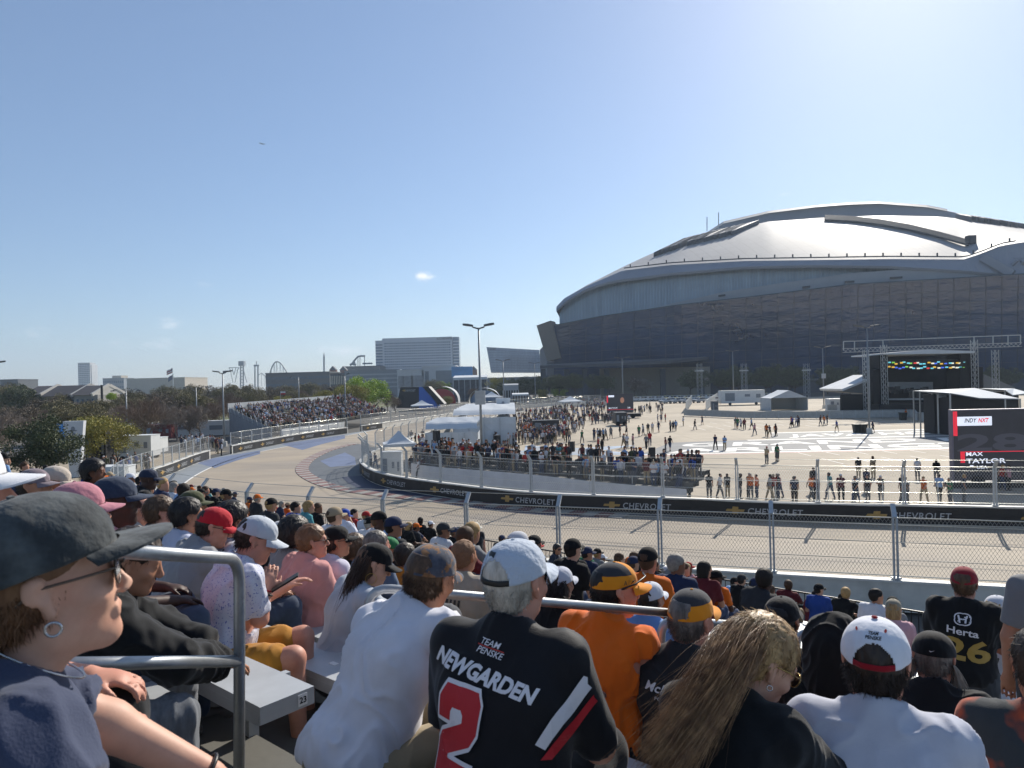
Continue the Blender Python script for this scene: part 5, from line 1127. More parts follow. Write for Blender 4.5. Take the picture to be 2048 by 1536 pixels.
def person(label, head, shirt, pants, skin='fair', hair=None, hairstyle='short', hthick=.010, cap=None, h=.008, sleeve=.75, folds=.006, shirt_inf=.014, fem=False, pants_to=2.0, shoes=True, group=None, glass=None, seed=1, hh=None, collar=0.0, fine=True, hem=-.56, seatfix=True, hlow=-.062, skirt=None, **rk):
    g = rig(head, **rk); base = Vector(((g.pel[0]), (g.pel[1]), min(g.J[1][5][2], g.J[-1][5][2])-.09*g.s)); root = empty('person', tuple(base), 0, label, 'person', group); local(g, base); root['_g'] = 0; del root['_g']
    lo, hi = bounds(g); v = Vol(lo, hi, h); headvol(v, g, fem, fine); torso(v, g, 0, fem=fem)
    for q in (-1, 1):
        arm(v, g, q); leg(v, g, q); hand(v, g, g.J[q][2], g.J[q][1], g.T, .55)
    body = vobj('body', v, SK[skin], root, it=1); g.root = root; g.body = body
    v = Vol(lo, hi, max(h, .008)); torso(v, g, shirt_inf, fem=fem); v.rc(g.neck+g.T@np.array([0, 0, -.05])*g.s, g.neck+g.T@np.array([0, -.004, .02])*g.s, .060*g.s*(.7+.3*g.b)*(.9 if fem else 1)+shirt_inf, .056*g.s*(.7+.3*g.b)*(.9 if fem else 1)+shirt_inf*.7, .05)
    for q in (-1, 1): arm(v, g, q, shirt_inf+.004, sleeve, .035)
    T = g.T; q0 = lambda x, y, z: g.neck+T@np.array([x, y, z])*g.s
    v.cut(q0(0, 0, hem), T@np.array([0, 0, -1])); nb = g.neck+T@np.array([0, .0, .0])*g.s
    v.ell(q0(0, .018, .055), (.066*g.s*(.8+.2*g.b), .074*g.s, .048*g.s), T.T, .006, sub=True)
    for q in (-1, 1):
        sh, E, Wr = g.J[q][:3]
        c_, d_ = (sh+(E-sh)*sleeve, E-sh) if sleeve <= 1 else (E+(Wr-E)*(sleeve-1), Wr-E)
        B = v.blk(c_-.10, c_+.10, 0)
        if B: sl, p = B; dn = nrm(d_); dd = (p-c_)@dn; rad = np.linalg.norm(p-c_-dd[..., None]*dn, axis=-1); m = (rad < .085) & (dd > 0) & (dd < .09); 
        if B: v.F[sl] = np.where(m, np.maximum(v.F[sl], dd), v.F[sl])
    g.shirt = vobj('shirt', v, shirt, root, it=2, folds=folds, seed=seed)
    if collar:
        mb = MB(); pts = [q0(.063*math.cos(a)*(.8+.2*g.b), .006+.064*math.sin(a), .020-.042*max(0, math.sin(a))) for a in [k*math.pi/12 for k in range(25)]]; mb.tube(pts, .009*g.s, 8, cap=False); mb.build('collar', shirt if collar is True or collar == 1 else collar, g.shirt, smooth=True)
    v = Vol(lo, hi, max(h, .01)); v.ell(g.pel+np.array([0, 0, .0]), ((.160*(g.b*.7+.3))*g.s+.010, (.13*(g.b*.8+.2))*g.s+.010, .11*g.s+.01), T.T, .03)
    for q in (-1, 1): leg(v, g, q, .016 if pants_to > 1.2 else .024, pants_to)
    g.trs = vobj('trousers' if pants_to > 1.5 else 'shorts', v, pants, root, it=2, folds=folds*.8, seed=seed+3)
    if shoes:
        for sv in shoes_mb(g): vobj('shoe', sv, shoem, root, it=1)
    if hair is not None: g.hair = vobj('hair', hairvol(g, hh or min(h, .006), hairstyle, min(hthick, .0018) if cap else hthick, low=hlow, capped=bool(cap)), hair, root, it=1, fn=hair_disp(.0009 if cap and hairstyle != 'bob' and hthick < .012 else .0035, 60, seed, g))
    if hair is not None and fine and h <= .0095: fuzz(g, g.hair, hair, seed, int(900 if h < .007 else 450), bool(cap), max(.008, hthick*1.3))
    g.cap = cap_parts(g, root, **cap) if cap else None
    if glass: glasses(g, root, lensm, glass)
    return g
def strands(g, parent, mat, n, pathfn, name='hair_strands', r0=.0016, seed=0, segs=14, sides=3):
    """long hair as many thin tapering tubes; pathfn(rng)->list of points"""
    r_ = np.random.default_rng(seed); V = []; F = []; 
    for _ in range(n):
        P = np.array(pathfn(r_)); m = len(P); t = np.gradient(P, axis=0); t /= np.linalg.norm(t, axis=1)[:, None]+1e-9
        a = np.cross(t, np.array([.3, .5, .8])); a /= np.linalg.norm(a, axis=1)[:, None]+1e-9; b = np.cross(t, a); rad = r0*np.linspace(1, .25, m)*r_.uniform(.6, 1.5); n0 = len(V)
        for k in range(sides): an = 2*math.pi*k/sides; V.extend((P+(a*math.cos(an)+b*math.sin(an))*rad[:, None]))
        for k in range(sides):
            k2 = (k+1) % sides; F += [(n0+k*m+i, n0+k2*m+i, n0+k2*m+i+1, n0+k*m+i+1) for i in range(m-1)]
    return link(name, meshdata(name, np.array(V), np.array(F), mat, smooth=True), parent)

# ================================================================== THE PEOPLE NEAREST THE CAMERA
hb = {'dark': hairmat('hair_dark', '2a211c', '3b2e25'), 'brown': hairmat('hair_brown', '4a3626', '5e4733'), 'white': hairmat('hair_white', 'c3bcb0', 'a69d90'), 'grey': hairmat('hair_grey', '77706a', '55504b'), 'blond': hairmat('hair_blond', 'a98a5f', '8c6d47'), 'ginger': hairmat('hair_ginger', '6b4a31', '7d5a3d'), 'black': hairmat('hair_black', '171415', '231e1d'), 'shaved': M('hair_shaved', '7c5a41', rough=.8, var=.15, scale=60)}
denim = cloth('denim', '3f4a5c', var=.15, scale=20); blackp = cloth('black_trousers', '1e1f22'); greyj = cloth('grey_jeans', '6b6f75', var=.25, scale=25, aniso=(2, 2, .6)); khaki = cloth('khaki', '9a8c72'); mustard = cloth('mustard', 'b07a2c')
metalr = M('silver_ring', 'c0c0c2', rough=.25, metal=1, var=0)
def small(mbf, name, mat, parent, smooth=True): mb = MB(); mbf(mb); return mb.build(name, mat, parent, smooth=smooth)
def hoop(g, q, r, mat, name='earring', t=.003):
    c = g.head+g.H@np.array([q*.088, -.004, -.040-r])*g.s
    return small(lambda mb: mb.tube([Vector(c+g.H@np.array([q*.008*math.sin(a)*.3, r*math.sin(a), r*math.cos(a)])) for a in [k*math.pi/10 for k in range(21)]], t, 7, cap=False), name, mat, g.root)
mat_washed = cloth('washed_black', '35393b', two='64696a', tscale=9, tpos=(.45, .72), var=.15, scale=14, bump=.35, bscale=13)
g = person('woman beside the camera in a dark washed cap and silver hoop earring', W(98, 1166, 1.13), cloth('navy_tee', '3a4258', folds=0) if False else cloth('navy_tee', '3c4359'), denim, 'fair', hb['ginger'], cap=dict(colm=mat_washed, opening=False, tilt=-7, lift=.008, big=1.14, flat=.8, brim_len=.08), h=.0055, yaw=48, hyaw=55, hpitch=-6, lean=12, fem=True, build=1.0, folds=.009, seed=4, collar=1, glass=M('frame_brown', '57473a', rough=.3, var=0), arms=(('abs', W(215, 1450, 1.30), W(420, 1550, 1.36)), ('abs', W(150, 1640, .95), W(330, 1800, 1.05))))
hoop(g, 1, .0105, metalr, t=.0022)
q = g.neck; small(lambda mb: mb.tube([Vector(g.neck+g.T@np.array([.068*math.cos(a), .02+.075*math.sin(a), .028-.03*math.sin(a)])) for a in [k*math.pi/14 for k in range(29)]], .0018, 5, cap=False), 'necklace', metalr, g.root)
e_, w_ = g.J[-1][1], g.J[-1][2]; d_ = nrm(w_-e_); x_ = nrm(np.cross(d_, [0, 0, 1])); u_ = np.cross(x_, d_)
small(lambda mb: mb.tube([Vector(w_-d_*.01+(x_*math.cos(a)+u_*math.sin(a))*.034) for a in [k*math.pi/12 for k in range(25)]], .004, 6, cap=False), 'bracelet', strapb, g.root)
g = person('person at the far left edge in a white cap, just behind the dark washed cap', W(-92, 985, 1.5), cloth('white_a', 'c9ccd2'), blackp, 'pink', hb['blond'], cap=dict(colm=cloth('cap_white', 'd6d7da'), flat=.2, opening=False), yaw=60, hyaw=72, hpitch=-3, lean=10, seed=9)
# man in white t-shirt and camouflage cap
camo = cloth('camo', '4b4f5a', two='8a6444', tscale=16, tpos=(.52, .56), var=.35, scale=30)
g = person('man in a white t-shirt and blue-brown camouflage cap leaning forward', W(862, 1155, 2.62), cloth('white_tee', 'd3d4dc', bump=.04), khaki, 'tan', hb['brown'], cap=dict(colm=camo, strapm=camo, brim_len=.065), h=.006, yaw=58, hyaw=32, hroll=8, hpitch=12, lean=32, side=-6, build=1.18, folds=.012, seed=2, collar=1, arms=('knees', 'knees'), twist=-18)
# man in the black team shirt with a large red 2
blk = cloth('team_black', '15161b', rough=.7)
g = person('man in a black team shirt with a red number 2 and pale grey cap', W(1034, 1163, 2.12), blk, blackp, 'pink', hb['white'], cap=dict(colm=cloth('cap_paleblue', 'b6bfcb', bump=.2, bscale=40), strapm=strapb, brim_len=.07, big=1.04), h=.0055, yaw=24, hyaw=38, lean=14, build=1.22, sh=1.0, folds=.0045, seed=6, collar=1, hlow=-.075, hthick=.0044, arms=('lap', 'lap'), sleeve=1.0)
tm = [M('print_white', 'd9d9de', rough=.6, var=0), M('print_red', 'b5202c', rough=.6, var=.05), M('print_redline', 'c23a33', rough=.6, var=0)]
two_out = [(-.50, .22), (-.50, .34), (-.36, .5), (.40, .5), (.5, .38), (.5, .08), (.38, -.06), (-.12, -.22), (-.12, -.26), (.5, -.26), (.5, -.5), (-.5, -.5), (-.5, -.14), (-.36, -.02), (.12, .14), (.12, .22), (.06, .27), (-.14, .27), (-.18, .22), (-.18, .12), (-.5, .12)]
def grow(poly, d):
    P = [Vector((x, y)) for x, y in poly]; out = []
    n = len(P)
    for i in range(n):
        a = (P[i]-P[i-1]).normalized(); b = (P[(i+1) % n]-P[i]).normalized(); na = Vector((a.y, -a.x)); nb = Vector((b.y, -b.x)); m = (na+nb); m = m/max(.5, m.length_squared/2)*1.0; out.append((P[i].x-m.x*d*.5*2*(-1)*-1 if False else P[i].x-m.x*d, P[i].y-m.y*d))
    return out
decal([('TEAM', -.012, -.020, .062, .017, .25, .01, 0, -10), ('PENSKE', -.010, -.044, .085, .017, .25, .01, 0, -10), ([(-.5, -.5), (.5, -.5), (.5, .5), (-.5, .5)], -.010, -.032, .085, .0025, 0, 0, 2, -10), ('NEWGARDEN', -.02, -.100, .34, .045, .25, .045, 0, -12)], g.shirt, g, g.shirt, mat=tm, cell=.012)
decal([(grow(two_out, .045), -.085, -.262, .135, .255, 0, 0, 0, -8), (two_out, -.085, -.262, .135, .255, 0, 0, 1, -8)], g.shirt, g, g.shirt, name='number', mat=tm, cell=.012, lift=.009)
strip_ = [(-.5, -.5), (.1, -.5), (.5, .5), (-.05, .5)]
decal([([(-.5, -.42), (-.34, -.5), (.5, .42), (.30, .5)], .205, -.175, .13, .19, 0, 0, 0, 0)], g.shirt, g, g.shirt, name='sleeve_stripe', mat=tm, cell=.012, lift=.008)
decal([([(-.5, -.5), (-.32, -.5), (.5, .36), (.5, .5)], .216, -.200, .13, .19, 0, 0, 1, 0)], g.shirt, g, g.shirt, name='sleeve_stripe', mat=tm, cell=.012, lift=.008)
cf = g.H; cap_o = g.cap
decal([([(-.5, -.5), (.5, -.5), (.5, .5), (-.5, .5)], -.02, .088, .030, .032, 0, 0, 0), ([(-.42, -.42), (.42, -.42), (.42, .1), (.1, .2), (-.1, .12), (-.42, .25)], -.02, .088, .030, .032, 0, 0, 1)], cap_o, g, cap_o, name='cap_patch', mat=[strapb, M('patch_white', 'd0d4d8', var=0)], frame_m=g.H, org=g.head, cell=.01, lift=.002)
# man in orange sleeveless shirt
orange = cloth('orange', 'dd6a1c'); orc = cloth('cap_orange', 'd98a1e'); gcap = cloth('cap_charcoal', '37383c')
g = person('man in an orange sleeveless shirt and black and orange team cap, face turned right', W(1232, 1180, 3.15), orange, blackp, 'pink', hb['black'], cap=dict(colm=gcap, brimm=orc, panels='lowfront', opening=False), h=.006, yaw=42, hyaw=74, hpitch=4, lean=12, build=1.22, folds=.012, seed=8, sleeve=.12, collar=1, arms=('lap', 'lap'), hlow=-.07)
mb = MB(); cp = g.cap; hp = lambda x, y, z: Vector(g.head+g.H@np.array([x, y, z]))
put_text(mb, 'A', hp(.0955, .0, .055), g.H@np.array([0, 1, .05]), g.H@np.array([-.12, 0, 1]), .016, .020); mb.tube([hp(.0955, .016, .046), hp(.0935, .016, .068)], .0006, 4); mb.extr([hp(.0935, .026, .050), hp(.091, .048, .066), hp(.093, .034, .064)], g.H@np.array([.0015, 0, 0])); mb.build('cap_mark', strapb, cp, recalc=False)
mb = MB(); mb.tube([hp(.098, -.02, .030), hp(.094, .05, .050), hp(.045, .118, .068), (hp(0, .128, .072))], .004, 6); mb.build('sunglasses', strapb, g.root, smooth=True)
# man in dark team shirt with orange collar
dk = cloth('charcoal_team', '26282c')
g = person('man in a charcoal team shirt with orange collar and black cap with orange band', W(1384, 1236, 2.98), dk, blackp, 'pink', hb['grey'], cap=dict(colm=gcap, brimm=orc, panels='lower', strapm=orc), h=.006, yaw=32, hyaw=48, hpitch=2, hroll=4, lean=10, build=1.12, folds=.008, seed=12, collar=orange, hlow=-.072, sleeve=.8)
decal([('McLaren', -.03, -.125, .19, .036, .2, .015, 0, -6), ('FORMULA 1', -.02, -.165, .12, .013, 0, 0, 0, -6)], g.shirt, g, g.shirt, mat=tm, cell=.03)
# woman with long blond hair
g = person('woman with long wind-blown blond hair and gold sunglasses bowing her head', W(1524, 1322, 2.02), cloth('black_knit', '16181b', rough=.9), denim, 'fair', hb['blond'], hairstyle='short', hthick=.012, h=.0055, yaw=42, hyaw=80, hpitch=32, lean=36, fem=True, build=.92, sh=.9, folds=.008, seed=14, glass=M('frame_gold', 'b79a62', rough=.25, metal=.9, var=0), sleeve=1.8, arms=('knees', 'knees'))
hoop(g, 1, .007, metalr, t=.0016)
blond_s = M('hair_strand_blond', 'a5815a', rough=.38, var=.35, scale=30, spec=.5, two='735338', tscale=25, tpos=(.4, .6)); End = np.array(W(1322, 1525, 1.74)[:])-np.array(g.root.location[:])
def blondp(r):
    s, H, c = g.s, g.H, g.head; th = r.uniform(-1.3, .72); ph = r.uniform(-.5, 1.45)
    d = nrm([math.sin(th)*math.cos(ph)*1.0, -.15-math.cos(th)*math.cos(ph)*.75+.35*math.sin(ph), math.sin(ph)*.9+.25]); p = c+H@(d*np.array([.088, .110, .102])+np.array([0, -.018, .028]))
    far = r.random()**.7; cl_ = np.sin(th*17+np.array([0, 2, 4]))*.014; e = End+cl_+r.normal(size=3)*np.array([.022, .03, .022])+(p-End)*(.0+.40*r.random()**2)
    mid = c+H@(d*np.array([.108, .125, .11])+np.array([0, -.045, -.02]))+r.normal(size=3)*.012; m2 = mid+(e-mid)*.5+np.array([.035, -.06, .040])+r.normal(size=3)*.010
    T_ = np.linspace(0, 1, 14)[:, None]; B = (1-T_)**3*p+3*(1-T_)**2*T_*mid+3*(1-T_)*T_**2*m2+T_**3*e; w = np.sin(T_*9+th*6)*.005*T_; return B+w*(r.normal(size=3)*.5+1)
strands(g, g.root, blond_s, 10000, blondp, r0=.0009, seed=3)
strands(g, g.root, blond_s, 130, lambda r: (lambda B_: B_+np.linspace(0, 1, 14)[:, None]**1.5*(r.normal(size=3)*.05+np.array([-.02, 0, .01])))(np.array(blondp(r))), r0=.0006, seed=4)
# person with the black hood
g = person('person with a black hood up and gold lettering across the back', W(1672, 1300, 2.95), cloth('hoodie_black', '131416', rough=.9), blackp, 'tan', None, h=.008, yaw=38, hyaw=36, lean=14, build=1.15, folds=.012, seed=17, sleeve=1.9)
v = Vol(g.head-.3, g.head+.3, .007); A_ = g.H.T; P_ = lambda x, y, z: g.head+g.H@np.array([x, y, z])
v.ell(P_(0, -.03, .03), (.118, .135, .135), A_, .03); v.ell(P_(0, -.06, -.10), (.125, .11, .12), A_, .05); v.ell(P_(0, .14, -.01), (.085, .12, .11), A_, .02, sub=True); vobj('hood', v, MATS['cloth_hoodie_black'], g.root, folds=.010, seed=4)
gold = M('print_gold', 'a5883f', rough=.5, var=.1)
decal([('Han', -.055, -.275, .13, .055, .25, .02, 0, -14), ('co', .0, -.335, .10, .05, .25, .02, 0, -14), ([(.5*math.cos(a), .5*math.sin(a)) for a in [k*math.pi/8 for k in range(16)]], .045, -.215, .055, .055, 0, 0, 0), ([(.5*math.cos(a), .5*math.sin(a)) for a in [k*math.pi/8 for k in range(16)]], .045, -.215, .043, .043, 0, 0, 1), ([(.5*math.cos(a)*(1 if k % 2 else .4), .5*math.sin(a)*(1 if k % 2 else .4)) for k, a in enumerate([k*math.pi/8 for k in range(16)])], .045, -.215, .04, .04, 0, 0, 0)], g.shirt, g, g.shirt, mat=[gold, MATS['cloth_hoodie_black']], cell=.02)
# man in white cap with red strap
capw = cloth('cap_white2', 'd9dbe2', bump=.15, bscale=30); redm = cloth('strap_red', '8e1622')
g = person('man in a pale grey t-shirt and white cap with a red strap', W(1752, 1322, 2.08), cloth('pale_tee', 'b7bac6', bump=.05), denim, 'pink', hb['dark'], cap=dict(colm=capw, strapm=redm, brimm=capw, big=1.05), h=.0055, yaw=28, hyaw=30, lean=14, build=1.25, folds=.009, seed=21, collar=1, hlow=-.088, hthick=.015, sleeve=.9)
cap_o = g.cap
decal([('TEAM', .0, .108, .026, .007, .2, .03, 0), ('PENSKE', .0, .0985, .042, .008, .2, .03, 0), ([(.5*math.cos(a), .5*math.sin(a)) for a in [k*math.pi/5 for k in range(10)]], -.045, .108, .007, .007, 0, 0, 1), ([(.5*math.cos(a), .5*math.sin(a)) for a in [k*math.pi/5 for k in range(10)]], .03, .113, .007, .007, 0, 0, 1)], cap_o, g, cap_o, name='cap_print', mat=[strapb, redm], frame_m=g.H, org=g.head, cell=.01, lift=.0015)
mb = MB(); mb.ico(Vector(g.head+g.H@np.array([0, -.014, .133])), .009, 2, (1, 1, .5)); mb.build('cap_button', redm, cap_o, smooth=True)
# man in black backward cap, long grey hair
g = person('man with straggling grey hair under a black cap, black shirt, beside the white cap', W(1868, 1318, 3.4), cloth('black_b', '191a1c'), blackp, 'pink', hb['grey'], hairstyle='short', cap=dict(colm=cloth('cap_black', '101113'), opening=False, big=1.06), h=.007, yaw=30, hyaw=34, hpitch=16, lean=20, build=1.3, folds=.009, seed=23, hlow=-.07)
gs = M('hair_strand_grey', '9a948b', rough=.5, var=.3, scale=30)
def greyp(r):
    q = r.choice([-1, 1]); p = g.head+g.H@np.array([q*.082, -.03+r.normal()*.02, -.01]); e = p+np.array([q*.03, 0, 0])+np.array([r.normal()*.02, r.normal()*.02, -.13-r.random()*.08]); m = (p+e)/2+r.normal(size=3)*.015+np.array([q*.02, 0, 0]); T_ = np.linspace(0, 1, 10)[:, None]; return (1-T_)**2*p+2*(1-T_)*T_*m+T_**2*e
strands(g, g.root, gs, 260, greyp, r0=.0016, seed=5, segs=10)
cap_o = g.cap
decal([([(-.5, .1), (-.42, -.3), (-.2, -.5), (.5, .5), (-.15, -.15), (-.35, -.1)], .0, .040, .024, .010, 0, 0, 0)], cap_o, g, cap_o, name='cap_mark', mat=[tm[0]], frame_m=g.H, org=g.head, cell=.01, lift=.002)
# standing man, black shirt, Herta 26
g = person('standing man with folded arms, black shirt with gold number 26, red cap', W(1929, 1166, 5.3), cloth('black_c', '17181a'), cloth('slate_trousers', '3b3f44'), 'pink', hb['brown'], cap=dict(colm=cloth('cap_maroon', '8a1c2a')), h=.008, yaw=38, hyaw=38, lean=2, build=1.25, sit=False, arms=('fold', 'fold'), folds=.010, seed=25, collar=1, sleeve=.8)
hond = [([(-.5, .5), (-.34, .5), (-.24, .08), (.24, .08), (.34, .5), (.5, .5), (.34, -.5), (.18, -.5), (.22, -.08), (-.22, -.08), (-.18, -.5), (-.34, -.5)], .0, -.085, .066, .050, 0, 0, 3)]
ring = [(.5*math.cos(a)*(1+.15*abs(math.sin(2*a))), .5*math.sin(a)*(1+.15*abs(math.sin(2*a)))) for a in [k*math.pi/12 for k in range(24)]]
decal([(ring, .0, -.085, .105, .080, 0, 0, 1), (ring, .0, -.085, .090, .067, 0, 0, 2), ('Herta', .0, -.17, .20, .052, 0, .02, 1, -3), ('26', .02, -.30, .29, .165, 0, .03, 0, -3)]+hond, g.shirt, g, g.shirt, mat=[gold, tm[0], MATS['cloth_black_c'], tm[0]], cell=.02, lift=.004)
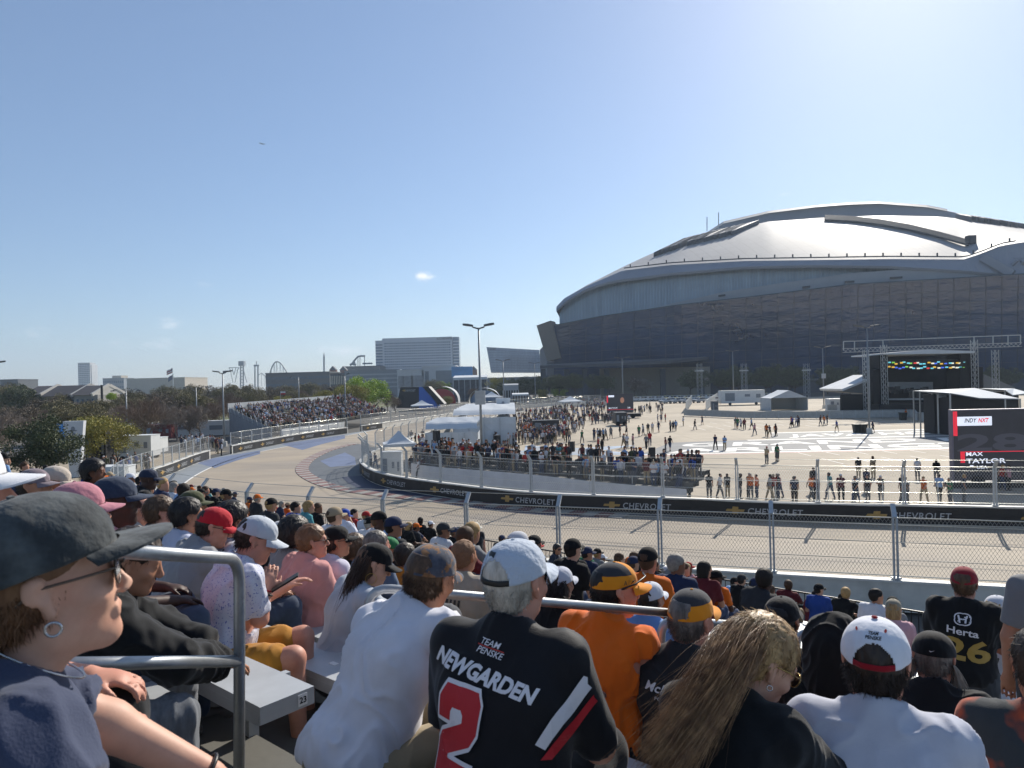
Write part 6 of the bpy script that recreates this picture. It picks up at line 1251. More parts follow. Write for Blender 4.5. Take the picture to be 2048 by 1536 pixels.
# woman in pink with shoulder strap
g = person('blond woman in a pink top with a black bag strap across her back', W(1787, 1218, 8.6), cloth('pink_top', 'c39aa3'), denim, 'fair', hb['blond'], hairstyle='bob', cap=dict(colm=cloth('cap_sand', '8f8877')), h=.012, yaw=40, hyaw=30, lean=8, fem=True, folds=.01, seed=27, sleeve=1.7)
small(lambda mb: mb.tube([Vector(g.neck+g.T@np.array([x, -.135+.4*x*x, z])) for x, z in ((-.13, -.0), (-.07, -.10), (.0, -.2), (.08, -.30), (.15, -.40))], .012, 6), 'bag_strap', strapb, g.shirt)
P = [  # label, px, py, D, shirt, trousers, skin, hair, options
 ('man in a grey t-shirt at the right edge, bare arm hanging down', 2120, 1112, 3.9, ('grey_tee', '77787a'), blackp, 'tan', 'dark', dict(sit=False, arms=('side', 'side'), yaw=35, hyaw=35, build=1.2)),
 ('blond woman in a white top standing between the number 26 shirt and the right edge', 1996, 1222, 5.6, ('white_b', 'c9ccd6'), denim, 'fair', 'blond', dict(yaw=50, hyaw=60, fem=True, hairstyle='bob', cap=('c8cad0', {}))),
 ('person in a charcoal and orange team shirt in the bottom right corner', 2088, 1330, 2.25, ('team_mix', '33383c'), blackp, 'tan', 'dark', dict(yaw=25, hyaw=30, build=1.2, two='c14f1f', h=.007)),
 ('person in a plain black cap behind the blond woman', 1566, 1240, 3.7, ('black_d', '1c1c1e'), blackp, 'tan', 'black', dict(yaw=40, hyaw=42, cap=('141518', dict(opening=False)))),
 ('man in a black jacket and grey jeans hunched on the bench numbered 24', 270, 1122, 2.75, ('jacket_black', '15171a'), greyj, 'tan', 'dark', dict(yaw=56, legyaw=66, hyaw=70, hpitch=20, lean=24, build=1.2, sleeve=1.85, shirt_inf=.03, folds=.016, h=.007, arms=('knees', 'knees'))),
 ('man in a white floral shirt, pale cap and mustard shorts reading his phone', 515, 1078, 3.85, ('floral', 'c9cbd8'), mustard, 'pink', 'dark', dict(yaw=52, legyaw=82, hyaw=76, hpitch=24, lean=16, build=1.15, two='4a5aa8', tscale=95, tpos=(.60, .62), cap=('b9bfc6', dict(opening=False)), pants_to=.74, h=.007, folds=.011, hthick=.014, splay=.05, sleeve=.85, arms=('phone', ('abs', W(520, 1238, 3.7), W(533, 1182, 3.75))), collar=1)),
 ('man in a grey t-shirt and bright red cap looking down to the right', 430, 1054, 4.5, ('grey_b', '84868a'), denim, 'pink', 'dark', dict(yaw=50, hyaw=72, hpitch=20, lean=26, build=1.25, cap=('b3202c', dict(opening=False)), glass=1, folds=.011, h=.007, sleeve=.9, arms=('knees', 'knees'))),
 ('heavy man in a salmon pink polo shirt with sunglasses looking right', 627, 1082, 5.2, ('salmon', 'c58a85'), denim, 'pink', 'ginger', dict(yaw=45, hyaw=70, lean=8, build=1.65, glass=1, collar=1, sleeve=.9, h=.008, folds=.009)),
 ('woman with long brown hair, black cap and gold hoop earring', 750, 1128, 4.25, ('palegrey', 'a5adb8'), denim, 'fair', 'brown', dict(yaw=58, hyaw=74, hpitch=24, lean=22, fem=True, cap=('141416', dict(opening=False)), hairstyle='bob', long=(702, 1225, 4.1), sleeve=1.7, h=.007, arms=('knees', 'knees'))),
 ('man in a tan t-shirt with dark lettering and cropped hair', 930, 1112, 5.15, ('tan_tee', '9f9484'), denim, 'tan', 'shaved', dict(yaw=30, hyaw=32, lean=6, build=1.15, hthick=.003)),
 ('man in a charcoal t-shirt half hidden behind the camouflage cap', 876, 1158, 4.2, ('char_tee', '4d4f53'), denim, 'tan', 'dark', dict(yaw=42, hyaw=50, lean=18, build=1.2)),
 ('woman with long dark hair in a black shirt with an orange number 5', 1122, 1168, 5.0, ('black_e', '17171a'), blackp, 'tan', 'dark', dict(yaw=30, hyaw=40, fem=True, hairstyle='bob', long=(1118, 1200, 4.9), cap=('b9bcc6', dict()))),
 ('person in a sky blue shirt and white cap behind the orange sleeveless shirt', 1303, 1198, 5.1, ('skyblue', '6f93c8'), blackp, 'tan', 'dark', dict(yaw=40, hyaw=46, lean=12, build=1.1, cap=('c6c9d0', dict(strapm=strapb)))),
 ('man in a white t-shirt and black cap right of the salmon polo shirt', 674, 1082, 5.6, ('white_c', 'c6c4d4'), denim, 'tan', 'dark', dict(yaw=50, hyaw=66, lean=10, build=1.15, cap=('151517', dict(opening=False)), glass=1)),
 ('person in a black t-shirt and white cap beyond the floral shirt', 564, 1072, 5.9, ('black_f', '1c1c1f'), blackp, 'tan', 'black', dict(yaw=48, hyaw=74, hpitch=16, lean=20, build=1.2, cap=('c4c7cb', dict(opening=False)))),
 ('person with bushy black curly hair left of the salmon polo shirt', 592, 1068, 5.5, ('grey_c', '7d7d80'), denim, 'brown', 'black', dict(yaw=46, hyaw=44, hthick=.035, hlow=-.11)),
 ('man with thick dark hair in a white shirt behind the dark cap brim', 378, 1030, 5.1, ('white_d', 'b4b9cc'), denim, 'tan', 'black', dict(yaw=50, hyaw=58, hthick=.016, build=1.15)),
 ('man with brown hair and trimmed sides between the bald man and the olive cap', 324, 1024, 5.4, ('navy_b', '3a4152'), denim, 'pink', 'brown', dict(yaw=48, hyaw=60, hthick=.014)),
 ('bald man with glasses in a beige shirt', 284, 1020, 6.2, ('beige', 'b0aaa2'), denim, 'pink', None, dict(yaw=52, hyaw=64, lean=18, glass=1, build=1.15)),
 ('person in an olive green cap and tan print shirt', 386, 1010, 6.0, ('tan_print', 'a79f90'), denim, 'tan', 'dark', dict(yaw=60, hyaw=80, cap=('4f5238', dict(opening=False)), hairstyle='bob', two='2b2826', tscale=14, tpos=(.62, .66))),
 ('man in a navy cap and pink shirt close behind the pink cap', 232, 1003, 3.45, ('pink_b', 'b9838c'), denim, 'dark', 'black', dict(yaw=55, hyaw=68, cap=('2e3a4e', dict(opening=False, flat=.4)), build=1.1)),
 ('person in a pink cap behind the dark washed cap', 158, 1024, 2.9, ('pink_c', 'b98a90'), denim, 'pink', 'blond', dict(yaw=55, hyaw=66, cap=('b77a85', dict(opening=False)))),
 ('person in a cream cap with pale pink print', 112, 965, 5.3, ('dark_b', '3a3030'), denim, 'tan', 'dark', dict(yaw=62, hyaw=78, hpitch=12, cap=('b9ada0', dict(opening=False)))),
 ('person in a multicoloured cap left of the cream cap', 70, 972, 5.0, ('dark_c', '33302f'), denim, 'tan', 'dark', dict(yaw=66, hyaw=84, cap=('7c7076', dict(opening=False)))),
 ('standing woman in black with big dark hair, seen in profile', 190, 944, 7.3, ('black_g', '151517'), blackp, 'brown', 'black', dict(yaw=68, hyaw=84, sit=False, hthick=.028, hlow=-.11, fem=True, arms=('lap', 'side'))),
 ('big man standing in a black t-shirt and dark blue cap', 298, 958, 8.6, ('black_h', '18181b'), blackp, 'dark', None, dict(yaw=58, hyaw=66, sit=False, arms=('side', 'side'), build=1.5, cap=('2a3347', dict(opening=False)), hpitch=10)),
 ('man with curly dark hair in a white printed shirt behind the red cap', 468, 1042, 4.7, ('white_e', 'b9bccb'), denim, 'tan', 'black', dict(yaw=48, hyaw=52, hthick=.024, build=1.1, two='222226', tscale=12, tpos=(.66, .68))),
 ('man with curly brown hair and dark collar behind the black cap', 712, 1096, 6.3, ('black_i', '202024'), denim, 'tan', 'brown', dict(yaw=46, hyaw=50, hthick=.02, glass=1)),
 ('grey-haired man in a denim blue shirt beyond the long brown hair', 756, 1090, 6.0, ('denim_shirt', '4e6078'), denim, 'pink', 'grey', dict(yaw=45, hyaw=56, build=1.3)),
 ('person in a green cap looking down', 778, 1098, 7.4, ('navy_c', '333c50'), denim, 'tan', 'dark', dict(yaw=52, hyaw=76, hpitch=22, cap=('2f7a4b', dict(opening=False)))),
 ('man in an amber orange top with short dark hair', 813, 1112, 6.6, ('amber', 'c87a28'), denim, 'pink', 'dark', dict(yaw=38, hyaw=44)),
 ('man in a white shirt and blue cap leaning his head on his hand', 690, 1030, 14.2, ('white_f', 'cccdd8'), denim, 'tan', None, dict(yaw=25, hyaw=62, hpitch=18, sit=False, arms=('side', 'face'), cap=('2b4aa0', dict()), sleeve=1.8, lean=14, build=1.2, h=.013)),
 ('standing man in a dark vest, white sleeves and pale bucket hat at the stair gate', 952, 1056, 17.0, ('vest', '23252a'), blackp, 'pink', None, dict(yaw=150, hyaw=120, sit=False, arms=('side', 'side'), hat='c9c5ba', build=1.3, h=.014, sleeve=.4)),
 ('standing woman with long dark hair in a navy shirt on the walkway', 1115, 1098, 16.6, ('navy_d', '2b3140'), blackp, 'tan', 'black', dict(yaw=120, hyaw=140, sit=False, arms=('side', 'side'), fem=True, hairstyle='bob', h=.014, glass=1)),
]
for (lb, px, py, D, (cn, cc), tr_, sk, hr, op) in P:
    op = dict(op); two = op.pop('two', None); lg_ = op.pop('long', None); cp_ = op.pop('cap', None); hat = op.pop('hat', None); kw = dict(h=.009)
    if op.get('glass') == 1: op['glass'] = strapb
    cm = cloth(cn, cc, **({'two': two, 'tscale': op.pop('tscale', 3.0), 'tpos': op.pop('tpos', (.45, .55))} if two else {}))
    if cp_: kw['cap'] = dict(colm=cloth('cap_'+cp_[0], cp_[0], bump=.15, bscale=40), **cp_[1])
    kw['seed'] = int(px) % 97; kw.update(op)
    g = person(lb, W(px, py, D), cm, tr_, sk, hb[hr] if hr else None, **kw)
    if hat:
        mb = MB(); pts = [(.0, .13), (.06, .125), (.09, .09), (.097, .045), (.15, .015), (.152, .010), (.096, .035), (.0, .035)]
        mb.grid([[Vector(g.head+g.H@np.array([r*math.cos(a), r*math.sin(a)*1.12-.012, z])) for r, z in pts] for a in [k*math.pi/12 for k in range(25)]]); mb.build('bucket_hat', cloth('hat_'+hat, hat), g.root, smooth=True)
    if lg_:
        e0 = np.array(W(*lg_)[:])-np.array(g.root.location[:]); sm = M('hair_strand_'+hr, {'brown': '3f2c20', 'dark': '241b17'}[hr], rough=.4, var=.3, scale=30)
        def lp(r):
            th = r.uniform(-1.3, 1.3); p = g.head+g.H@np.array([math.sin(th)*.085, -.02-math.cos(th)*.09, r.uniform(-.06, .05)]); e = e0+r.normal(size=3)*.035; m = p+(e-p)*.4+g.H@np.array([0, -.03, 0])+r.normal(size=3)*.015; T_ = np.linspace(0, 1, 12)[:, None]; return (1-T_)**2*p+2*(1-T_)*T_*m+T_**2*e
        strands(g, g.root, sm, 900, lp, r0=.0024, seed=7)
    if 'long brown hair, black cap' in lb: hoop(g, 1, .032, M('gold_ring', 'c8a864', rough=.3, metal=1, var=0), t=.0018)
    if 'white floral' in lb:
        hnd = g.J[1][2]; q = Vector(hnd+g.Z@np.array([.02, .10, .045])); mb = MB(); Rm = Matrix.Rotation(-R(75), 3, 'Z')@Matrix.Rotation(R(28), 3, 'X'); mb.box(q, (.072, .15, .009), (Rm@Vector((1, 0, 0)), Rm@Vector((0, 1, 0)), Rm@Vector((0, 0, 1))))
        ph = mb.build('smartphone', strapb, None); ph.location = g.root.location; tag(ph, 'black smartphone held by the man in the floral shirt', 'phone')
        d_ = nrm(g.J[1][2]-g.J[1][1]); x_ = nrm(np.cross(d_, [0, 0, 1])); u_ = np.cross(x_, d_)
        for k, cm_ in ((.0, redm), (-.02, strapb)): small(lambda mb: mb.tube([Vector(g.J[1][2]+d_*k+(x_*math.cos(a)+u_*math.sin(a))*.033) for a in [k2*math.pi/10 for k2 in range(21)]], .005, 6, cap=False), 'wristband', cm_, g.root)
    if 'tan t-shirt' in lb: decal([('FREEDOM', .0, -.10, .20, .026, 0, .01, 0), ('IIIII', .0, -.20, .16, .13, .1, .02, 0)], g.shirt, g, g.shirt, mat=[strapb], cell=.04)
    if 'number 5' in lb: decal([("O'WARD", .0, -.165, .17, .028, 0, .01, 1), ('5', .0, -.27, .10, .145, 0, .02, 0)], g.shirt, g, g.shirt, mat=[M('print_orange', 'c0692c', var=.05), tm[0]], cell=.04)
    if 'olive' in lb or 'curly dark' in lb: pass

# ================================================================== LIGHT POLES
mat_pole = M('pole_grey', '8c9093', rough=.5, metal=.5, var=.08); mat_lamp = M('lamp_head', '5c5f62', rough=.5, metal=.3, var=.1)
def lamp_post(label, px, top_y, base=None, D=None, heads=2, span=1.5, box=None, curly=False, foot=True, rz=0.0):
    p = G(px, base) if base else None
    if p is None: p = W(px, top_y, D); p.z = 0
    dep = p.y if D is None else D; zt = W(px, top_y, dep).z; root = empty('lamp_post', (p.x, p.y, 0), rz, label, 'lamp post'); mb = MB(); r = .09+.012*dep/60
    mb.tube([(0, 0, 0), (0, 0, zt*.5), (0, 0, zt)], [r*1.25, r, r*.7], 10); pl = mb.build('pole', mat_pole, root, smooth=True)
    if foot: mb = MB(); mb.tube([(0, 0, 0), (0, 0, .75)], .38, 16); mb.build('concrete_base', mat_conc, root)
    for q in ((-1, 1) if heads == 2 else (-1, 1, 0)):
        mb = MB()
        if curly: mb.tube(smoothpath([(0, 0, zt-1.0), (q*.9, 0, zt-.1), (q*1.7, 0, zt+.3), (q*2.2, 0, zt+.05)], 2), r*.4, 6); mb.box((q*2.2, 0, zt-.02), (.7, .35, .16))
        else:
            d = Vector((q, 0, 0)) if q else Vector((0, 1, 0)); mb.bar((0, 0, zt-.1), d*.5+Vector((0, 0, zt+.05)), .12); sd = Vector((-d.y, d.x, 0))
            P_ = [d*.45+sd*.12, d*.9+sd*.34, d*span*.95+sd*.30, d*(span+.18), d*span*.95-sd*.30, d*.9-sd*.34, d*.45-sd*.12]; mb.extr([x+Vector((0, 0, zt+.0+.16*x.length)) for x in P_], (0, 0, .17))
        mb.build('lamp_head', mat_lamp, root)
    if box: mb = MB(); z = W(px, box, dep).z; mb.box((0, -.25, z), (.85, .5, 1.15)); mb.build('control_box', M('box_grey', 'a9acae', rough=.6), root)
    return root
lamp_post('tall twin-headed lamp post rising from the crowd behind the inner fence in mid picture', 965, 655, base=962, span=1.15, box=795)
lamp_post('lamp post standing beside the black bins on the plaza', 1739, 655, base=867, span=1.7)
lamp_post('lamp post with a small camera box left of the stage', 1645, 696, D=171, span=1.9, box=752); lamp_post('distant lamp post in front of the middle of the stadium wall', 1465, 703, D=235, span=2.2, foot=False)
lamp_post('lamp post directly behind the small video screen', 1244, 717, D=191, span=2.0, foot=False); lamp_post('lamp post beside the outer fence at the end of the far grandstand', 449, 746, base=893, heads=3, span=1.3)
lamp_post('lamp post in front of the middle of the far grandstand', 692, 750, base=853, heads=2, span=1.0, foot=False); lamp_post('lamp post behind the back row of the far grandstand', 597, 755, D=190, span=1.0, foot=False, curly=True)
lamp_post('lamp post at the far left edge, its head showing at the frame', -4, 727, base=905, span=1.3); lamp_post('park lamp with two curled arms between the bare trees', 252, 781, D=120, curly=True, foot=False)
lamp_post('park lamp with curled arms behind the bare trees right of the white generator', 392, 775, D=140, curly=True, foot=False); lamp_post('distant lamp post right of the tall one, before the slanted glass building', 1006, 722, D=170, span=1.6, foot=False)
lamp_post('thin distant lamp post left of the stadium canopy', 1069, 727, D=260, span=2.0, foot=False)
mb = MB(); p = W(203, 760, 180); mb.tube([(p.x, p.y, 0), (p.x, p.y, W(203, 770, 180).z)], .28, 10); tag(mb.build('utility_pole', M('pole_black', '26272a', rough=.6)), 'plain dark utility pole right of the terraced houses', 'pole')
# ================================================================== TENTS, BANNERS, TRAILERS
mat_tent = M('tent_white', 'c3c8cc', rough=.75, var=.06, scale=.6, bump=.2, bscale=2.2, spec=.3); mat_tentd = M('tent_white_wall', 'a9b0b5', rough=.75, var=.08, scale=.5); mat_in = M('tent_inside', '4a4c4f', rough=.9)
def frame_tent(name, label, c, w, d, h, peak, rz=0, wall=True, open_front=True, back=0):
    root = empty(name, (c[0], c[1], back), R(rz), label, 'tent'); mb = MB(); n = 10; g = []
    for i in range(n+1):
        x = -w/2+w*i/n; z = h+(peak-h)*(1-abs(x)/(w/2))**1.15; g.append([Vector((x, -d/2, z)), Vector((x, 0, z-.03)), Vector((x, d/2, z))])
    mb.grid(g); mb.grid([[q-Vector((0, 0, .05)) for q in r] for r in g]); mb.build('canopy', mat_tent, root, recalc=False)
    mb = MB(); mb.extr([(-w/2, -d/2, h), (w/2, -d/2, h), (0, -d/2, peak)], (0, .04, 0)); mb.build('gable', mat_tent, root)
    for x in (-w/2, w/2):
        for y in (-d/2, d/2): mb = MB(); mb.bar((x, y, 0), (x, y, h), .12); mb.build('leg', mat_galv, root)
    if wall:
        mb = MB()
        for i in range(14):
            x0 = -w/2+w*i/14; x1 = x0+w/14
            if not open_front: mb.box(((x0+x1)/2, -d/2+.03*(i % 2), h*.5), (w/14, .05, h*.98))
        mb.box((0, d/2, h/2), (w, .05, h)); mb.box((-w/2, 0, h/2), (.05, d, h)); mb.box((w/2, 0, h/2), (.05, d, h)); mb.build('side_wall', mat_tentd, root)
    return root
def pop_tent(label, px, ytop, ybase, w, D=None, mat=None):
    p = G(px, ybase) if D is None else W(px, 780, D); p.z = 0; zt = W(px, ytop, p.y).z; root = empty('peaked_tent', tuple(p), R(12), label, 'tent'); h = zt*.62; mb = MB(); n = 16; g = []
    for i in range(9):
        t = i/8; s = (1-t)**1.0; z = h+(zt-h)*(1-(1-t)**.55) if False else h+(zt-h)*t**1.6; s = w/2*(1-t)+.04
        g.append([Vector((x*s, y*s, z)) for x, y in ((-1, -1), (0, -1.0), (1, -1), (1, 0), (1, 1), (0, 1), (-1, 1), (-1, 0))])
    mb.grid(g, wrap=True); mb.build('canopy', mat or mat_tent, root, recalc=False); mb = MB(); e = w/2+.04
    for a, b in (((-e, -e), (e, -e)), ((e, -e), (e, e)), ((e, e), (-e, e)), ((-e, e), (-e, -e))): mb.bar((*a, h-.14), (*b, h-.14), .03, .3)
    mb.build('valance', mat_tent, root)
    for x in (-w/2, w/2):
        for y in (-w/2, w/2): mb = MB(); mb.bar((x, y, 0), (x, y, h), .08); mb.build('leg', mat_galv, root)
    return root
pop_tent('small white peaked tent at the fence beside the low white hospitality tents', 799, 861, 926, 3.2)
pop_tent('white peaked tent at the far end of the plaza crowd left of the small screen', 1140, 792, 822, 6.0, D=205); pop_tent('white peaked tent on the far side of the track below the blue arched tent', 983, 783, 800, 7, D=262); pop_tent('small white peaked tent in front of the dark pavilion', 843, 800, 815, 6, D=205)
# hospitality tents: rows of curved white roofs on frames behind the skirted platform
def bubble_tent(label, x0, x1, yl, yt, D0, D1, n, walls=True):
    """run of n arched white bays between two depths"""
    a = W(x0, 800, D0); b = W(x1, 800, D0); zt = W((x0+x1)/2, yt, D0).z; w = b.x-a.x; L = (D1-D0)/n; root = empty('hospitality_tent', ((a.x+b.x)/2, D0, 0), 0, label, 'tent')
    for i in range(n):
        mb = MB(); y0 = i*L; g = []
        for j in range(9):
            u = j/8; z = zt*(.80+.20*math.sin(math.pi*min(1, u*.85+.06))) ; g.append([Vector((-w/2+w*k/8, y0+u*L*.96, z+.03*math.sin(k*2.1+i))) for k in range(9)])
        mb.grid(g); mb.grid([[Vector((-w/2+w*k/8+.02*math.sin(j), y0+.1*math.sin(k*1.3+j)*(1-j/4), zt*.76*(1-j/4)+.03*math.sin(k*2.1+i)*(1-j/4))) for k in range(9)] for j in range(5)]) if i == 0 else None
        mb.build('roof_bay', mat_tent, root, recalc=False)
    mb = MB()
    for x in (-w/2, w/2):
        mb.grid([[Vector((x, j*(D1-D0)/8, 0)), Vector((x, j*(D1-D0)/8, zt*.72))] for j in range(9)])
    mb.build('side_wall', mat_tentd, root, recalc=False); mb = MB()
    for k in range(5): x = -w/2+w*k/4; mb.bar((x, -.06, 0), (x, -.06, zt*.74), .10)
    mb.build('post', mat_galv, root); return root
bubble_tent('nearest white hospitality tent with a rippled front, left of the tall lamp post', 849, 953, 915, 844, 72, 84, 5)
bubble_tent('long white hospitality tent running behind the tall lamp post', 905, 1030, 860, 818, 95, 124, 6)
# arched and big tents over the track
def arch_tent(label, px, w, zt, D, mat, Lm, text=None, name='arched_tent'):
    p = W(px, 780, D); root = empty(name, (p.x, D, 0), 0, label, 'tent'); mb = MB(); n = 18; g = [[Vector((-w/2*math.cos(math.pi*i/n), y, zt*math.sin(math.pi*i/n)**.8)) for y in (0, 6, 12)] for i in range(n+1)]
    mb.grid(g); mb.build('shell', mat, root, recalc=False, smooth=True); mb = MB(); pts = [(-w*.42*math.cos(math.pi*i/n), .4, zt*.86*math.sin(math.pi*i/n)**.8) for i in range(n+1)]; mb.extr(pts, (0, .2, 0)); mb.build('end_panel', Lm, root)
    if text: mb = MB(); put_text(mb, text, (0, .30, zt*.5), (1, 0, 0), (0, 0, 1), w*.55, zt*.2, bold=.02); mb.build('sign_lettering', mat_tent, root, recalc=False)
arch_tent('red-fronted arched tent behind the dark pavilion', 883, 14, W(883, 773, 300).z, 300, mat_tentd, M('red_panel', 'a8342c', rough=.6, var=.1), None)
arch_tent('blue and white arched tent right of the red one', 968, 13, W(968, 776, 280).z, 280, mat_tent, M('blue_panel', '6f8196', rough=.5, var=.15))
# dark and blue sponsor pavilion
D = 232; o = W(835, 790, D); root = empty('sponsor_pavilion', (o.x, D, 0), 0, 'angular black and blue sponsor pavilion beyond the track', 'building'); o = root.location
def pg(pts, dy=0, z=0): return [Vector((W(x, y, D+dy).x-o.x, dy, max(0, W(x, y, D+dy).z))) for x, y in pts]
mb = MB(); mb.extr(pg([(792, 816), (801, 774), (838, 774), (838, 816)]), (0, 8, 0)); mb.build('dark_panel', M('panel_black', '2b2e33', rough=.5, var=.15), root)
mb = MB(); mb.extr(pg([(838, 816), (838, 774), (845, 774), (865, 797), (866, 816)], -.02), (0, 8, 0)); mb.extr(pg([(865, 797), (872, 805), (876, 816), (866, 816)], -.02), (0, 8, 0)); mb.build('blue_panel', M('panel_blue', '2f66c0', rough=.45, var=.15), root)
mb = MB(); mb.extr(pg([(844, 773), (857, 773), (889, 808), (876, 810), (866, 797), (862, 792)], -.3), (0, 8, 0)); mb.build('black_slash', M('panel_black2', '1a1b1e', rough=.5), root)
mb = MB(); c = pg([(820, 781)], -.1)[0]; put_text(mb, 'CHEVROLET', c, (1, 0, 0), (0, 0, 1), 3.6, .7, bold=.02); c = pg([(845, 796)], -.3)[0]
bt = [(-.5, -.16), (-.44, .16), (-.17, .16), (-.13, .5), (.17, .5), (.16, .16), (.5, .16), (.44, -.16), (.17, -.16), (.13, -.5), (-.17, -.5), (-.16, -.16)]
mb.build('sign_lettering', mat_bletter, root, recalc=False); mb = MB(); c = pg([(808, 781)], -.1)[0]; mb.extr([c+Vector((a*1.2, 0, b*.7)) for a, b in bt], (0, -.05, 0)); mb.build('emblem', mat_gold, root)
# roofed viewing stand, low sheds, long canopy
def shed(label, x0, x1, yt, yb, D, dep, roofm, bodym, name='viewing_stand', th=.6):
    a = W(x0, 780, D).x; b = W(x1, 780, D).x; zt = W((x0+x1)/2, yt, D).z; root = empty(name, ((a+b)/2, D, 0), 0, label, 'stand'); w = b-a; mb = MB(); mb.box((0, dep/2, zt*.45), (w*.96, dep, zt*.9)); mb.build('body', bodym, root)
    mb = MB(); mb.hexa([(-w/2, -1, zt*.9), (w/2, -1, zt*.9), (w/2, dep, zt), (-w/2, dep, zt), (-w/2, -1, zt*.9+th), (w/2, -1, zt*.9+th), (w/2, dep, zt+th), (-w/2, dep, zt+th)]); mb.build('roof', roofm, root); mb = MB()
    for k in range(7): x = -w/2+w*k/6; mb.bar((x, -.9, 0), (x, -.9, zt*.9), .25)
    mb.build('post', mat_galv, root)
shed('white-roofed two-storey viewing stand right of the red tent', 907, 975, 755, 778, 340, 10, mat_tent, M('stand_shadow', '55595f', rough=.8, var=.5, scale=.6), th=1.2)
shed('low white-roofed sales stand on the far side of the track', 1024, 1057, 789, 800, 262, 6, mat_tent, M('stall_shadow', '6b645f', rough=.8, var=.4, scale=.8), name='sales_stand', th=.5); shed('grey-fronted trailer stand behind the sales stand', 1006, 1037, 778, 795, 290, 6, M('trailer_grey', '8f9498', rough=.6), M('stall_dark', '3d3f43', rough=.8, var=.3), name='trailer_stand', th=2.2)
# white number 10 banners
def tall_banner(label, px, yt, yb, D, w, txt):
    p = W(px, 800, D); zt = W(px, yt, D).z; root = empty('banner_column', (p.x, D, 0), R(8), label, 'banner'); mb = MB(); mb.hexa([(-w*.22, -.25, 0), (w*.22, -.25, 0), (w*.22, .25, 0), (-w*.22, .25, 0), (-w*.5, -.3, zt), (w*.5, -.3, zt), (w*.5, .3, zt), (-w*.5, .3, zt)]); mb.build('panel', M('banner_white', 'c7cacd', rough=.7, var=.07, scale=1), root)
    mb = MB(); put_text(mb, txt, (w*.12, -.312, zt*.60), (1, 0, 0), (0, 0, 1), w*.42, zt*.2, bold=.03); mb.build('number', M('banner_ink', '3b3f45', rough=.7), root, recalc=False)
    mb = MB(); n = 14; mb.extr([(w*(-.02+.10*math.cos(2*math.pi*i/n)), -.32, zt*(.86+.045*math.sin(2*math.pi*i/n))) for i in range(n)], (0, .01, 0)); mb.extr([(-.24*w, -.32, zt*.84), (.18*w, -.32, zt*.84), (.14*w, -.32, zt*.82), (-.2*w, -.32, zt*.82)], (0, .012, 0)); mb.extr([(-.3*w, -.33, zt*.72), (-.1*w, -.33, zt*.8), (.08*w, -.33, zt*.79), (-.12*w, -.33, zt*.5), (-.24*w, -.33, zt*.5)], (0, .01, 0)); mb.build('figure_print', M('banner_print', '8c9197', rough=.7, var=.25, scale=2), root); return root
tall_banner('tall tapering white banner with the number 10 between the park trees', 148, 842, 925, 70, 1.9, '10'); tall_banner('tapering white number 10 banner standing in the plaza crowd by the tents', 1006, 796, 865, 118, 2.4, '10')
mb = MB(); mb.box((0, 0, 0), (2.6, .1, 3.0)); o_ = mb.build('blue_banner', M('banner_skyblue', '4c92d6', rough=.6, var=.1)); o_.location = W(133, 876, 73); tag(o_, 'bright blue banner half hidden behind the number 10 banner', 'banner')
def boxy(name, label, px, py, D, w, d, h, mat, cat, wheels=False, rz=0, z0=0.0, det=None):
    p = W(px, py, D); root = empty(name, (p.x, p.y, 0), R(rz), label, cat); mb = MB(); mb.box((0, 0, z0+h/2), (w, d, h)); mb.build('body', mat, root); mb = MB(); mb.box((0, 0, z0+h+.03), (w+.08, d+.08, .07)); mb.build('roof', mat, root)
    if wheels:
        for x in (-w*.3, w*.3): mb = MB(); mb.tube([(x, -d/2-.05, .4), (x, -d/2+.25, .4)], .4, 12); mb.build('wheel', M('tyre', '1c1c1d', rough=.9), root)
    mb = MB(); mb.box((-w*.3, -d/2-.02, z0+h*.5), (w*.22, .05, h*.62)); mb.box((w*.1, -d/2-.02, z0+h*.6), (w*.12, .05, h*.2)); mb.box((w*.35, -d/2-.02, z0+h*.55), (w*.1, .05, h*.3)); mb.build('panel', det or grey, root); return root
wht = M('painted_white', 'cfd1d0', rough=.5, var=.06, scale=1.5)
boxy('generator_trailer', 'white generator trailer behind the outer fence on the left', 276, 895, 84, 4.2, 2.2, 2.4, wht, 'trailer', True, z0=.7); boxy('generator_trailer', 'second white generator partly hidden right of the first', 305, 893, 90, 3, 2, 1.8, wht, 'trailer', True, z0=.6)
boxy('speaker_stack', 'black box stack under the yellow oak on the left', 200, 912, 77, 2.2, 1.6, 4.2, M('stack_black', '1d1e20', rough=.7, var=.2), 'equipment'); boxy('white_container', 'white container left of the standing woman in black', 222, 930, 60, 3.2, 1.8, 2.0, wht, 'container')
boxy('storage_wall', 'long white storage wall behind the bare trees', 340, 840, 128, 22, 2, 2.6, wht, 'container', rz=18); boxy('storage_wall', 'white container wall seen behind the dark oak on the left', 30, 800, 150, 22, 3, 3.2, wht, 'container'); boxy('lift_truck', 'dark red lift machine parked beside the bare tree', 322, 868, 118, 4.5, 2.2, 2.2, M('machine_red', '6e2c2c', rough=.6, var=.3), 'machine', True, z0=.5)
boxy('white_cabinet', 'white cabinet beside the small peaked tent at the fence', 784, 915, 60, 1.7, 1.1, 2.6, wht, 'cabinet')
boxy('office_trailer', 'long white office trailer behind the far plaza fence', 1483, 803, 205, 12.5, 3, 3.6, wht, 'trailer', True, z0=.6); boxy('shed', 'small dark portable toilet right of the ramp fence', 1429, 812, 165, 1.4, 1.4, 2.6, M('shed_blue', '3f4a57', rough=.6), 'cabin')
boxy('white_cabin', 'white cabin left of the stage backdrop', 1668, 800, 160, 3.0, 2.4, 2.6, wht, 'cabin')
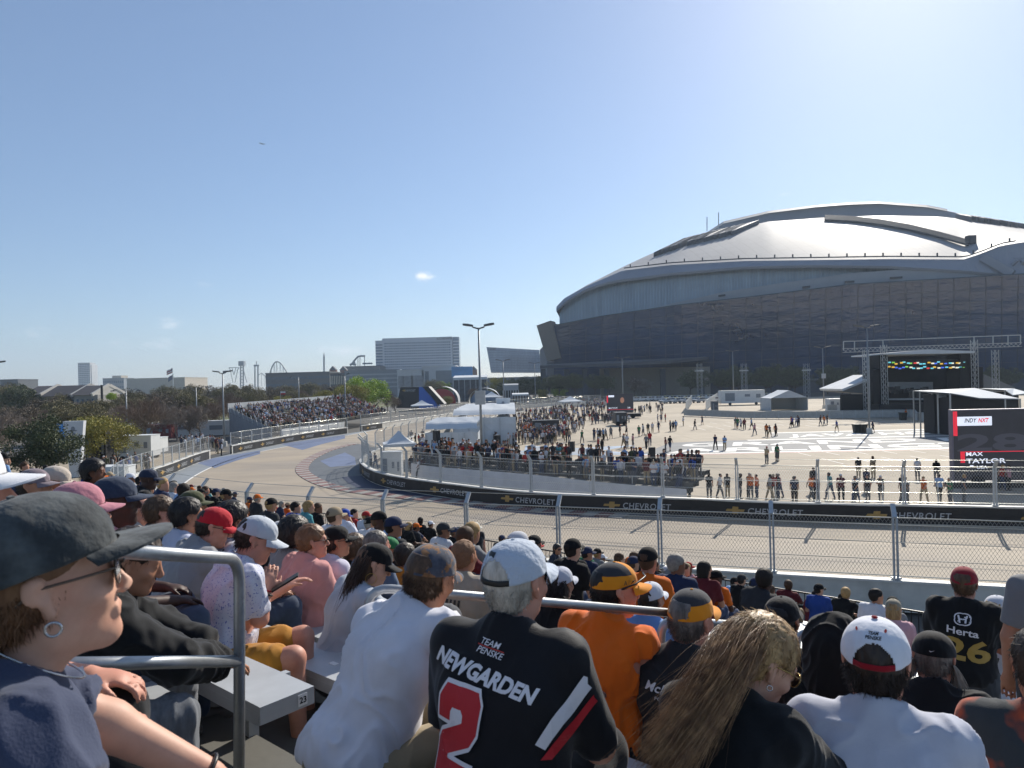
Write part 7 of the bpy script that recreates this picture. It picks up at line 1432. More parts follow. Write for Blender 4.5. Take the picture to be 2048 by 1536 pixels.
frame_tent('frame_tent', 'white gabled tent behind the plaza fence left of the stage', W(1567, 800, 170), 8.6, 7, 2.9, 4.7, open_front=True)
# loudspeakers on poles
for px, py, D, lb in ((1143, 893, 60, 'loudspeaker on a pole above the platform crowd, left of two in the middle'), (1304, 906, 52, 'loudspeaker on a pole above the platform crowd, right end'), (873, 871, 62, 'loudspeaker on a pole beside the nearest hospitality tent'), (994, 880, 62, 'loudspeaker on a pole right of the tall lamp post'), (1030, 806, 170, 'small distant loudspeaker on a pole over the track crowd'), (993, 809, 150, 'small loudspeaker beside the far number 10 banner')):
    p = W(px, py, D); root = empty('loudspeaker', (p.x, p.y, 0), R(rng.uniform(-40, 40)), lb, 'loudspeaker'); mb = MB(); mb.box((0, 0, p.z), (.5, .42, .85)); b_ = mb.build('cabinet', M('speaker_black', '17181a', rough=.7, var=.15), root); mb = MB(); mb.tube([(0, 0, 0), (0, 0, p.z-.4)], .035, 8); mb.build('pole', mat_pole, root); mb = MB(); mb.box((0, -.225, p.z), (.42, .03, .76)); mb.build('grille', M('grille', '2a2b2d', rough=.6), b_)
# ================================================================== PLATFORM WITH WHITE SKIRT BEHIND THE INNER FENCE
skl = smoothpath([W(822, 925, 64), W(855, 930, 61), W(922, 938, 58.5), W(1060, 948, 54), W(1206, 965, 48.5), W(1377, 980, 44.6)], 2); skl = [Vector((p.x, p.y, 0)) for p in skl]
root = empty('viewing_platform', tuple(skl[0]), 0, 'raised spectator platform with a white cloth skirt behind the inner fence', 'platform'); o = root.location.copy(); rs = resample(skl, .8)
mb = MB(); mb.grid([[p-o+Vector((.03*math.sin(i*1.7), .03*math.cos(i*1.3)-j*.10, 1.2-j*.4)) for j in range(4)] for i, p in enumerate(rs)]); mb.build('skirt', M('skirt_white', 'b9bcc2', rough=.7, var=.1, scale=1.2, bump=.3, bscale=1.5), root, recalc=False)
for k in range(4):
    mb = MB(); q1 = offset(rs, .1+k*.9); q2 = offset(rs, 1.0+k*.9); zz = 1.18+.28*k; mb.grid([[Vector((a.x, a.y, zz))-Vector((o.x, o.y, 0)), Vector((b.x, b.y, zz))-Vector((o.x, o.y, 0)), Vector((b.x, b.y, zz-.28))-Vector((o.x, o.y, 0)), Vector((a.x, a.y, zz-.28))-Vector((o.x, o.y, 0))] for a, b in zip(q1, q2)], wrap=True); mb.build('deck', mat_board, root)
picket('guard_railing', 'black railing along the front edge of the skirted spectator platform', [Vector((p.x, p.y, 1.18)) for p in resample(offset(skl, .15), 2.4)], 1.0, gap=.3)
picket('stair_railing', 'dark stair railing down from the right end of the spectator platform', [W(1379, 972, 46.5), W(1392, 985, 45.5), W(1412, 1000, 44.5)], 1.0, gap=.3)
# plastic crowd fencing on the plaza
def barrier_run(label, pts, h=1.1, mat=None):
    root = empty('crowd_barrier', tuple(pts[0]), 0, label, 'barrier'); o = Vector(pts[0]); P_ = resample([Vector(p) for p in pts], 2.2); mb = MB(); m2 = MB()
    for i, (a, b) in enumerate(zip(P_, P_[1:])):
        a = a-o; b = b-o; m2.bar(a, a+Vector((0, 0, h)), .06); mb.bar(a+Vector((0, 0, h*.52)), b+Vector((0, 0, h*.52)), .03, h*.85); m2.bar(a+Vector((0, 0, h)), b+Vector((0, 0, h)), .06)
    mb.build('panel', mat or M('barrier_cloth', 'a8a8a4', rough=.8, var=.15, scale=2), root); m2.build('frame', mat_galv, root)
gz = lambda x, y: G(x, y)
barrier_run('long pale cloth-covered barrier across the back of the plaza', [gz(1368, 832), gz(1500, 838), gz(1620, 838), gz(1830, 836), gz(1835, 843)], 1.5); barrier_run('second cloth barrier in front of the stage', [gz(1655, 822), gz(1830, 816), gz(1900, 822)], 1.4); barrier_run('short barrier pen left of the large screen', [gz(1830, 842), gz(1875, 846), gz(1905, 844)], 1.5)
barrier_run('ramp fence running away past the parked white vehicles', [gz(1372, 826), gz(1384, 806)], 2.6, mat_galv); barrier_run('second ramp fence beside the portable toilet', [gz(1412, 822), gz(1436, 800)], 2.6, mat_galv)
barrier_run('light fence between the inner fence and the platform', [gz(1120, 990), gz(1300, 1003), gz(1480, 1012), gz(1700, 1022), gz(2060, 1030)], 1.1, MATS['fence_wire']) if False else None
picket('crowd_fence', 'light steel crowd fence just behind the inner catch fence on the right', [G(1180, 1000), G(1390, 1010), G(1550, 1018), G(1750, 1022), G(2080, 1024)], 1.7, mat=mat_galv, gap=2.3, sec=3.0)
for k, px in enumerate((1713, 1727)):
    p = G(px, 866); root = empty('waste_bin', tuple(p), 0, ('left', 'right')[k]+' black wheeled bin at the foot of the lamp post', 'bin'); mb = MB(); mb.hexa([(-.32, -.32, 0), (.32, -.32, 0), (.32, .32, 0), (-.32, .32, 0), (-.42, -.42, 1.15), (.42, -.42, 1.15), (.42, .42, 1.15), (-.42, .42, 1.15)]); mb.build('body', M('bin_black', '1f2320', rough=.6), root); mb = MB(); mb.box((0, 0, 1.2), (.9, .9, .09)); mb.build('lid', M('bin_lid', '2d3330', rough=.6), root)
p = G(1806, 840); root = empty('waste_bin', tuple(p), 0, 'single dark bin on the plaza near the barrier pen', 'bin'); mb = MB(); mb.hexa([(-.4, -.4, 0), (.4, -.4, 0), (.4, .4, 0), (-.4, .4, 0), (-.5, -.5, 1.2), (.5, -.5, 1.2), (.5, .5, 1.2), (-.5, .5, 1.2)]); mb.build('body', MATS['bin_black'], root); mb = MB(); mb.box((0, 0, 1.25), (1.05, 1.05, .1)); mb.build('lid', MATS['bin_lid'], root)
# ================================================================== VIDEO SCREENS
scr = M('screen_dark', '24252c', rough=.4, var=.12, scale=1.5, emit=.55); scw = M('screen_white', 'd5dae6', rough=.5, var=0, emit=.75); scr_r = M('screen_red', 'd3283a', rough=.5, var=0, emit=.7); scg = M('screen_grey', '3a3b44', rough=.5, var=0, emit=.5); scf = M('screen_face', 'a5765f', rough=.5, var=.1, scale=3, emit=.4)
def panel_seams(): pass
sc0 = W(1905, 822, 50); sc1 = W(2330, 830, 48.5); zb = W(1905, 962, 50).z; zt = sc0.z; X = Vector((sc1.x-sc0.x, sc1.y-sc0.y, 0)); Wd = X.length; X.normalize(); Nn = Vector((X.y, -X.x, 0))
root = empty('video_screen', (sc0.x, sc0.y, 0), 0, 'large video screen on a trailer at the right edge showing a driver name', 'screen'); sp_ = lambda u, v, d=.02: X*u+Nn*d+Vector((0, 0, zb+(zt-zb)*v))
A3s = (X, Nn, Vector((0, 0, 1)))
mb = MB(); mb.box(sp_(Wd/2, .5, -.2), (Wd, .4, zt-zb), A3s); mb.build('display', scr, root)
mb = MB(); mb.box(sp_(Wd/2, 1, -.2)+Vector((0, 0, .04)), (Wd+.16, .5, .08), A3s); mb.box(sp_(-.04, .5, -.2), (.08, .5, zt-zb), A3s); mb.build('frame', M('screen_frame', '6e6a78', rough=.5, metal=.3), root)
mb = MB(); mb.box(sp_(Wd/2+.5, 0, -.3)-Vector((0, 0, .35)), (Wd+1.5, 1.6, .5), A3s); mb.build('trailer_bed', M('trailer_black', '1b1b1d', rough=.6), root)
for u in (1.5, 3.0, 9): mb = MB(); c = sp_(u, 0, .3); c.z = .4; mb.tube([c, c-Nn*.3], .4, 14); mb.build('wheel', M('tyre', '1c1c1d', rough=.9), root)
U = lambda px: (px-1905)/(2330-1905)*Wd*1.0; Vv = lambda py: 1-(py-822)/(962-822)
def srect(mb, x0, x1, y0, y1, d=.012): mb.box(sp_(U((x0+x1)/2), Vv((y0+y1)/2), d), (U(x1)-U(x0), .006, (y1-y0)/(962-822)*(zt-zb)), A3s)
mb = MB(); srect(mb, 1905, 1914, 823, 872); srect(mb, 1919, 1928, 905, 926); srect(mb, 1919, 2330, 903.5, 905); mb.build('graphic_red', scr_r, root)
mb = MB(); srect(mb, 1914, 1985, 834, 852); mb.build('graphic_white', scw, root)
mb = MB(); mb.m = 0; put_text(mb, 'INDY', sp_(U(1941.5), Vv(841.5), .018), X, (0, 0, 1), U(1930)-U(1905)+.02, .3, .25, .02); mb.m = 1; put_text(mb, 'NXT', sp_(U(1968), Vv(841.5), .018), X, (0, 0, 1), U(1927)-U(1905), .3, .25, .03); mb.build('lettering', [scr, scr_r], root, recalc=False)
mb = MB(); put_text(mb, 'MAX', sp_(U(1948), Vv(908.5), .014), X, (0, 0, 1), U(1940)-U(1905), .28, 0, .02); put_text(mb, 'TAYLOR', sp_(U(1971), Vv(922.5), .014), X, (0, 0, 1), U(1986)-U(1905), .34, 0, .02); put_text(mb, 'USA', sp_(U(1963), Vv(935), .014), X, (0, 0, 1), U(1927)-U(1905), .22, 0, .01); srect(mb, 1938, 1945, 931, 934); mb.build('name_lettering', scw, root, recalc=False)
mb = MB(); put_text(mb, '28', sp_(U(1985), Vv(886), .008), X, (0, 0, 1), U(2050)-U(1905), 1.25, 0, .03); mb.build('faint_number', scg, root, recalc=False)
D = 150; a = W(1213, 788, D); b = W(1266, 788, D); zt2 = a.z; zb2 = W(1240, 826, D).z; root = empty('video_screen', (a.x, D, 0), 0, 'small video screen on a truck in the middle of the plaza crowd', 'screen'); w = b.x-a.x
mb = MB(); mb.box((w/2, 0, (zt2+zb2)/2), (w, .4, zt2-zb2)); mb.build('display', scr, root); mb = MB(); mb.box((.12, -.22, (zt2+zb2)/2+.9), (.25, .04, 1.4)); mb.box((w/2, -.22, zb2+.75), (w, .04, .06)); mb.build('graphic_red', scr_r, root); mb = MB(); mb.box((.95, -.23, zt2-.5), (1.2, .04, .4)); put_text(mb, 'MAX TAYLOR', (1.3, -.24, zb2+1.1), (1, 0, 0), (0, 0, 1), 1.8, .3, 0, .01); put_text(mb, '28', (w-1.0, -.24, zb2+1.1), (1, 0, 0), (0, 0, 1), .6, .3); mb.build('graphic_white', scw, root, recalc=False)
mb = MB(); mb.ico((w*.58, -.2, (zt2+zb2)/2+.65), .62, 2, (.72, .1, 1)); mb.build('face_graphic', scf, root); mb = MB(); mb.box((w/2+.6, .6, zb2-.5), (w+1.8, 2.4, .7)); mb.build('truck_bed', MATS['trailer_black'], root)
for x in (.8, w-.2): mb = MB(); mb.tube([(x, -.6, .45), (x, -.2, .45)], .45, 12); mb.build('wheel', MATS['tyre'], root)
mb = MB()
# ================================================================== CONCERT STAGE
mat_truss = M('truss_silver', 'a9acae', rough=.4, metal=.7, var=.1); stg = empty('concert_stage', tuple(G(1850, 832)), 0, 'black concert stage with lighting trusses and towers in front of the stadium', 'stage'); o = stg.location.copy(); D0 = o.y
def spn(px, py, dd=0): return W(px, py, D0+dd)-o
def truss(mb, a, b, w=.5, n=None):
    a, b = Vector(a), Vector(b); L = (b-a).length; d = (b-a)/L; u = Vector((0, 0, 1)) if abs(d.z) < .8 else Vector((1, 0, 0)); s = d.cross(u).normalized()*w/2; t = d.cross(s).normalized()*w/2; cs = [s+t, s-t, -s-t, -s+t]
    for c in cs: mb.bar(a+c, b+c, .09)
    n = n or max(2, int(L/w/1.2))
    for i in range(n):
        p, q = a+d*(L*i/n), a+d*(L*(i+1)/n)
        for k in range(4): mb.bar(p+cs[k], q+cs[(k+1) % 4], .05)
mb = MB()
truss(mb, spn(1687, 701), spn(2041, 689), .7); mb.bar(spn(1687, 683), spn(2041, 670), .16)
for x, a, b in ((1687, 683, 701), (1709, 682, 700), (1766, 680, 698), (1948, 674, 692), (1986, 673, 691), (2016, 672, 690), (2041, 670, 689)): mb.bar(spn(x, a), spn(x, b), .14)
mb.build('header_truss', mat_truss, stg)
for x, t in ((1767, 690), (1948, 680), (1731, 700), (1990, 700)): mb = MB(); q = spn(x, t, .5); truss(mb, (q.x, q.y, -o.z), q, .8); mb.build('tower', mat_truss, stg)
mb = MB(); q = [spn(1775, 706, -1), spn(1857, 699, -1), spn(1949, 702, -1), spn(1949, 706, -1), spn(1775, 709, -1)]; mb.extr(q, (0, 14, 0)); mb.build('roof', mat_tent, stg)
black = M('stage_black', '17181b', rough=.85, var=.2, scale=.6)
mb = MB(); mb.extr([spn(1770, 706, 12), spn(1950, 704, 12), spn(1950, 830, 12), spn(1770, 830, 12)], (0, .5, 0)); mb.build('backdrop', black, stg)
for x0, x1, yt in ((1758, 1776, 710), (1920, 1940, 708), (1953, 1966, 734), (1746, 1762, 738)): mb = MB(); mb.extr([spn(x0, yt, 1), spn(x1, yt, 1), spn(x1, 832, 1), spn(x0, 832, 1)], (0, 4, 0)); mb.build('side_mask', black, stg)
None
mb = MB(); mb.extr([spn(1683, 789, 2), spn(1755, 789, 2), spn(1755, 830, 2), spn(1683, 830, 2)], (0, .6, 0)); mb.extr([spn(1758, 810, -2), spn(1955, 806, -2), spn(1955, 832, -2), spn(1758, 832, -2)], (0, 10, 0)); mb.build('stage_deck', black, stg)
mb = MB(); mb.extr([spn(1778, 764, 8), spn(1866, 764, 8), spn(1866, 778, 8), spn(1778, 778, 8)], (0, 1, 0)); mb.extr([spn(1777, 797, -2.2), spn(1870, 796, -2.2), spn(1870, 800, -2.2), spn(1777, 800, -2.2)], (0, .1, 0)); mb.build('riser', M('riser_grey', '8b8f92', rough=.6, var=.2, scale=.5), stg)
mb = MB(); r_ = random.Random(4)
for k in range(26): x = 1780+r_.random()*150; y = 776+r_.random()*16; mb.box(spn(x, y, 3+r_.random()*3), (.25+r_.random()*.8, .4, .3+r_.random()*.9))
mb.build('instruments', M('kit_dark', '2c2e33', rough=.5, metal=.3, var=.4), stg)
mb = MB()
for k in range(3): truss(mb, spn(1776, 722+k*6, 2+k*2.5), spn(1934, 720+k*6, 2+k*2.5), .4)
mb.build('lighting_truss', M('truss_black', '3a3c40', rough=.5, metal=.5), stg)
cols = [M('lamp_glow_'+n, c, emit=.7, var=0) for n, c in (('amber', 'e0b040'), ('cyan', '6fc8d8'), ('red', 'd84038'), ('green', '7fc050'), ('blue', '4a6ad8'), ('white', 'e8e4d0'))]
for k in range(44):
    x = 1780+154*(k % 22)/22+r_.uniform(-2, 2); y = 726+(k//22)*9+r_.uniform(-2, 2); mb = MB(); mb.box(spn(x, y, 1.2), (.34, .4, .26)); mb.build('spotlight', cols[r_.choice([0, 0, 1, 1, 2, 3, 4, 5])], stg)
mb = MB(); mb.extr([spn(1686, 776, 4), spn(1757, 752, 4), spn(1757, 789, 4), spn(1686, 784, 4)], (0, 8, 0)); mb.build('wing_tent', M('wing_grey', '77797a', rough=.8, var=.1), stg)
mb = MB(); mb.extr([spn(1684, 778, 3), spn(1757, 749, 3), spn(1759, 752, 3), spn(1686, 782, 3)], (0, 10, 0)); mb.build('wing_roof', mat_tent, stg)
mb = MB(); mb.extr([spn(1967, 748, 4), spn(2030, 775, 4), spn(2030, 790, 4), spn(1967, 790, 4)], (0, 8, 0)); mb.build('wing_tent', MATS['wing_grey'], stg)
# mixing tents right of the stage
def wtent(label, xl, xp, xr, yl, yp, yr, D, dep, yb):
    root = empty('mixing_tent', tuple(W(xp, yb, D)), 0, label, 'tent'); o = root.location.copy(); o2 = o; root.location.z = 0; o = Vector((o.x, o.y, 0)); f = lambda x, y, d: W(x, y, D+d)-o
    mb = MB(); A, B, C = f(xl, yl, 0), f(xp, yp, dep*.5), f(xr, yr, 0); F_ = f((xl+xr)/2-10, yl+10, -1.5); bk = Vector((0, dep, .2)); V = [A, F_, C, C+bk, A+bk, B]; mb.add(V, [(0, 1, 5), (1, 2, 5), (2, 3, 5), (3, 4, 5), (4, 0, 5)]); mb.add([v-Vector((0, 0, .12)) for v in V], [(0, 1, 5), (1, 2, 5), (2, 3, 5), (3, 4, 5), (4, 0, 5)]); mb.build('canopy', mat_tent, root, recalc=False)
    mb = MB(); mb.box(((A.x+C.x)/2+(C.x-A.x)*.08, dep*.65, A.z*.46), ((C.x-A.x)*.74, dep*.6, A.z*.92)); mb.build('body', M('tent_black_wall', '26272a', rough=.9, var=.15), root)
    for q in (A, C, A+bk, C+bk): mb = MB(); mb.bar((q.x, q.y, 0), (q.x, q.y, q.z), .14); mb.build('leg', mat_truss, root)
wtent('big white-canopied mixing tent behind the large screen', 1900, 1950, 2040, 786, 776, 797, 88, 8, 835); wtent('small white canopy left of the big mixing tent', 1875, 1888, 1900, 784, 783, 790, 92, 4, 830); wtent('white canopy at the right edge behind the mixing tent', 2010, 2028, 2060, 780, 777, 786, 104, 6, 830)
for k, px in enumerate((1400, 1489, 1614)):
    p = W(px, 790, 262); root = empty('ladder_tower', (p.x, p.y, 0), 0, 'steel ladder-like light tower %s' % ('right of the canopy', 'in front of the middle of the wall', 'right of the middle, before the dark trees')[k], 'tower'); z = W(px, 727, 262).z; mb = MB(); truss(mb, (0, 0, 0), (0, 0, z), 1.6, 9); mb.build('mast', mat_truss, root); mb = MB(); mb.box((0, 0, z*.8), (3.2, .4, .5)); mb.build('arm', mat_truss, root)
# ================================================================== VEHICLES
def suv():
    root = empty('parked_suv', (0, 0, 0)); wb = M('car_white', 'c9cbcc', rough=.25, var=.04, spec=.6); mb = MB()
    prof = [(-2.45, .45), (-2.5, .95), (-2.4, 1.12), (-1.35, 1.22), (-.75, 1.78), (2.1, 1.82), (2.45, 1.2), (2.5, .5)]
    mb.extr([(x, -.95, z) for x, z in prof], (0, 1.9, 0)); mb.build('body', wb, root); mb = MB()
    for y in (-.965, .965): mb.box((-.02, y, 1.46), (.9, .03, .44)); mb.box((1.05, y, 1.46), (.95, .03, .44)); mb.box((1.9, y, 1.46), (.5, .03, .40))
    mb.hexa([(-1.30, -.8, 1.26), (-1.24, -.8, 1.26), (-1.24, .8, 1.26), (-1.30, .8, 1.26), (-.84, -.75, 1.74), (-.78, -.75, 1.74), (-.78, .75, 1.74), (-.84, .75, 1.74)]); mb.build('window', M('car_glass', '1d242b', rough=.1, spec=.8), root)
    for x in (-1.55, 1.55):
        for y in (-.9, .72):
            mb = MB(); mb.tube([(x, y-.06, .38), (x, y+.24, .38)], .38, 14); w = mb.build('wheel', MATS['tyre'], root); mb = MB(); mb.tube([(x, y-.08, .38), (x, y-.05, .38)], .2, 10); mb.build('rim', mat_galv, w)
    for y in (-.65, .65): mb = MB(); mb.box((-2.5, y, .92), (.06, .4, .18)); mb.build('headlight', M('headlight', 'd8d8d0', rough=.2), root)
    mb = MB(); mb.box((-2.52, 0, .72), (.05, 1.2, .3)); mb.build('grille', MATS['car_glass'], root); mb = MB(); mb.box((.5, 0, 1.9), (.3, 1.1, .12)); mb.build('light_bar', M('bar_yellow', 'c2b43a', rough=.4), root); return root
s0 = suv(); KIDS.clear()
k = 0
for i, px in enumerate((1331, 1350, 1369, 1397, 1425)):
    o_ = s0 if k == 0 else copy_tree(s0); k += 1; p = W(px, 790, 232); o_.location = (p.x, p.y, 0); o_.rotation_euler = (0, 0, R(38)); tag(o_, ordw(i+1)+' white utility vehicle from the left in the front row facing the plaza', 'car', 'white vehicles in the front parked row')
for i in range(24):
    px = 1226+i*14.5; o_ = copy_tree(s0); p = W(px, 790, 262); o_.location = (p.x, p.y, 0); o_.rotation_euler = (0, 0, R(8)+rng.uniform(-.1, .1)); tag(o_, ordw(i+1)+' white vehicle from the left in the long row at the foot of the stadium', 'car', 'white vehicles in the long row by the stadium')
boxy('dark_van', 'dark van parked in front of the small video screen', 1239, 822, 128, 2.0, 3.8, 2.0, M('van_dark', '2b2f35', rough=.4), 'van', True, z0=.3); boxy('utility_cart', 'dark utility cart surrounded by the plaza crowd', 1091, 845, 112, 4.2, 2, 1.7, M('cart_dark', '2d2e31', rough=.5, var=.3), 'vehicle', True, z0=.4)
# ================================================================== FAR GRANDSTAND
FL, FR = W(541, 852, 108), W(772, 818, 158); FL.z, FR.z = 2.1, 2.4; BLp, BRp = W(458, 809, 126), W(703, 788, 172); BLp.z, BRp.z = 4.7, 5.3
root = empty('far_grandstand', (FL.x, FL.y, 0), 0, 'large temporary grandstand with yellow-lit benches beyond the outer track wall', 'grandstand'); o = root.location.copy(); NR = 13
mb = MB(); m2 = MB()
for i in range(NR):
    t = i/(NR-1); a = FL.lerp(BLp, t)-o; b = FR.lerp(BRp, t)-o; d = (BLp-FL); d.z = 0; d.normalize(); mb.bar(a, b, .3, .06); m2.bar(a+d*.45-Vector((0, 0, .4)), b+d*.45-Vector((0, 0, .4)), .6, .05); m2.bar(a+d*.2-Vector((0, 0, .5)), b+d*.2-Vector((0, 0, .5)), .04, .3)
mb.build('bench_rows', M('bench_pale', 'b9bdb0', rough=.4, metal=.3, var=.1), root); m2.build('deck', mat_board, root)
mb = MB(); A, B = BLp-o+Vector((-.3, .3, .0)), BRp-o+Vector((-.3, .3, 0)); mb.extr([A-Vector((0, 0, .5)), B-Vector((0, 0, .5)), B+Vector((0, 0, 1.1)), A+Vector((0, 0, 1.1))], (-.1, .05, 0)); mb.build('back_panel', M('back_panel', 'b4b7b9', rough=.7, var=.12, scale=1), root)
mb = MB(); A, B = FL-o, BLp-o; mb.extr([Vector((A.x, A.y, 0)), Vector((B.x, B.y, 0)), B+Vector((0, 0, .4)), A+Vector((0, 0, .1))], (.0, -.08, 0)); mb.build('side_panel', M('side_panel_grey', '85898f', rough=.7, var=.12, scale=.8), root)
mb = MB()
for k in range(9): q = A.lerp(B, (k+.5)/9); mb.bar(q+Vector((.05, -.15, -.4)), q+Vector((-.3, -.15, .9)), .06); mb.bar(q+Vector((.05, -.15, -.6)), Vector((q.x+.6, q.y-.15, .2)), .05)
mb.build('side_bracing', mat_galv, root)

# ================================================================== THE REST OF THE CROWD
CL = M('crowd_cloth', (.5, .5, .5), rough=.85, var=.10, scale=5, objcol=True, spec=.2, bump=.1, bscale=40); CS = M('crowd_skin', (.5, .4, .3), rough=.6, var=.05, objcol=True, spec=.3); CH = M('crowd_hair', (.1, .1, .1), rough=.7, var=.3, scale=20, objcol=True, spec=.3)
SK['crowd'] = CS
def template(h, **kw):
    cap_ = kw.pop('capped', False); g = person('x', (0, 0, 0), CL, CL, 'crowd', None if kw.pop('bald', False) else CH, cap=dict(colm=CL, opening=kw.pop('opening', False), button=False, res=0) if cap_ else None, h=h, fine=False, folds=.012 if h < .03 else 0, yaw=0, hh=max(h*.7, .015), **kw)
    g.root.location = (0, 0, 0); hz = g.head[2]; g.root['_h'] = 0; del g.root['_h']; return [g.root, float(g.head[0]), float(g.head[1]), float(hz)]
TS = [template(.022, capped=True), template(.022, hyaw=35, capped=True), template(.022, hyaw=-20, lean=20, arms=('knees', 'knees')), template(.022, hyaw=25, hairstyle='bob', fem=True, lean=14), template(.022, hyaw=10, capped=True, opening=True, lean=12, build=1.25), template(.022, hyaw=45, lean=6, build=1.2)]
TT = [template(.024, sit=False, arms=('side', 'side'), lean=3), template(.024, sit=False, arms=('fold', 'fold'), capped=True, lean=3, build=1.15), template(.024, sit=False, arms=('phone', 'side'), hairstyle='bob', fem=True, lean=4), template(.024, sit=False, arms=('side', 'lap'), hyaw=40, capped=True, lean=4, build=1.2)]
TW = [template(.03, sit=False, arms=(((.05, .12, -.26), (.03, .28, -.42)), ((.05, -.14, -.25), (.05, -.20, -.48))), stride=.9, lean=5), template(.03, sit=False, arms=(((.05, -.12, -.26), (.03, -.18, -.48)), ((.05, .10, -.25), (.05, .22, -.42))), stride=-.9, lean=5, capped=True, pants_to=1.05), template(.03, sit=False, arms=('side', 'side'), stride=.5, lean=4, hairstyle='bob', fem=True, pants_to=1.05)]
for T_ in TS+TT+TW: KIDS[T_[0].name] = [x for x in sc.objects if x.parent == T_[0]]
for T_ in TS+TT+TW:
    for c in list(KIDS[T_[0].name]): KIDS[c.name] = [x for x in sc.objects if x.parent == c]
COL = {'black': '17181a', 'charcoal': '333538', 'grey': '77797c', 'white': 'c6c7cc', 'navy': '27304a', 'royal blue': '2d4c96', 'sky blue': '7f9fc6', 'red': '9e2b2b', 'maroon': '5c2228', 'orange': 'c8641f', 'olive': '50543a', 'tan': 'a3937a', 'pink': 'c08f95', 'green': '2e6a48', 'teal': '4f8b90', 'lime': 'a0b83a'}
TRC = {'blue jeans': '3a4660', 'black trousers': '1b1c1f', 'khaki trousers': '94866c', 'grey trousers': '5c5e62'}
SKC = ['b98a72', 'a87a60', 'c39a80', '7a5440', '4a3228', 'b07f68']; HC = {'dark': '1f1a17', 'brown': '4a3626', 'blond': '9c7f54', 'grey': '8a857d'}
WT = ['black']*9+['charcoal']*4+['grey']*4+['white']*6+['navy']*4+['royal blue']*2+['sky blue']*2+['red']*2+['maroon', 'orange', 'olive', 'tan', 'pink', 'green', 'teal']
seen = {}
cr = random.Random(77)
def hexa(c, j=.0): r = lin(c); k = 1+cr.uniform(-.12, .12); return (r[0]*k, r[1]*k, r[2]*k, 1)
usedT = set()
def put(T_, loc, yaw, where, pose, group, shirt=None, s=None, capc=None):
    r0, hx, hy, hz = T_; first = r0.name not in usedT; usedT.add(r0.name); kids = KIDS[r0.name]
    nm = [k.name.split('.')[0] for k in kids]; hat = 'cap' in nm
    for _ in range(60):
        sh = shirt or cr.choice(WT); tr_ = cr.choice(list(TRC)); hc = cr.choice(['dark', 'dark', 'dark', 'brown', 'brown', 'blond', 'grey']); cc = capc or cr.choice(['black', 'white', 'black', 'navy', 'black', 'red', 'white', 'tan', 'orange', 'navy', 'charcoal']); head = (cc+' cap') if hat else (hc+' hair')
        long_ = 'long ' if (r0 in (TS[3][0], TT[2][0], TW[2][0]) and not hat) else ''
        lab = '%s person, %s top, %s, %s%s, %s' % (pose, sh, tr_.split()[0]+('' if 'jeans' not in tr_ else ' jeans'), long_, head, where)
        if not ('jeans' in tr_): lab = lab.replace(', '+tr_.split()[0]+',', ', '+tr_.split()[0]+' legwear,')
        if lab not in seen: break
    seen[lab] = 1
    skc = hexa(cr.choice(SKC)); cmap = {'body': skc, 'shirt': hexa(COL[sh]), 'trousers': hexa(TRC[tr_]), 'shorts': hexa(TRC[tr_]), 'hair': hexa(HC[hc]), 'cap': hexa(COL[cc]), 'shoe': (.06, .06, .06, 1), 'brim': hexa(COL[cc])}
    root = r0 if first else r0.copy()
    if not first: sc.collection.objects.link(root)
    root.location = loc; root.rotation_euler = (0, 0, -R(yaw)); ss = s or cr.uniform(.94, 1.05); root.scale = (ss, ss, ss); tag(root, lab, 'person', group)
    for k, n in zip(kids, nm):
        c = k if first else k.copy()
        if not first: sc.collection.objects.link(c); c.parent = root
        c.color = cmap.get(n, (.2, .2, .2, 1))
        for k2 in KIDS.get(k.name, []):
            c2 = k2 if first else k2.copy()
            if not first: sc.collection.objects.link(c2); c2.parent = c
            c2.color = cmap['cap']
    return root
nput = 0
# -- near grandstand, rows behind the first few (heads at seat height)
hero_px = [(120, 1160, 1.1)]+[(p[1], p[2], p[3]) for p in P]+[(862, 1155, 2.5), (1034, 1152, 2), (1236, 1180, 2.75), (1384, 1235, 2.85), (1522, 1322, 1.92), (1672, 1300, 2.95), (1752, 1322, 1.92), (1868, 1318, 3), (1930, 1168, 5), (1787, 1218, 8.6)]
hero_w = [W(*h) for h in hero_px]
rowname = lambda i: 'row %d up from the walkway' % (25-i)
cand = []
for i in range(6, 24):
    s = 1.22+.6*i-.13
    for j in range(-18, 60):
        t = j*.56+.1*(i % 2)
        if 1.7 < t < 2.75 or 9.5 < t < 10.5 or t > 31: continue
        p = ST(s, t, seat_z(s)+.74); v = p-Vector((0, 0, CAM_H)); dpt = v.dot(_f)
        if dpt < (7.2 if t < 1 else 5.2): continue
        x = 1024+FPX*v.dot(_r)/dpt; y = 768-FPX*v.dot(_u)/dpt
        if -30 < x < 2075 and min((p-h).length for h in hero_w) > .5: cand.append((i, s, t, x, dpt))
cr.shuffle(cand); take = []
for c_ in cand:
    pr = .85 if c_[0] > 8 else .45
    if c_[3] > 1500: pr *= .75
    if c_[3] < 300: pr *= .5
    if cr.random() < pr*max(.15, 1-max(0, c_[4]-9)/26): take.append(c_)
take = take[:100]
order = ['far left', 'left block', 'curved handrail', 'beyond grey cap', 'beyond orange shirt', 'beyond orange band', 'by hooded figure', 'right end']
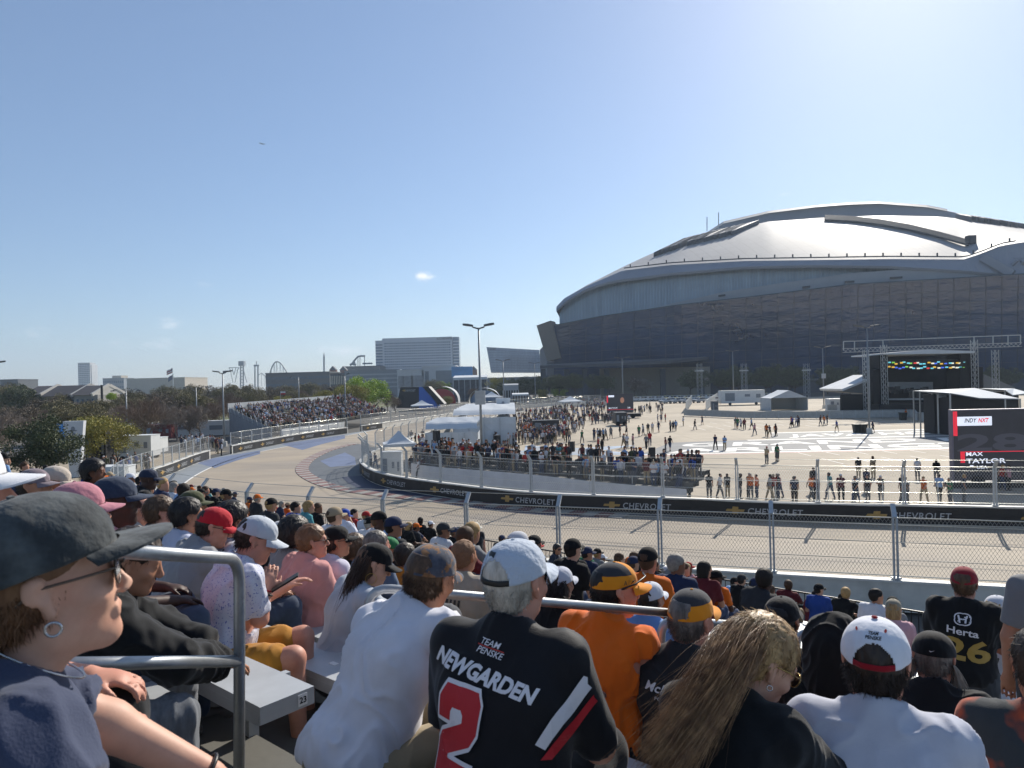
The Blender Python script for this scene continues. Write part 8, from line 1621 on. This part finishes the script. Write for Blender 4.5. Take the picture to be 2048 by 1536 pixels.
for i, s, t, x, dpt in take:
    T_ = cr.choice(TS); z = seat_z(s)+.74-T_[3]; yaw = 40+cr.uniform(-8, 22); rm = Matrix.Rotation(-R(yaw), 3, 'Z'); off = rm@Vector((T_[1], T_[2], 0)); p = ST(s, t+cr.uniform(-.06, .06), 0); put(T_, (p.x-off.x, p.y-off.y, z), yaw, 'near stand '+order[min(7, int(max(0, x)/256))]+', '+ordw(25-i)+' row', 'seated', 'spectators seated in the near grandstand'); nput += 1
# -- people on the walkway behind the black railing
for k, (px, py, pose, shc, capc) in enumerate([(352, 990, 'T', 'black', None), (383, 985, 'T', 'maroon', 'maroon'), (400, 990, 'T', 'teal', None), (420, 988, 'T', 'teal', None), (449, 984, 'T', 'white', 'white'), (470, 990, 'T', 'navy', 'navy'), (549, 1022, 'S', 'black', None), (572, 1024, 'S', 'pink', None), (591, 1026, 'S', 'navy', None), (622, 1030, 'S', 'teal', 'black'), (640, 1042, 'S', 'black', None), (722, 1042, 'S', 'tan', None), (742, 1032, 'S', 'grey', None), (758, 1046, 'S', 'charcoal', 'grey'), (785, 1056, 'S', 'orange', 'white'), (806, 1062, 'S', 'maroon', 'green'), (842, 1060, 'T', 'black', 'white'), (862, 1062, 'T', 'black', 'white'), (1146, 1114, 'S', 'red', 'black'), (1204, 1110, 'S', 'grey', None), (1302, 1130, 'T', 'white', 'white'), (1318, 1146, 'S', 'black', 'orange'), (1332, 1138, 'S', 'white', 'white'), (1346, 1124, 'T', 'grey', 'black'), (1416, 1156, 'S', 'olive', 'black'), (1470, 1160, 'S', 'sky blue', 'black'), (1513, 1172, 'S', 'white', 'grey'), (1543, 1176, 'S', 'white', 'red'), (1632, 1190, 'S', 'maroon', 'black'), (1688, 1196, 'S', 'black', 'black')]):
    T_ = (TS if pose == 'S' else TT)[k % (6 if pose == 'S' else 4)]; d = ray(px, py); D = 16.45/d.dot(SV); p = Vector((0, 0, CAM_H))+d*D; yaw = 40+cr.uniform(-15, 20); off = Matrix.Rotation(-R(yaw), 3, 'Z')@Vector((T_[1], T_[2], 0)); z = max(1.91, min(p.z-T_[3], 2.3)) if pose == 'T' else max(1.91, min(2.2, p.z-T_[3]))
    put(T_, (p.x-off.x, p.y-off.y, z), yaw, 'by the walkway railing', 'standing' if pose == 'T' else 'seated', 'spectators along the walkway railing', shc, capc=capc); nput += 1
# -- behind the inner fence, on the ground
def feet7(x, y): return (x/3.724+1050, y/3.724+740)
def feet8(x, y): return (x/3.747+1550, y/3.747+640)
fl = [feet7(*q) for q in ((330, 895), (425, 915), (485, 920), (680, 925), (765, 935), (845, 940), (885, 940), (1245, 955), (1370, 965), (1440, 965), (1535, 968), (1600, 965), (1680, 975), (1720, 970), (1780, 975), (1835, 975), (1865, 965), (1900, 965), (1950, 970), (2020, 980))]+[feet8(*q) for q in ((165, 1370), (265, 1362), (310, 1295), (360, 1365), (435, 1365), (510, 1365), (575, 1365), (605, 1375), (655, 1192), (730, 1195), (678, 1300), (740, 1372), (845, 1370), (940, 1382), (985, 1370), (1045, 1385), (1150, 1390), (1150, 1215), (1215, 1230), (1250, 1385), (1330, 1388), (1440, 1384), (1680, 1285), (1755, 1290))]+[(738, 938), (745, 942), (786, 952), (815, 950), (833, 960), (842, 958)]
fcol = {13: 'orange', 22: 'black', 24: 'teal', 23: 'maroon', 26: 'sky blue', 14: 'orange', 42: 'red', 43: 'pink'}
for k, (x, y) in enumerate(fl):
    p = G(x, y-2); T_ = TT[cr.randrange(4)] if k % 3 else TW[k % 3]; put(T_, (p.x+cr.uniform(-.35, .35), p.y+cr.uniform(-.2, .9), 0), cr.choice([150, 190, 215, 240, 265, 20, 110]), 'inner fence, %s' % ('below white skirt' if x < 1440 else 'right of platform' if x < 1760 else 'near large screen') if x > 850 else 'inner fence, bend tip', 'standing', 'people behind the inner catch fence', fcol.get(k)); nput += 1
# -- on the skirted platform
for k in range(32):
    row = cr.randrange(3); q = offset(rs, .6+row*.9+cr.uniform(-.15, .15)); u = cr.random(); p = q[min(len(q)-1, int(u*len(q)))]; T_ = TT[cr.randrange(4)]; put(T_, (p.x+cr.uniform(-.3, .3), p.y, 1.18+.28*row), cr.uniform(165, 260), 'skirted platform '+('left end', 'left middle', 'right middle', 'right end')[min(3, int(u*4))]+' '+('front', 'middle', 'back')[row], 'standing', 'spectators standing on the skirted platform'); nput += 1
# -- walkers on the plaza
wk = [feet7(*q) for q in ((275, 478), (315, 515), (425, 545), (515, 525), (545, 525), (560, 528), (585, 525), (605, 525), (642, 512), (707, 500), (758, 485), (733, 582), (760, 585), (803, 578), (905, 590), (930, 565), (850, 498), (882, 490), (918, 475), (950, 468), (995, 465), (1085, 458), (1105, 458), (1125, 455), (1178, 418), (1265, 445), (1322, 408), (988, 390), (1015, 388), (1045, 388), (1050, 610), (1080, 605), (1420, 595), (1487, 597), (575, 622), (545, 610), (1570, 435), (1585, 437), (1610, 440), (1635, 445), (1690, 440), (1710, 485), (1800, 495), (1825, 500), (1867, 492), (1800, 700), (1880, 680), (1992, 428), (2030, 415))]+[feet8(*q) for q in ((125, 805), (160, 800), (180, 798), (340, 790), (370, 790), (390, 785), (465, 835), (735, 845), (980, 748), (1132, 822), (10, 870), (15, 1060))]
for k, (x, y) in enumerate(wk):
    p = G(x, y); T_ = TW[cr.randrange(3)] if k % 3 else TT[cr.randrange(4)]; zone = 'near the painted star' if x < 1330 else 'on the plaza lettering' if y > 868 else 'open plaza, '+('left part' if x < 1420 else 'middle' if x < 1620 else 'right part'); put(T_, (p.x, p.y, 0), cr.uniform(0, 360), zone, 'walking' if k % 3 else 'standing', 'people walking on the plaza', {57: 'orange', 34: 'black', 35: 'red'}.get(k)); nput += 1
print('individual people', nput+len(P)+10)
for T_ in TS+TT+TW:
    if T_[0].name not in usedT: bpy.data.objects.remove(T_[0])
# -- everyone else, far off: one mass
V = []; F = []; Cc = []; WT2 = ['black']*9+['charcoal']*4+['navy']*4+['white']*5+['grey']*3+['royal blue', 'sky blue', 'red', 'tan', 'maroon', 'olive']
def fig(p, yaw, sit, s=1.0, shc=None):
    ca, sa = math.cos(R(yaw)), math.sin(R(yaw)); sh = lin(COL[shc or cr.choice(WT2)]); tr_ = lin(TRC[cr.choice(list(TRC))]); sk = lin(cr.choice(SKC)); hr = lin(cr.choice([HC['dark'], HC['brown'], COL['white'], COL['black'], HC['dark'], COL['black']]))
    def rings(L, c):
        n0 = len(V); n = 6
        for (x, y, z, rx, ry) in L:
            for k in range(n): a = 2*math.pi*k/n; xx, yy = x+rx*math.cos(a), y+ry*math.sin(a); V.append((p[0]+(xx*ca+yy*sa)*s, p[1]+(-xx*sa+yy*ca)*s, p[2]+z*s)); Cc.append((*c, 1))
        for i in range(len(L)-1):
            for k in range(n): F.append((n0+i*n+k, n0+i*n+(k+1) % n, n0+(i+1)*n+(k+1) % n, n0+(i+1)*n+k))
    b = .12 if sit else .86
    rings([(0, 0, b, .15, .11), (0, .0, b+.3, .19, .12), (0, 0, b+.5, .21, .11), (0, 0, b+.58, .06, .06)], sh)
    for q in (-1, 1): rings([(q*.23, 0, b+.5, .055, .06), (q*.26, .08, b+.22, .045, .05), (q*.2, .22 if sit else .1, b+.0, .035, .035)], sh if cr.random() < .7 else sk)
    rings([(0, .02, b+.58, .05, .05), (0, .03, b+.68, .08, .085), (0, .02, b+.75, .082, .095)], sk); rings([(0, 0, b+.75, .088, .1), (0, -.01, b+.82, .075, .09), (0, -.01, b+.86, .01, .01)], hr)
    for q in (-1, 1):
        if sit: rings([(q*.09, 0, .1, .085, .08), (q*.13, .42, .14, .065, .06), (q*.13, .46, -.35, .05, .05)], tr_)
        else: rings([(q*.09, 0, .9, .085, .08), (q*.1, cr.uniform(-.05, .1), .45, .06, .06), (q*.11, cr.uniform(-.15, .15), .02, .05, .07)], tr_)
dn = (BLp-FL); dn.z = 0; dn.normalize(); ax = (FR-FL); yawg = math.degrees(math.atan2(-dn.x, -dn.y))
for i in range(NR):
    t = i/(NR-1); a = FL.lerp(BLp, t); b = FR.lerp(BRp, t); L = (b-a).length; n = int(L/.55)
    for k in range(n):
        dens = .62+.3*math.sin(k*.11+i*.4)+.15*math.sin(k*.7)
        if .40 < k/n < .43 and i > 5: continue
        if cr.random() < dens: p = a.lerp(b, (k+.5)/n); fig((p.x, p.y, p.z+.02), yawg+cr.uniform(-25, 25), True, cr.uniform(.95, 1.1))
for k in range(150):
    row = cr.randrange(3); q = offset(rs, .6+row*.9+cr.uniform(-.2, .2)); p = q[cr.randrange(len(q))]; fig((p.x+cr.uniform(-.3, .3), p.y+.2, 1.18+.28*row), cr.uniform(150, 260), False, 1.0)
for _ in range(14): p = BLp.lerp(BRp, cr.uniform(.8, 1.0)); fig((p.x, p.y, p.z-.2), cr.uniform(0, 360), False)
def blob(n, x0, x1, y0, y1, z=0, cols=None, D=None, bias=1):
    for _ in range(n):
        x = cr.uniform(x0, x1); y = y0+(y1-y0)*cr.random()**bias; p = G(x, y); fig((p.x, p.y, z), cr.uniform(0, 360), False, cr.uniform(.93, 1.05), cols)
blob(150, 985, 1110, 862, 892); blob(60, 990, 1080, 838, 865); blob(110, 1040, 1170, 838, 868); blob(120, 1100, 1235, 820, 842); blob(110, 1120, 1230, 806, 822); blob(90, 1150, 1260, 798, 806); blob(16, 1045, 1082, 862, 870, cols='orange'); blob(30, 1085, 1140, 870, 886); blob(26, 1180, 1260, 838, 850)
blob(24, 1270, 1330, 815, 832); blob(20, 870, 960, 905, 912); blob(70, 1010, 1130, 826, 832); blob(18, 225, 300, 935, 952); blob(14, 160, 235, 930, 948); blob(20, 360, 425, 888, 900); blob(12, 600, 690, 818, 822); blob(60, 900, 1000, 792, 796); blob(60, 1010, 1110, 798, 804); blob(10, 425, 447, 895, 912); blob(12, 815, 850, 880, 900)
F = [f for f in F]; me = meshdata('crowd', V, np.array(F), M('crowd_mass', (.4, .4, .4), rough=.85, var=.05, vcol=True), smooth=False); at_ = me.color_attributes.new('Col', 'FLOAT_COLOR', 'POINT'); at_.data.foreach_set('color', np.array(Cc, np.float32).ravel()); cm_ = link('crowd', me, kind='stuff', label='dense distant crowd filling the far grandstand and the back of the plaza', category='crowd')

# ================================================================== HAZE: pale air between the camera and the far buildings
hz = bpy.data.materials.new('haze_air'); hz.use_nodes = True; t = hz.node_tree; t.nodes.clear(); out = t.nodes.new('ShaderNodeOutputMaterial'); pv = t.nodes.new('ShaderNodeVolumePrincipled'); pv.inputs['Color'].default_value = (.68, .82, 1, 1); pv.inputs['Density'].default_value = .00018; pv.inputs['Anisotropy'].default_value = .25; t.links.new(pv.outputs[0], out.inputs['Volume'])
mb = MB(); mb.box((0, 1500, 120-1.5), (7000, 5200, 243)); hz_o = mb.build('haze', hz, kind='stuff')

import re as _re
_seen = {}
for o_ in sc.objects:
    if 'label' in o_ and o_.get('category') == 'person': _seen.setdefault(o_['label'], []).append(o_)
for k_, v_ in _seen.items():
    if len(v_) > 1:
        for o_, n_ in zip(sorted(v_, key=lambda q: q.location.x/max(q.location.y, .1)), ('left one', 'middle one', 'right one') if len(v_) == 3 else ('left one', 'right one')): o_['label'] = k_+', '+n_
for o_ in sc.objects:
    if 'label' in o_ and len(_re.findall(r"[A-Za-z0-9'-]+", o_['label'])) > 16: print('LONG', o_['label'])
    if 'label' in o_ and len(_re.findall(r"[A-Za-z0-9']+", o_['label'])) > 16: print('LONG2', o_['label'])
